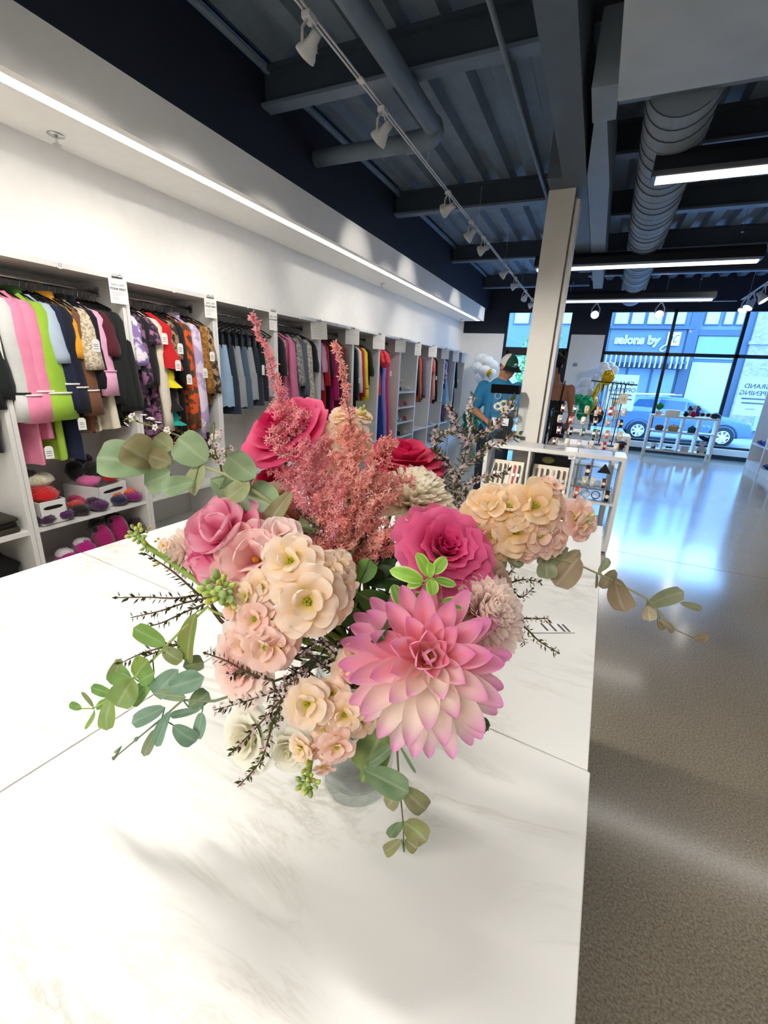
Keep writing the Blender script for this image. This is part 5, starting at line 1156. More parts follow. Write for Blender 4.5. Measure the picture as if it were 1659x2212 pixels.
# parked cars
TYRE = mat('tyre_rubber', '#10151c', .8); RIM = mat('alloy_rim', '#d8dee4', .3, metal=.5); CGL = mat('car_glass', '#2c4a66', .08)
def car(p, rz, label, colr):
    r = empty('car', p, rz, label=label, cat='car')
    PT = mat('car_paint_' + colr, colr, .25, metal=.3, coat=.6)
    prof = [(-.75, .42), (-.80, .62), (-.78, .95), (-.70, 1.08), (-.48, 1.50), (-.25, 1.60), (.6, 1.66), (1.35, 1.62), (1.75, 1.45), (2.35, 1.10), (3.0, 1.02), (3.45, .88), (3.55, .65), (3.5, .42), (3.1, .34), (-.4, .34)]
    ys = [-.91, -.88, .88, .91]
    def sec(q): return [(x, z, (.80 if z > 1.2 else .90) * q) for x, z in prof]
    vs = [(x, -w, z) for x, z, w in sec(1)] + [(x, w, z) for x, z, w in sec(1)]
    n = len(prof); fs = [tuple(range(n)), tuple(range(2*n-1, n-1, -1))] + [(i, n+i, n+(i+1) % n, (i+1) % n) for i in range(n)]
    MB().add(vs, fs).build('body', PT, r, bevel=.05)
    for s in (-1, 1):
        y = s*.87
        for pl in ([(-.42, 1.12), (.45, 1.12), (.45, 1.54), (-.18, 1.50)], [(.53, 1.12), (1.35, 1.12), (1.35, 1.50), (.53, 1.54)], [(1.43, 1.12), (2.15, 1.12), (1.72, 1.38), (1.43, 1.49)]):
            MB().prism(pl, y - .03, y + .015, 'Y').build('side_window', CGL, r)
        for x in (0, 2.69):
            wh = MB().lathe([(.22, -.11), (.34, -.11), (.36, -.06), (.36, .06), (.34, .11), (.22, .11)], 28).xf(Matrix.Translation((x, s*.83, .36)) @ Matrix.Rotation(radians(90), 4, 'X')).build('wheel', TYRE, r, True)
            sp = MB().lathe([(.20, -.02), (.23, -.02), (.23, .02), (.20, .02), (.2, -.02)], 28); sp.lathe([(0, -.03), (.06, -.03), (.06, .03), (0, .03)], 14)
            for k in range(7): sp.box((.13*cos(2*pi*k/7), .13*sin(2*pi*k/7), 0), (.18, .06, .035), rz=2*pi*k/7)
            sp.xf(Matrix.Translation((x, s*.92, .36)) @ Matrix.Rotation(radians(90), 4, 'X')).build('rim', RIM, wh)
            MB().tube([(x + .42*cos(a), s*.895, .36 + .42*sin(a)) for a in [pi*k/12 for k in range(13)]], .035, 6).build('wheel_arch', mat('black_cladding', '#1d2a38', .7), r, True)
        MB().ball((1.95, s*1.0, 1.12), (.1, .07, .07)).build('mirror', PT, r, True)
        MB().ball((-.74, s*.72, .98), (.05, .16, .07)).build('tail_light', mat('tail_light', '#d01030', .3, emit=1.2, emitcol=(1, .05, .2)), r, True)
        MB().ball((3.35, s*.7, .86), (.12, .15, .06)).build('headlight', RIM, r, True)
    MB().prism([(-.70, 1.10), (-.46, 1.48), (-.44, 1.47), (-.66, 1.10)], -.7, .7, 'Y').build('rear_window', CGL, r)
    MB().tube([(-.3, -.7, 1.66), (1.2, -.7, 1.72)], .02, 6).tube([(-.3, .7, 1.66), (1.2, .7, 1.72)], .02, 6).build('roof_rail', CHROME, r)
    return r
car((1.66, 20.3, -.55), radians(2), 'grey-blue parked hatchback seen through the big window', '#48627f')
car((9.6, 20.3, -.55), radians(180), 'pale silver car at the right edge of the window view', '#8a9cab')
# street tree
r = empty('street_tree', (-1.9, 16.4, -.1), label='leafy green street tree seen through the glass door right of the column', cat='tree')
MB().tube([(0, 0, 0), (.05, 0, 1.2), (.0, .05, 2.4)], [.09, .07, .04], 8).build('trunk', mat('bark', '#5a4a40', .9), r, True)
mb = MB(); rr = random.Random(3)
for _ in range(1500):
    a, b, q = rr.uniform(0, 6.28), rr.uniform(-1, 1), rr.uniform(.55, 1)
    c = Vector((cos(a)*sqrt(1-b*b)*.75*q, sin(a)*sqrt(1-b*b)*.7*q, 1.9 + b*1.45*q)); d = Vector((rr.uniform(-1, 1), rr.uniform(-1, 1), rr.uniform(-1, 1))).normalized(); e = d.orthogonal().normalized()
    mb.add([c, c + d*.06 + e*.035, c + d*.14, c + d*.06 - e*.035], [(0, 1, 2, 3)])
mb.build('foliage', mat('tree_leaf', '#5f9a4a', .6, var=.3), r)
# ------------------------------------------------------------------ vase
VX, VY = -.166, .332
PETAL = mat_attr('petal', .55, .38, .25); LEAFM = mat_attr('leaf', .5, .15, .4, .14, 90); STEMM = mat_attr('stem', .5, .05, .4)
r = empty('glass_vase', (VX, VY, ZC_ + .0008), label='clear round glass vase standing on the marble counter, holding the bouquet', cat='vase')
prof = [(0, 0), (.034, 0), (.0365, .003), (.0375, .012), (.039, .03), (.0425, .10), (.0455, .155), (.0435, .155), (.0405, .10), (.037, .03), (.0345, .016), (.0, .013)]
MB().lathe(prof, 40).build('vessel', thin_glass('vase_glass', (.93, .955, .945), 2.1), r, True)
wm = thin_glass('vase_water', (.985, .995, .99), 1.15)
MB().lathe([(0, .0135), (.034, .0165), (.0366, .03), (.0400, .098), (0, .098)], 40).build('water', wm, r, True)
MOUTH = Vector((VX, VY, ZC_ + .155))
rs = random.Random(11)
def stem_path(p, n, into=True):
    """from a flower head at p facing n, back into the vase"""
    a, q = rs.uniform(0, 6.28), rs.uniform(.004, .026)
    m = MOUTH + Vector((cos(a)*q, sin(a)*q, 0)); a2 = a + pi + rs.uniform(-.5, .5); e = Vector((VX + cos(a2)*q*.8, VY + sin(a2)*q*.8, ZC_ + rs.uniform(.06, .10)))
    c = p - n * min(.05, (p - m).length * .5)
    pts = []
    for i in range(9):
        t = i / 8; pts.append(p*(1-t)**2 + c*(2*t*(1-t)) + m*t*t)
    return pts + [m.lerp(e, .5), e]
SG, SG2 = hx('#5f8a35'), hx('#8aa84a')
def add_stem(r, M, p, n, rad=.0022, col=SG, name='stem'):
    I = M.inverted(); return MB().tube([I @ q for q in stem_path(p, n)], rad, 7, col=col).build(name, STEMM, r, True)

# ------------------------------------------------------------------ petals
def petal(mb, az, r0, z0, L, W, e0, e1, cup, colf, a=.6, b=.35, ruf=0., nu=8, nv=6, base=.25, ph=0., fold=0., kf=5):
    xs, zs = [0.], [0.]; us = [1 - (1 - i/nu)**1.7 for i in range(nu + 1)]; es = [e0 + (e1 - e0)*u for u in us]
    for i in range(nu):
        du = us[i+1] - us[i]; em = (es[i] + es[i+1])/2; xs.append(xs[-1] + cos(em)*L*du); zs.append(zs[-1] + sin(em)*L*du)
    um = a/(a+b); nm = 1/((um**a)*((1-um)**b)); ca, sa = cos(az), sin(az)
    vs, cs, fs = [], [], []
    for i in range(nu + 1):
        u = us[i]; w = W/2*max(base*(1-u)**2, nm*(u**a)*((1-u)**b) if 0 < u < 1 else 0)
        if u == 1: w = W*.03
        for j in range(nv + 1):
            s = -1 + 2*j/nv
            k = cup*w*s*s - fold*w*(1-abs(s)) + ruf*u*u*sin(kf*s + ph + 3*u)
            x = r0 + xs[i] - sin(es[i])*k; z = z0 + zs[i] + cos(es[i])*k; y = w*s*(1 - .25*abs(cup)*s*s)
            vs.append((x*ca - y*sa, x*sa + y*ca, z)); cs.append(colf(u, s))
    for i in range(nu):
        for j in range(nv):
            q = i*(nv+1)+j; fs.append((q, q+1, q+nv+2, q+nv+1))
    return mb.add(vs, fs, cs)
def rpetal(mb, az, dphi, rb, rt, h, curl, wave, z0, colf, seed, nu=9, nv=10, edge=.0):
    vs, cs, fs = [], [], []
    rd = random.Random(seed); p1, p2, k1 = rd.uniform(0, 6.28), rd.uniform(0, 6.28), rd.uniform(3, 6)
    for i in range(nu + 1):
        u = i/nu; wf = .35 + .65*sin(pi/2*min(1, u*1.35)); wf *= 1 - .22*max(0, u-.7)**2/.09
        for j in range(nv + 1):
            s = -1 + 2*j/nv
            phi = az + s*dphi/2*wf
            z = z0 + h*u*(1 - .13*s**4*u); rr = rb + (rt - rb)*u**.8
            c = max(0, u-.55)/.45
            rr += curl*h*.45*c*c + edge*s**4*u; z -= curl*h*.30*c**3
            wv = wave*u*u*(sin(k1*s*2 + p1) + .5*sin(k1*4.3*s + p2)); rr += wv; z += wv*.6
            vs.append((rr*cos(phi), rr*sin(phi), z)); cs.append(colf(u, s))
    for i in range(nu):
        for j in range(nv):
            q = i*(nv+1)+j; fs.append((q, q+1, q+nv+2, q+nv+1))
    return mb.add(vs, fs, cs)
def sepals(r, R, col=SG):
    mb = MB()
    for k in range(5): petal(mb, 2*pi*k/5, .003, -.004*R/.05, R*.7, R*.22, -.3, .3, .2, lambda u, s: mix(col, SG2, u), .4, .9, nu=5, nv=2)
    mb.ball((0, 0, -.004), (R*.16, R*.16, R*.16), 10, 6, col=col); mb.build('sepals', LEAFM, r, True)
def rose(name, px, py, Rpx, d, face, cols, label, cat, wave=.0006, layers=None, roll=0., group=None, hs=1.0):
    p = at(px, py, d); R = Rpx*d/F_PX; n = cdir(*face); M = frame(p - n*R*.35, n, roll)
    r = empty(name, M=M, label=label, cat=cat, group=group); sd = int(px*7 + py)
    inner, outer, edge = (hx(c) for c in cols); rd = random.Random(sd)
    LY = layers or [(3, .02, .13, .60, 210, 0.), (3, .06, .26, .66, 160, .12), (4, .10, .42, .66, 125, .25), (5, .14, .58, .60, 105, .5), (5, .18, .76, .50, 95, .8), (5, .20, .92, .36, 88, 1.0)]
    a = rd.uniform(0, 6)
    for li, (n_, rb, rt, h, dp, cu) in enumerate(LY):
        t = li/(len(LY)-1)
        for k in range(n_):
            f0 = mix(inner, outer, t)
            cf = lambda u, s, f0=f0: mix(mix(f0, inner, .5*(1-u)), edge, max(0, u-.72)*1.6*t + .15*abs(s)*t)
            mb = rpetal(MB(), a + 2*pi*k/n_ + rd.uniform(-.18, .18), radians(dp), rb*R, rt*R*rd.uniform(.92, 1.06), h*R*hs*rd.uniform(.92, 1.05), cu, wave*R/.05*(1 + t), -.02*R*li, cf, sd + li*31 + k)
            mb.build('petal', PETAL, r, True)
        a += 2*pi/n_*.5 + .4
    sepals(r, R); add_stem(r, M, p - n*R*.4, n, .0026)
    return r
LS = [(3, .02, .14, .80, 210, 0.), (3, .06, .28, .86, 165, .10), (4, .12, .44, .86, 130, .2), (4, .18, .60, .80, 125, .4), (5, .24, .78, .70, 110, .6), (5, .28, .92, .56, 105, .8)]
HOT = ('#e0347a', '#f25c9a', '#fb9cc0')
rose('rose', 967, 1178, 106, .42, (.2, .5, .8), HOT, 'large hot pink garden rose in the front right of the bouquet, above the dahlia', 'rose', .0011, [(3, .02, .10, .50, 230, 0.), (4, .05, .20, .56, 170, .1), (4, .10, .34, .60, 150, .2), (5, .14, .48, .60, 125, .35), (5, .18, .64, .54, 115, .6), (5, .2, .80, .44, 110, .9), (5, .22, .96, .30, 105, 1.1)], 1.0)
rose('rose', 612, 932, 96, .49, (-.4, .55, .7), ('#d2175c', '#ea3a7c', '#f57fa6'), 'hot pink rose at the upper left, behind the pink feathery plumes', 'rose', layers=LS)
rose('rose', 872, 992, 82, .53, (.15, .85, .45), ('#cc184e', '#e83668', '#f0688c'), 'deep pink rose at the back right, above the cream chrysanthemum', 'rose', layers=LS)
rose('rose', 583, 1035, 52, .50, (-.3, .6, .6), ('#c4124e', '#e02a6a', '#f05a8a'), 'small deep pink rose under the upper left rose', 'rose')
BL = ('#f8c4bc', '#fdeee2', '#fff9f2')
rose('rose', 508, 1432, 98, .405, (-.55, .05, .8), BL, 'blush cream garden rose at the left, below the peach stock flowers', 'rose', .001, [(4, .04, .16, .45, 150, 0.), (5, .08, .28, .5, 120, .1), (6, .12, .42, .52, 105, .25), (6, .16, .58, .5, 95, .45), (6, .2, .76, .44, 90, .7), (6, .22, .94, .32, 85, .9)], .4)
WH = ('#f6f1da', '#fdfbf0', '#ffffff')
rose('rose', 528, 1595, 78, .41, (-.5, .05, .85), WH, 'ivory white rose at the lower left of the bouquet', 'rose')
rose('rose', 622, 1622, 58, .40, (-.1, -.15, .95), WH, 'smaller ivory white rose beside the vase, lower left', 'rose')
rose('rose', 1082, 1272, 64, .45, (.75, .1, .6), ('#e8c6ae', '#f3ddcb', '#f9ece0'), 'beige cream rose at the right edge, behind the white chrysanthemum', 'rose')
rose('rose', 628, 1125, 52, .455, (.1, .6, .7), ('#f0c49a', '#f6dcbe', '#fbeedd'), 'pale apricot rose under the eucalyptus at the upper left', 'rose')
def lisianthus(px, py, Rpx, d, face, cols, label):
    p = at(px, py, d); R = Rpx*d/F_PX; n = cdir(*face); M = frame(p - n*R*.35, n); r = empty('lisianthus', M=M, label=label, cat='lisianthus')
    ci, cm_, ce = (hx(c) for c in cols); rd = random.Random(px + py)
    for ri, (k_, L_, W_, ea, eb) in enumerate(((3, .60, .80, 74, 56), (4, .80, 1.0, 52, 26), (5, .95, 1.12, 32, 2), (5, 1.0, 1.12, 14, -22))):
        off = rd.uniform(0, 6)
        for k in range(k_):
            az = off + 2*pi*k/k_ + rd.uniform(-.15, .15); dl = rd.uniform(-7, 7)
            cf = lambda u, s: mix(mix(ci, cm_, min(1, u*1.3)), ce, max(0, u - .62)*1.9)
            mb = petal(MB(), az, R*.05, R*(.12 - .05*ri), R*L_*rd.uniform(.92, 1.06), R*W_, radians(ea + dl), radians(eb + dl), rd.uniform(.15, .35), cf, .75, .26, ruf=R*.036, nu=13, nv=20, base=.25, ph=rd.uniform(0, 6), kf=rd.uniform(6, 9))
            mb.build('petal', PETAL, r, True)
    MB().ball((0, 0, R*.22), (R*.08, R*.08, R*.2), 8, 6, col=hx('#e0a030')).build('flower_centre', LEAFM, r, True)
    sepals(r, R); add_stem(r, M, p - n*R*.4, n, .0022)
lisianthus(478, 1148, 104, .415, (-.3, .5, .8), ('#dc5088', '#f292b2', '#fbccd8'), 'ruffled pink lisianthus at the left of the bouquet')
lisianthus(450, 1222, 62, .42, (-.5, -.3, .75), ('#b81a5c', '#e0488e', '#f084b2'), 'magenta lisianthus hanging below the ruffled pink one')
lisianthus(550, 1208, 98, .395, (.0, .3, .95), ('#f4a0a6', '#fccfca', '#feebe4'), 'pale pink ruffled lisianthus in front of the pink one')
lisianthus(606, 1152, 52, .40, (.2, .6, .7), ('#f8ccc8', '#fde6e0', '#fff5f0'), 'very pale lisianthus between the pale pink one and the plumes')

# dahlia
def dahlia():
    d = .36; p = at(925, 1420, d); R = 186*d/F_PX; n = cdir(.03, .42, .9); M = frame(p - n*R*.25, n, 0)
    r = empty('dahlia', M=M, label='big pink dahlia with pale petal tips at the front of the bouquet', cat='dahlia')
    N = 66; tip, midc, lite, org, crm, cor = hx('#ee8ed2'), hx('#fdb0c8'), hx('#ffdbe4'), hx('#f8b048'), hx('#fff6e8'), hx('#fb8494')
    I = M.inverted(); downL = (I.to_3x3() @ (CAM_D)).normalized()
    rows = [(4, .30, .26, 66, 98), (6, .45, .32, 52, 74), (9, .64, .34, 38, 56), (11, .80, .34, 24, 41), (13, .92, .32, 10, 26), (14, .99, .30, -4, 11), (14, .99, .28, -18, -6), (13, .92, .25, -33, -24)]
    rd = random.Random(4)
    for ri, (k_, L_, W_, ea, eb) in enumerate(rows):
        q = ri/(len(rows) - 1); off = rd.uniform(0, 6)
        for k in range(k_):
            az = off + 2*pi*k/k_ + rd.uniform(-.10, .10); dl = rd.uniform(-4, 4)
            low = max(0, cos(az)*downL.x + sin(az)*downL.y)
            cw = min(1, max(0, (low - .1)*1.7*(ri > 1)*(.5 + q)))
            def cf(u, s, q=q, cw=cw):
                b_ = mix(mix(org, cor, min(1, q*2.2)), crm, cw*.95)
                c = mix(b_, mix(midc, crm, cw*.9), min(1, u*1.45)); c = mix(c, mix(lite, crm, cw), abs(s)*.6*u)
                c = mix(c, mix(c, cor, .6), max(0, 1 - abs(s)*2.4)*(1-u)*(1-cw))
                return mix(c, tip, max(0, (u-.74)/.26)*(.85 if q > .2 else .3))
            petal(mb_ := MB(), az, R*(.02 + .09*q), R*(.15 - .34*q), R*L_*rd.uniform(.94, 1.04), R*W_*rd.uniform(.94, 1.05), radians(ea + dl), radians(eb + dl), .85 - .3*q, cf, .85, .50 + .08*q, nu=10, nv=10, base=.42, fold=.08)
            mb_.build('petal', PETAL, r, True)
    mb = MB()
    for i in range(14):
        az = i*2.4; petal(mb, az, R*.01*i/14, R*.14, R*(.10 + .10*i/14), R*.10, radians(88), radians(118), .9, lambda u, s: mix(hx('#9a6a1c'), hx('#f4b24a'), u), .6, .5, nu=5, nv=4)
    mb.build('flower_centre', PETAL, r, True)
    sepals(r, R*.8); add_stem(r, M, p - n*R*.4, n, .003)
dahlia()
def bud(name, px, py, rpx, d, label, cat):
    p = at(px, py, d); n = cdir(.4, -.2, .8); M = frame(p, n); r = empty(name, M=M, label=label, cat=cat); R = rpx*d/F_PX
    MB().ball((0, 0, 0), (R, R, R*.8), 14, 8, col=hx('#4a6a2c')).build('bud', LEAFM, r, True)
    mb = MB()
    for k in range(8): petal(mb, 2*pi*k/8, R*.7, -R*.35, R*1.1, R*.5, 1.0, 2.0, .2, lambda u, s: mix(hx('#5a7a34'), hx('#8a9a58'), u), .4, .8, nu=4, nv=2)
    mb.build('bract', LEAFM, r, True); add_stem(r, M, p - n*R, n, .0014)
bud('dahlia_bud', 1042, 1566, 17, .40, 'small green flower bud peeking out below the dahlia at its lower right', 'flower bud')

# chrysanthemums
PLUME = mat_attr('fine_floret', .6, .55, .2)
def mum(px, py, Rpx, d, face, c0, c1, label, n=170, flat=0.):
    p = at(px, py, d); R = Rpx*d/F_PX; nn = cdir(*face); M = frame(p - nn*R*.3, nn); r = empty('chrysanthemum', M=M, label=label, cat='chrysanthemum')
    mb = MB(); rd = random.Random(px); A, B = hx(c0), hx(c1)
    for i in range(n):
        t = (i + .5)/n; q = t**.7
        e0 = radians(88 - (96 + flat)*q + rd.uniform(-5, 5)); e1 = e0 + radians(rd.uniform(5, 28))
        petal(mb, i*2.39996, R*.08*q, R*(.22 - .42*q), R*(.42 + .52*q)*rd.uniform(.92, 1.05), R*.21, e0, e1, .7, lambda u, s: mix(A, B, u**.7), .45, .28, nu=5, nv=3, base=.5)
    mb.build('ray_petals', PLUME, r, True)
    mb = MB()
    for i in range(26): petal(mb, i*2.4, 0, R*.2, R*.25, R*.10, radians(86), radians(120), .7, lambda u, s: mix(A, B, .4*u), .5, .4, nu=4, nv=2)
    mb.build('flower_centre', PETAL, r, True); sepals(r, R*.6); add_stem(r, M, p - nn*R*.4, nn, .0024)
mum(902, 1052, 114, .485, (.28, .80, .42), '#f3e6c6', '#fdf8ea', 'cream chrysanthemum at the back right, under the deep pink rose', 230)
mum(1055, 1318, 122, .405, (.35, .45, .85), '#fbdacf', '#fff2ea', 'white and pale pink chrysanthemum right of the dahlia', 250)
mum(383, 1190, 66, .435, (-.65, .1, .65), '#f2d8c6', '#fdf3ea', 'cream chrysanthemum at the far left, behind the magenta lisianthus', 130)
mum(590, 1066, 52, .47, (-.1, .55, .75), '#f4dcc0', '#fdf2e2', 'small cream chrysanthemum behind the eucalyptus at the upper left', 110)

# stock stems
def floret(r, M, px, py, rpx, d, face, sd, cols, dbl=True):
    p = at(px, py, d); R = rpx*d/F_PX; n = cdir(*face); F = M.inverted() @ frame(p - n*R*.25, n, sd)
    rd = random.Random(sd*13 + 5); base, main, rim = cols; mb = MB()
    for wh, (k, L, W_, e0, e1, z) in enumerate(((5, 1.0, 1.0, .45, -.25, 0), (4, .80, .92, .75, -.05, .08), (3, .5, .62, 1.1, .6, .14))[:3 if dbl else 1]):
        for i in range(k):
            az = 2*pi*i/k + wh*.62 + rd.uniform(-.15, .15)
            petal(mb, az, R*.06, R*z, R*L*rd.uniform(.88, 1.05), R*W_*rd.uniform(.9, 1.05), e0 + rd.uniform(-.15, .15), e1 + rd.uniform(-.35, .35), rd.uniform(-.15, .3),
                  lambda u, s: mix(mix(base, main, min(1, u*1.65)), rim, max(0, u-.6)*1.6 + .25*abs(s)*u), .55, .30, ruf=R*.055, nu=10, nv=10, base=.3, ph=rd.uniform(0, 6), kf=4.2)
    o = mb.xf(F).build('floret', PETAL, r, True)
    mb = MB()
    for i in range(5): a = 2*pi*i/5; mb.ball((R*.06*cos(a), R*.06*sin(a), R*.2), (R*.05, R*.05, R*.13), 6, 5, col=hx('#b8c23a'))
    mb.xf(F).build('floret_centre', LEAFM, o, True)
def budcluster(r, M, px, py, rpx, d, n_, sd, cols, name='bud'):
    rd = random.Random(sd); I = M.inverted()
    for i in range(n_):
        a = i*2.4; q = rpx*sqrt(i/n_)*.8; b = at(px + q*cos(a), py + q*sin(a), d + rd.uniform(-.006, .008)); R = rpx*.25*d/F_PX*rd.uniform(.8, 1.1)
        ax = (CAM_R*cos(a)*.6 - CAM_F*.5 + CAM_D*sin(a)*.6 - Vector((0, 0, -.3))).normalized(); F = I @ frame(b, ax)
        mb = MB().ball((0, 0, 0), (R*.72, R*.72, R*1.2), 10, 7, col=cols[i % len(cols)])
        for k in range(4): petal(mb, 2*pi*k/4, R*.62, -R*.8, R*1.6, R*.6, 1.3, 1.75, .2, lambda u, s: mix(hx('#7fa04a'), hx('#b9cf86'), u), .4, .7, nu=4, nv=2)
        mb.xf(F).build(name, LEAFM, r, True)
def stock(head, flor, buds, d, label, cols, spine):
    p0 = at(*spine[0]); M = Matrix.Translation(p0); r = empty('stock_stem', M=M, label=label, cat='stock flower', group=None)
    for i, f in enumerate(flor):
        x, y, q = f[:3]; dd = f[3] if len(f) > 3 else d; fc = f[4] if len(f) > 4 else (.25*(x - head[0])/100, -.25*(y - head[1])/100, 1.0)
        floret(r, M, x, y, q, dd, fc, i + int(x), f[5] if len(f) > 5 else cols)
    for b in buds: budcluster(r, M, *b)
    I = M.inverted(); pts = [I @ at(*s) for s in spine]; pe = at(*spine[-1])
    MB().tube(pts + [I @ q for q in stem_path(pe, CAM_F * -.3)[1:]], .0026, 8, col=hx('#8fb04a')).build('stem', STEMM, r, True)
PCH = tuple(hx(c) for c in ('#f0e04e', '#fee4c8', '#fff3e6')); PNK = tuple(hx(c) for c in ('#f0de6a', '#fdd6c8', '#fee8df')); APR = tuple(hx(c) for c in ('#f2d258', '#fcdcae', '#feecd4'))
GB = [hx('#b4cc80'), hx('#cfdc78'), hx('#dcdc6a'), hx('#a6c078')]; YB = [hx('#e0c24a'), hx('#d6cc58')]
stock((620, 1290), [(626, 1210, 68, .358, (-.05, .35, .9)), (664, 1300, 86, .350, (.1, .05, 1)), (704, 1232, 46, .368), (738, 1222, 40, .376, (.6, .3, .8)), (742, 1270, 42, .372, (.6, -.1, .8)), (716, 1322, 56, .368, (.5, -.4, .8)), (640, 1345, 60, .366, (0, -.6, .8)),
                    (548, 1338, 50, .362, (-.2, .3, .9), PNK), (572, 1398, 70, .360, (-.1, -.2, 1), PNK), (518, 1398, 46, .370, (-.5, -.3, .8), PNK), (606, 1398, 48, .362, (.3, -.3, .9), PNK), (530, 1288, 44, .37, (-.4, .2, .9)), (566, 1268, 44, .37), (598, 1248, 44, .37), (500, 1315, 34, .376, (-.6, 0, .8), PNK), (682, 1262, 44, .366)],
      [(472, 1272, 44, .362, 18, 3, GB), (498, 1300, 24, .366, 4, 5, YB)], .365, 'tall peach stock stem at the front left of the bouquet with green buds', PCH, [(470, 1272, .366), (510, 1308, .372), (570, 1300, .385), (640, 1300, .395), (690, 1360, .41)])
stock((700, 1560), [(662, 1522, 60, .365, (-.1, .1, 1)), (742, 1546, 50, .37), (718, 1498, 40, .378, (.1, .5, .8)), (764, 1412, 32, .402, (.2, .5, .8)), (748, 1446, 34, .395), (706, 1578, 40, .374), (780, 1558, 44, .388, (.4, -.1, .9)), (728, 1615, 44, .362, (.2, -.2, .9), PNK), (648, 1618, 36, .37, (-.5, -.2, .8)), (690, 1622, 34, .372, (0, -.4, .9), PNK), (700, 1662, 26, .37, (.1, -.6, .7), PNK)],
      [(664, 1694, 30, .366, 14, 8, GB), (662, 1660, 22, .366, 4, 9, YB)], .37, 'peach stock stem drooping over the front of the glass vase', PCH, [(664, 1692, .372), (672, 1630, .378), (712, 1500, .392), (735, 1470, .4), (750, 1500, .42)])
stock((1120, 1130), [(1056, 1088, 50, .455, (-.3, .4, .9)), (1100, 1092, 56, .45, (-.1, .3, 1)), (1158, 1092, 62, .448, (.1, .2, 1)), (1190, 1044, 34, .46, (.2, .8, .6), PNK), (1198, 1086, 38, .46, (.5, .2, .8), PNK), (1058, 1160, 46, .455, (-.3, -.2, .9)), (1118, 1150, 58, .45), (1168, 1158, 52, .452, (.2, -.2, 1), PNK), (1200, 1168, 44, .46, (.4, -.3, .9), PNK), (1140, 1192, 42, .46, (.1, -.6, .8), PNK), (1026, 1112, 44, .465, (-.6, .1, .8)), (1080, 1190, 30, .462, (-.2, -.6, .8)),
                     (1252, 1122, 50, .462, (.3, .1, 1), PNK), (1262, 1140, 34, .458, (.4, -.5, .8), PNK)], [(1268, 1122, 20, .452, 6, 11, GB)], .455, 'apricot stock stem reaching out to the right of the bouquet', APR, [(1272, 1122, .462), (1215, 1118, .465), (1120, 1125, .47), (1040, 1150, .47), (980, 1220, .47)])
stock((745, 930), [(744, 934, 50, .475, (0, .4, .9)), (712, 928, 36, .482, (-.4, .5, .8)), (772, 962, 40, .48, (.4, .2, .9)), (740, 896, 34, .482, (0, .8, .6)), (728, 985, 40, .485), (784, 896, 24, .478, (.3, .7, .7))], [(786, 892, 22, .474, 4, 14, YB), (770, 905, 14, .476, 3, 15, GB)], .48, 'cream and peach stock stem behind the pink plumes at the top', PCH, [(782, 880, .482), (760, 940, .486), (750, 1040, .48), (760, 1150, .46)])
stock((310, 1160), [(352, 1178, 16, .425, (-.3, .2, .9))], [(294, 1152, 26, .42, 12, 21, GB), (328, 1136, 13, .422, 2, 22, YB), (342, 1164, 14, .422, 2, 23, YB), (312, 1182, 17, .42, 4, 24, GB + YB), (340, 1216, 15, .424, 2, 25, YB), (316, 1158, 14, .422, 3, 26, GB)], .42, 'stem of green and yellow stock buds sticking out at the far left', PCH, [(292, 1150, .425), (318, 1180, .426), (352, 1202, .43), (420, 1250, .43), (520, 1330, .43)])

# leaves
def leafmesh(mb, I, b, t, w, n, c0, c1, shape=(.55, .35), bend=.15, fold=.25, sd=0, rim=None):
    b, t = Vector(b), Vector(t); ax = t - b; L = ax.length; ax.normalize(); n = Vector(n); n = (n - ax*n.dot(ax)).normalized(); s_ = ax.cross(n)
    a, q = shape; um = a/(a+q); nm = 1/(um**a*(1-um)**q); rd = random.Random(sd); tw = rd.uniform(-.35, .35)
    nu, nv = 10, 12
    def fn(u, v):
        s = v*2 - 1; w_ = w/2*(nm*u**a*(1-u)**q if 0 < u < 1 else .015)
        o = n*(bend*L*4*u*(1-u) + fold*w_*abs(s) + .06*w_*sin(7*u + 3*s + sd) + tw*w_*s*u)
        return I @ (b + ax*(L*u) + s_*(w_*s) + o)
    R_ = rim
    def cf(u, v):
        s = abs(v*2 - 1); c = mix(c0, c1, .5 + .5*noise.noise(Vector((u*3 + sd, v*3, sd*.7)))); c = mix(c, mix(c, (1, 1, .85), .14), max(0, 1 - s*7))
        return mix(c, R_, max(0, (s-.7)/.3)) if R_ else c
    return mb.grid(fn, nu, nv, cf)
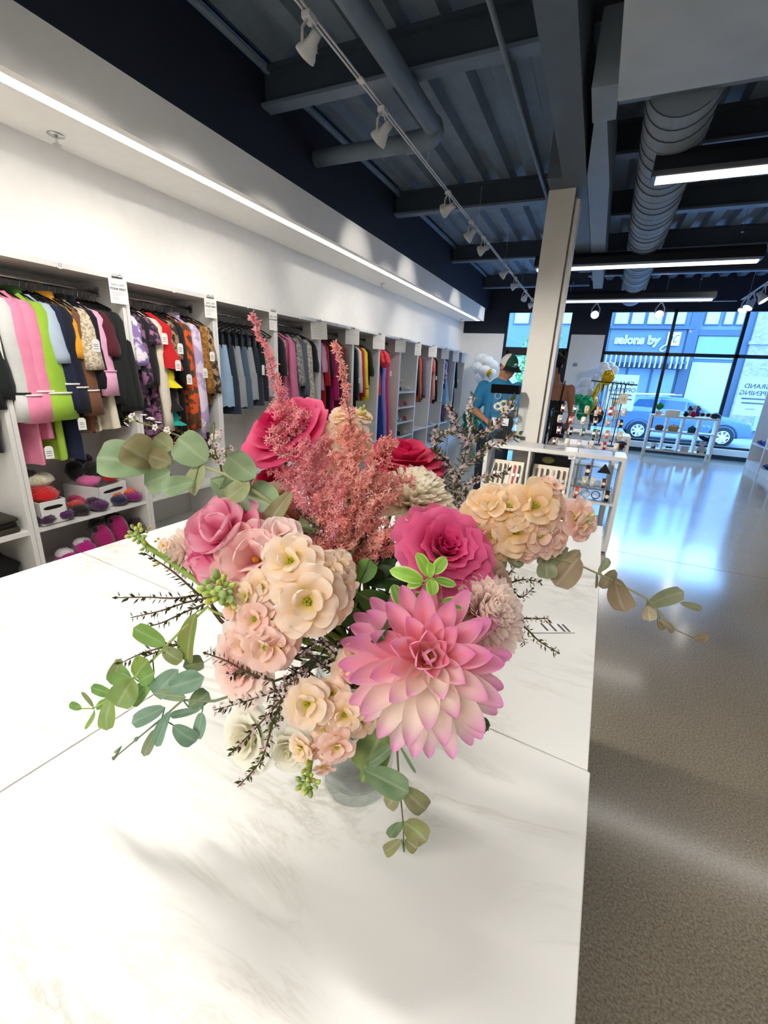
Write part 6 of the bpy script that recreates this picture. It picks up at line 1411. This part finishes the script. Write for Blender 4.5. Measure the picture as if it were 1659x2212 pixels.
def sprig_leaves(name, label, cat, spine, leaves, d, cols, stemcol='#8a9a5e', rad=.0013, into=True, rimcol=None, shape=(.55, .32)):
    S = [at(x, y, z) for x, y, z in spine]; M = Matrix.Translation(S[0]); I = M.inverted(); r = empty(name, M=M, label=label, cat=cat)
    pts = [I @ q for q in S]
    if into: pts += [I @ q for q in stem_path(S[-1], (S[-2] - S[-1]).normalized()*-.2)[1:]]
    n_ = len(pts); MB().tube(pts, [rad*(.5 + .5*min(1, i/4)) for i in range(n_)], 7, col=hx(stemcol)).build('stem', STEMM, r, True)
    C = [hx(c) for c in cols]; rd = random.Random(len(label)*7 + len(leaves))
    for i, lf in enumerate(leaves):
        x0, y0, x1, y1, w = lf[:5]; ci = lf[5] if len(lf) > 5 else rd.randrange(len(C)-1)
        dz = lf[6] if len(lf) > 6 else rd.uniform(-.012, .012)
        # depth along the stem at the leaf base
        k = min(spine, key=lambda s: (s[0]-x0)**2 + (s[1]-y0)**2); dd = k[2]
        nrm = cdir(rd.uniform(-.45, .45), rd.uniform(-.1, .6), 1)
        mb = leafmesh(MB(), I, at(x0, y0, dd - .001), at(x1, y1, dd + dz), w*dd/F_PX, nrm, C[ci], C[(ci+1) % len(C)], shape, rd.uniform(-.12, .12), rd.uniform(-.1, .35), i + len(leaves)*3, hx(rimcol) if rimcol else None)
        mb.tube([I @ at(k[0], k[1], dd), I @ at(x0, y0, dd - .001)], .0007, 5, col=C[0]) if (abs(k[0]-x0) + abs(k[1]-y0)) < 60 else None
        mb.build('leaf', LEAFM, r, True)
    return r
EU = ['#8ba678', '#9db48c', '#7d9a6c', '#a5b184', '#9a9a6a', '#8a7a56']
sprig_leaves('eucalyptus_branch', 'eucalyptus branch with large round leaves reaching out to the upper left', 'eucalyptus', [(340, 992, .425), (372, 991, .425), (430, 1004, .425), (489, 1026, .425), (540, 1055, .427), (589, 1088, .43), (628, 1124, .435), (664, 1180, .44)],
    [(336, 1004, 209, 988, 84, 1), (334, 1004, 262, 962, 74, 4, -.02), (368, 1018, 312, 1046, 62, 0), (370, 1000, 322, 984, 46, 4), (372, 972, 333, 944, 44, 3, -.01), (447, 998, 384, 946, 78, 0), (440, 1002, 412, 1066, 52, 3), (420, 1040, 349, 1062, 46, 1), (552, 1032, 492, 984, 62, 0, -.01), (538, 1040, 490, 1078, 56, 3), (600, 1092, 532, 1064, 84, 1, .01), (630, 1062, 576, 1138, 40, 4, -.012), (455, 1035, 500, 1062, 44, 1, .01), (470, 1060, 520, 1090, 40, 0, .012), (330, 996, 208, 1002, 50, 3, .012), (640, 1140, 690, 1128, 44, 2, .012), (650, 1160, 690, 1190, 36, 1, .01)], .425, EU, '#a9ae7c', .0017)
EG = ['#6f9a3e', '#86ac58', '#5c8a3c', '#94a84a', '#7a9a62', '#8a8246']
sprig_leaves('eucalyptus_branch', 'green eucalyptus branch with pointed tip leaves reaching out at the middle left', 'eucalyptus', [(165, 1531, .44), (200, 1530, .44), (247, 1506, .438), (289, 1464, .435), (330, 1425, .433), (356, 1398, .43), (395, 1359, .428), (450, 1310, .43)],
    [(424, 1322, 408, 1434, 52, 5, .0), (358, 1394, 288, 1356, 40, 0), (350, 1400, 394, 1428, 34, 4), (290, 1462, 320, 1424, 50, 2), (288, 1466, 252, 1526, 60, 3, -.01), (262, 1422, 240, 1477, 30, 4, .01), (333, 1456, 282, 1524, 34, 1), (300, 1472, 335, 1452, 32, 1), (248, 1502, 196, 1484, 26, 1), (242, 1504, 230, 1578, 38, 3, -.01), (246, 1508, 206, 1526, 22, 0), (202, 1528, 177, 1494, 11, 4), (204, 1530, 182, 1574, 17, 2), (176, 1531, 149, 1521, 17, 1), (285, 1464, 244, 1440, 52, 1, .01)], .435, EG, '#a4b864')
sprig_leaves('eucalyptus_branch', 'blue-green eucalyptus branch hanging at the lower left, below the pointed one', 'eucalyptus', [(246, 1638, .425), (295, 1597, .425), (350, 1552, .425), (395, 1512, .425), (440, 1515, .425), (464, 1514, .425), (540, 1490, .425)],
    [(386, 1446, 333, 1502, 46, 0), (362, 1488, 442, 1462, 46, 1, -.01), (408, 1528, 452, 1496, 42, 2, .01), (356, 1528, 284, 1562, 36, 0), (370, 1534, 338, 1613, 28, 1), (336, 1574, 311, 1634, 22, 3), (434, 1532, 366, 1546, 17, 1), (437, 1538, 424, 1596, 30, 0), (374, 1566, 424, 1602, 38, 1, .008), (262, 1612, 250, 1626, 10, 3), (252, 1634, 242, 1640, 8, 3), (300, 1592, 290, 1600, 9, 1), (395, 1440, 440, 1430, 40, 2, .012), (330, 1496, 402, 1506, 24, 4, -.005)], .425, ['#6f9478', '#8aa890', '#5e8468', '#8a9460', '#9aa48a', '#70905c'], '#7d8a66')
sprig_leaves('eucalyptus_branch', 'long drying eucalyptus branch stretching to the right over the counter edge', 'eucalyptus', [(1500, 1379, .50), (1449, 1356, .50), (1420, 1316, .50), (1398, 1294, .50), (1322, 1253, .495), (1250, 1220, .49), (1200, 1207, .485), (1095, 1198, .47), (1010, 1240, .46)],
    [(1228, 1184, 1160, 1216, 48, 0), (1180, 1206, 1182, 1251, 42, 1), (1252, 1204, 1200, 1266, 58, 3, -.01), (1252, 1188, 1218, 1222, 34, 4, .01), (1292, 1236, 1316, 1206, 18, 0), (1288, 1238, 1288, 1271, 13, 2), (1328, 1230, 1302, 1272, 38, 4, .01), (1330, 1248, 1352, 1322, 56, 3, -.012), (1396, 1310, 1478, 1278, 36, 0), (1400, 1308, 1405, 1342, 28, 4), (1468, 1302, 1517, 1316, 16, 0, 0), (1426, 1338, 1456, 1366, 17, 4), (1420, 1340, 1432, 1362, 13, 3), (1500, 1379, 1531, 1376, 20, 3, 0), (1100, 1194, 1122, 1228, 38, 1), (1090, 1200, 1072, 1228, 34, 1)], .49, ['#8b9470', '#95997c', '#7d8a66', '#97826a', '#8e7f62', '#a39a7c'], '#a39e76', .0012)
sprig_leaves('eucalyptus_branch', 'eucalyptus sprig hanging down in front of the vase with two-tone leaves', 'eucalyptus', [(873, 1840, .385), (871, 1776, .385), (866, 1725, .385), (862, 1682, .385), (858, 1620, .388), (852, 1570, .40)],
    [(828, 1574, 784, 1670, 80, 2, -.01), (852, 1608, 798, 1652, 26, 1), (784, 1662, 884, 1712, 54, 1, -.008), (868, 1700, 921, 1749, 46, 4), (862, 1712, 836, 1744, 34, 4), (862, 1608, 899, 1671, 7, 1), (873, 1776, 923, 1818, 52, 3), (868, 1776, 842, 1810, 32, 0), (868, 1814, 830, 1842, 26, 3), (876, 1814, 902, 1834, 28, 3), (800, 1640, 780, 1690, 20, 2, .01)], .385, ['#6d8a5a', '#839a74', '#58784a', '#8c9c52', '#8a7c66', '#94a06a'], '#6a5e4a', .001)
sprig_leaves('greenery_sprig', 'dark green leafy sprig in the middle of the bouquet, left of the dahlia', 'greenery', [(800, 1205, .40), (775, 1262, .405), (770, 1300, .41), (765, 1340, .42)], [(775, 1260, 802, 1210, 44, 0, 0), (772, 1280, 834, 1314, 58, 2, .022), (768, 1322, 730, 1336, 48, 3, .01), (770, 1284, 752, 1250, 36, 2), (768, 1310, 772, 1352, 36, 3, .015), (764, 1330, 720, 1300, 40, 2)], .40, ['#7fae58', '#4f8436', '#3a6a2a', '#48782e', '#335a26'], '#4a6a30')
sprig_leaves('variegated_sprig', 'bright lime variegated sprig between the hot pink rose and the dahlia', 'greenery', [(930, 1225, .372), (930, 1248, .375), (925, 1275, .385), (900, 1330, .40)], [(926, 1246, 900, 1194, 30, 0, 0), (936, 1240, 964, 1204, 28, 1, 0), (916, 1256, 841, 1232, 34, 0, 0), (930, 1250, 936, 1287, 28, 1, -.004), (940, 1250, 986, 1264, 20, 2, 0), (930, 1248, 930, 1214, 18, 1, -.012), (912, 1262, 880, 1262, 26, 1), (866, 1312, 850, 1262, 30, 3, .01), (955, 1298, 1012, 1308, 28, 3, .0), (900, 1280, 925, 1300, 26, 3)], .375, ['#86c232', '#a4d84e', '#78b436', '#6a9a3c', '#7aa84a'], '#7a9a3a', .0012, rimcol='#dfe8a4', shape=(.6, .55))
# dark foliage packed around the vase mouth
rd_ = random.Random(5)
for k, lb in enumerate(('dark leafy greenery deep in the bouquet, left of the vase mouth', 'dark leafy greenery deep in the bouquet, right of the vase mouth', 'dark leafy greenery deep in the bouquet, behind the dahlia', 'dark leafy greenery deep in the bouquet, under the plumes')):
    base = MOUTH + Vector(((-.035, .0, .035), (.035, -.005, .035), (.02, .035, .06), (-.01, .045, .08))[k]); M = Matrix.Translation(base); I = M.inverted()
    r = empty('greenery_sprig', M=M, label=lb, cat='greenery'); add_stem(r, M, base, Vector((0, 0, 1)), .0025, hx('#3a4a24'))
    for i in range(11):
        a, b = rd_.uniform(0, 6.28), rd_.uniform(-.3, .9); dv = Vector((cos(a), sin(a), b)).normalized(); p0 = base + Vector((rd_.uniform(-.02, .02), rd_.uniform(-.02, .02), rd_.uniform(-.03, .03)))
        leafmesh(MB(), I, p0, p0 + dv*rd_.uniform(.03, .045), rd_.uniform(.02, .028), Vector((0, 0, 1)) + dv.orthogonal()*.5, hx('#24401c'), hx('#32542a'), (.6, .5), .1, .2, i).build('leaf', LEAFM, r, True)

# heather and wax flower sprigs
def needles(mb, I, P, rad, step, L, col, rdm, tipcol):
    for i in range(len(P)-1):
        a, b = P[i], P[i+1]; ln = (b-a).length; k = max(1, int(ln/step)); ax = (b-a).normalized()
        for j in range(k):
            c = a.lerp(b, (j + .5)/k)
            for _ in range(2):
                o = ax.orthogonal().normalized(); o = Matrix.Rotation(rdm.uniform(0, 6.28), 3, ax) @ o
                dv = (ax*.55 + o).normalized(); s = dv.cross(ax).normalized()*L*.20; q = L*rdm.uniform(.7, 1.2); cc = mix(col, tipcol, rdm.random())
                up = s.cross(dv).normalized()*L*.10
                mb.add([I @ x for x in (c + dv*L*.1, c + dv*q*.5 + s, c + dv*q, c + dv*q*.5 - s, c + dv*q*.5 + up)], [(0, 1, 4), (1, 2, 4), (2, 3, 4), (3, 0, 4), (0, 3, 2, 1)], cc)
def fleurs(mb, I, P, step, R, cols, rdm, t0=0., dens=1.):
    N = len(P) - 1
    for i in range(N):
        if (i + 1)/N < t0: continue
        a, b = P[i], P[i+1]; ln = (b-a).length; k = max(1, int(ln/step*dens)); ax = (b-a).normalized()
        for j in range(k):
            o = Matrix.Rotation(rdm.uniform(0, 6.28), 3, ax) @ ax.orthogonal().normalized(); c = a.lerp(b, rdm.random()) + o*R*rdm.uniform(1.0, 2.4)
            F = I @ frame(c, (o + ax*.3 + CAM_F*-.3)); col = rdm.choice(cols); m2 = MB()
            for q in range(5): petal(m2, 2*pi*q/5, R*.1, 0, R, R*.9, .5, .0, .2, lambda u, s: col, .5, .3, nu=2, nv=2)
            m2.ball((0, 0, R*.15), R*.22, 6, 4, col=hx('#b0506a')); m2.xf(F); mb.add(m2.v, m2.f, m2.c)
def heather(name, label, cat, branches, d, flowers, stemc='#5a4632', ncol='#3a3a24', tipc='#6a7a3a', nl=.0075, step=.0030, fr=.0018, fcol=('#f6e6e6', '#f0cdd4', '#fbf2ee'), t0=.0, dens=1.):
    p0 = at(*branches[0][0], d) if len(branches[0][0]) == 2 else at(*branches[0][0]); M = Matrix.Translation(p0); I = M.inverted(); r = empty(name, M=M, label=label, cat=cat); rdm = random.Random(len(label))
    st, nd, fl_ = MB(), MB(), MB()
    for bi, br in enumerate(branches):
        P = smooth([at(x[0], x[1], x[2] if len(x) > 2 else d) for x in br])
        st.tube([I @ q for q in P], [.0011*(1.1 - .7*i/len(P)) for i in range(len(P))], 6, col=hx(stemc))
        needles(nd, I, P, 0, step, nl, hx(ncol), rdm, hx(tipc))
        if flowers: fleurs(fl_, I, P, .0016, fr, [hx(c) for c in fcol], rdm, t0, dens*flowers)
    q0 = at(*branches[0][0], d) if len(branches[0][0]) == 2 else at(*branches[0][0])
    st.tube([I @ q for q in stem_path(q0, Vector((0, 0, 1)))], .0012, 6, col=hx(stemc))
    st.build('stem', STEMM, r, True); nd.build('foliage', LEAFM, r)
    if flowers: fl_.build('flowers', PETAL, r)
    return r
heather('heather_sprig', 'tall heather sprig with tiny pale pink flowers rising at the right, tallest of the bouquet', 'heather', [[(985, 1120), (985, 1060), (1000, 1000), (1018, 930), (1012, 890), (1025, 855)], [(1000, 1010), (1060, 965), (1122, 938)], [(1015, 955), (1075, 915), (1112, 862)], [(1012, 960), (985, 920), (968, 870)]], .53, 2.2, nl=.012, ncol='#3a3426')
heather('heather_sprig', 'heather sprig with pale pink flowers left of the tall one, beside the deep pink rose', 'heather', [[(975, 1120), (965, 1060), (945, 1000), (938, 925)], [(970, 1070), (940, 1040), (925, 1010)], [(985, 1080), (975, 1010), (935, 960), (985, 925)]], .525, 2.0, nl=.012, ncol='#3a3426')
heather('heather_sprig', 'low heather sprig reaching right behind the apricot stock', 'heather', [[(985, 1100), (1010, 1050), (1050, 1030), (1098, 1018)], [(990, 1090), (1000, 1060), (1010, 1090)]], .52, 2.0, nl=.011, ncol='#3a3426')
heather('heather_sprig', 'dark heather sprig pointing straight left, uppermost of three over the marble', 'heather', [[(450, 1282), (380, 1292), (320, 1290), (255, 1291)], [(430, 1285), (380, 1240), (345, 1215), (312, 1194)]], .43, .0)
heather('heather_sprig', 'dark heather sprig pointing left, middle of three over the marble', 'heather', [[(455, 1290), (400, 1302), (345, 1320), (283, 1334)]], .43, .0)
heather('heather_sprig', 'dark heather sprig pointing left, lowest of three over the marble', 'heather', [[(455, 1300), (400, 1322), (350, 1345), (300, 1358)], [(410, 1385), (370, 1394), (310, 1410), (262, 1432)], [(410, 1385), (360, 1400), (310, 1420)]], .432, .0)
heather('heather_sprig', 'heather sprig in front of the blush rose, pointing left', 'heather', [[(590, 1470), (540, 1455), (490, 1428), (447, 1412)], [(560, 1465), (520, 1448), (500, 1458)]], .365, .3, t0=.0)
heather('heather_sprig', 'heather sprig with pale flowers below the blush rose, pointing left', 'heather', [[(650, 1460), (600, 1490), (540, 1512), (463, 1534)], [(640, 1470), (600, 1520), (555, 1570), (500, 1627)], [(620, 1490), (590, 1560), (565, 1640), (514, 1700)]], .372, .8, fcol=('#f3dede', '#ecc6cc', '#f6eeea'))
heather('heather_sprig', 'dark flowering heather deep in the middle of the bouquet, left of the dahlia', 'heather', [[(760, 1480), (700, 1440), (650, 1400), (600, 1385)], [(740, 1490), (680, 1470), (620, 1440)], [(720, 1430), (670, 1430), (610, 1470)], [(750, 1450), (720, 1410), (690, 1380)], [(700, 1490), (660, 1450), (600, 1500), (585, 1560)], [(740, 1400), (690, 1385), (640, 1420)], [(640, 1450), (610, 1520), (600, 1570)]], .405, 1.1, ncol='#1c2416', tipc='#2c3a22')
heather('heather_sprig', 'heather sprig hanging over the marble at the right, pointing down right', 'heather', [[(1090, 1330), (1130, 1352), (1165, 1385), (1204, 1409)], [(1100, 1334), (1140, 1336), (1184, 1336)], [(1112, 1336), (1124, 1362), (1134, 1394)]], .44, .3)
heather('heather_sprig', 'small heather sprig behind the beige rose, right of the bouquet', 'heather', [[(1085, 1260), (1120, 1215), (1150, 1190)], [(1095, 1262), (1130, 1252), (1168, 1258)], [(1100, 1265), (1125, 1290), (1150, 1272)]], .47, .3)
heather('wax_flower_sprig', 'wax flower sprig with white blossoms above the upper left eucalyptus', 'wax flower', [[(475, 1000), (420, 958), (370, 935), (320, 918), (270, 904)], [(500, 1010), (470, 990), (462, 950), (464, 918)], [(505, 1010), (490, 990), (487, 968)]], .445, .22, '#8a8a4a', '#7a8a3a', '#9aa84e', nl=.006, step=.006, fr=.0036, fcol=('#fdfaf6', '#f8f0f0'))
heather('heather_sprig', 'brown heather sprig lying under the plumes in the upper middle', 'heather', [[(720, 1160), (660, 1150), (600, 1148), (565, 1160)], [(700, 1150), (660, 1120), (640, 1100)]], .44, .3, nl=.006)

# astilbe plumes
def astilbe(label, axis, width, d, c0, c1, sd, nb=60, stepn=.0027):
    P = smooth([at(*a) for a in axis], 8); M = Matrix.Translation(P[0]); I = M.inverted(); r = empty('astilbe_plume', M=M, label=label, cat='astilbe'); rd = random.Random(sd)
    st, fl_ = MB(), MB(); A, B = hx(c0), hx(c1); sc = d/F_PX
    st.tube([I @ q for q in P], [.0012*(1.1 - .8*i/len(P)) for i in range(len(P))], 6, col=hx('#b06058'))
    st.tube([I @ q for q in stem_path(P[0], Vector((0, 0, 1)))], .0016, 6, col=hx('#6a6a3a'))
    def star(c, R):
        col = mix(A, B, rd.random()); col = mix(col, (1, .9, .86), .25*rd.random())
        n0 = Vector((rd.uniform(-1, 1), rd.uniform(-1, 1), rd.uniform(-1, 1))) - CAM_F*.4
        if n0.length < .1: n0 = Vector((0, 0, 1))
        F = frame(c, n0, rd.uniform(0, 6)); vs, fs = [], []
        for q in range(4):
            a = q*pi/2 + rd.uniform(-.3, .3); L = R*rd.uniform(.7, 1.25); w = R*.24
            k = len(vs); ca, sa = cos(a), sin(a)
            for x, y, z in ((0, 0, 0), (L*.55, w, R*.25), (L, 0, R*.55), (L*.55, -w, R*.25), (L*.5, 0, R*.05)): vs.append(I @ (F @ Vector((x*ca - y*sa, x*sa + y*ca, z))))
            fs += [(k, k+1, k+2, k+3), (k, k+4, k+1), (k+1, k+4, k+2), (k+2, k+4, k+3), (k+3, k+4, k)]
        fl_.add(vs, fs, col)
    N = len(P) - 1
    for i in range(nb):
        t = (i + rd.random())/nb; q = t*N; k = min(int(q), N-1); c = P[k].lerp(P[k+1], q - k); ax = (P[k+1] - P[k]).normalized()
        wpx = width(t)*rd.uniform(.55, 1.1); L = wpx*sc
        o = Matrix.Rotation(rd.uniform(0, 6.28), 3, ax) @ ax.orthogonal().normalized(); o = (o - CAM_F*o.dot(CAM_F)*.45).normalized()
        dv = (o + ax*rd.uniform(.35, .95)).normalized(); E = c + dv*L + Vector((0, 0, .10*L))
        m = max(2, int(L/.0035)); B_ = [c.lerp(E, j/m) + o*(.06*L*sin(j/m*pi)) for j in range(m+1)]
        st.tube([I @ x for x in B_], .0004, 4, col=hx('#c07a70'))
        for x in B_[1:]:
            fade = 1 - .45*(B_.index(x)/m)
            for _ in range(1 + int(3.2*fade*min(1, L/.02))):
                star(x + Vector((rd.gauss(0, 1), rd.gauss(0, 1), rd.gauss(0, 1)))*.0030*fade*min(1.2, .4 + L/.02), .0044*rd.uniform(.75, 1.1))
    st.build('stem', STEMM, r, True); fl_.build('plume', PLUME, r)
    return r
def W1(t): return 16 + 112*max(0, 1 - t/.62)**.75 if t < .62 else 5 + 13*(1 - t)/.38
astilbe('tall feathery pink astilbe plume with the highest tip, upper left of the bouquet', [(700, 1215, .455), (682, 1120, .46), (655, 1020, .463), (630, 930, .465), (600, 850, .466), (580, 775, .466), (545, 680, .466)], W1, .46, '#ffacba', '#ffdadd', 3, 140)
def W2(t): return 14 + 100*max(0, 1 - t/.6)**.8 if t < .6 else 4 + 11*(1 - t)/.4
astilbe('feathery salmon astilbe plume right of the tallest one', [(775, 1225, .445), (772, 1130, .452), (768, 1040, .458), (764, 960, .462), (752, 880, .464), (742, 810, .465), (722, 742, .465)], W2, .455, '#ffbab0', '#ffe0d4', 8, 125)
def W3(t): return 20 + 85*(1 - t)**.7
astilbe('low coral astilbe plume spreading under the two tall ones', [(768, 1235, .44), (762, 1180, .442), (740, 1130, .446), (715, 1070, .45)], W3, .44, '#ffb6ae', '#ffdacc', 12, 62)
astilbe('short coral astilbe branch leaning right towards the hot pink rose', [(790, 1225, .438), (815, 1190, .44), (845, 1160, .442), (875, 1135, .444)], lambda t: 12 + 26*(1 - t), .44, '#ffb6ac', '#ffd6c8', 15, 34)
astilbe('short coral astilbe branch leaning left under the tall plumes', [(770, 1230, .438), (735, 1195, .44), (700, 1170, .442), (672, 1158, .442)], lambda t: 12 + 26*(1 - t), .44, '#ffb6ac', '#ffd6c8', 18, 34)
def W4(t): return 14 + 40*(1 - t)
astilbe('loose pale astilbe branch spreading right across the cream chrysanthemum', [(790, 1150, .445), (825, 1090, .45), (855, 1050, .452), (890, 1040, .452)], W4, .45, '#f6aca6', '#fbd0c6', 21, 30)
astilbe('loose pale astilbe branch between the salmon plume and the deep pink rose', [(780, 1080, .455), (810, 1020, .458), (835, 975, .46), (850, 960, .46)], W4, .455, '#f6aca6', '#fbd0c6', 24, 26)
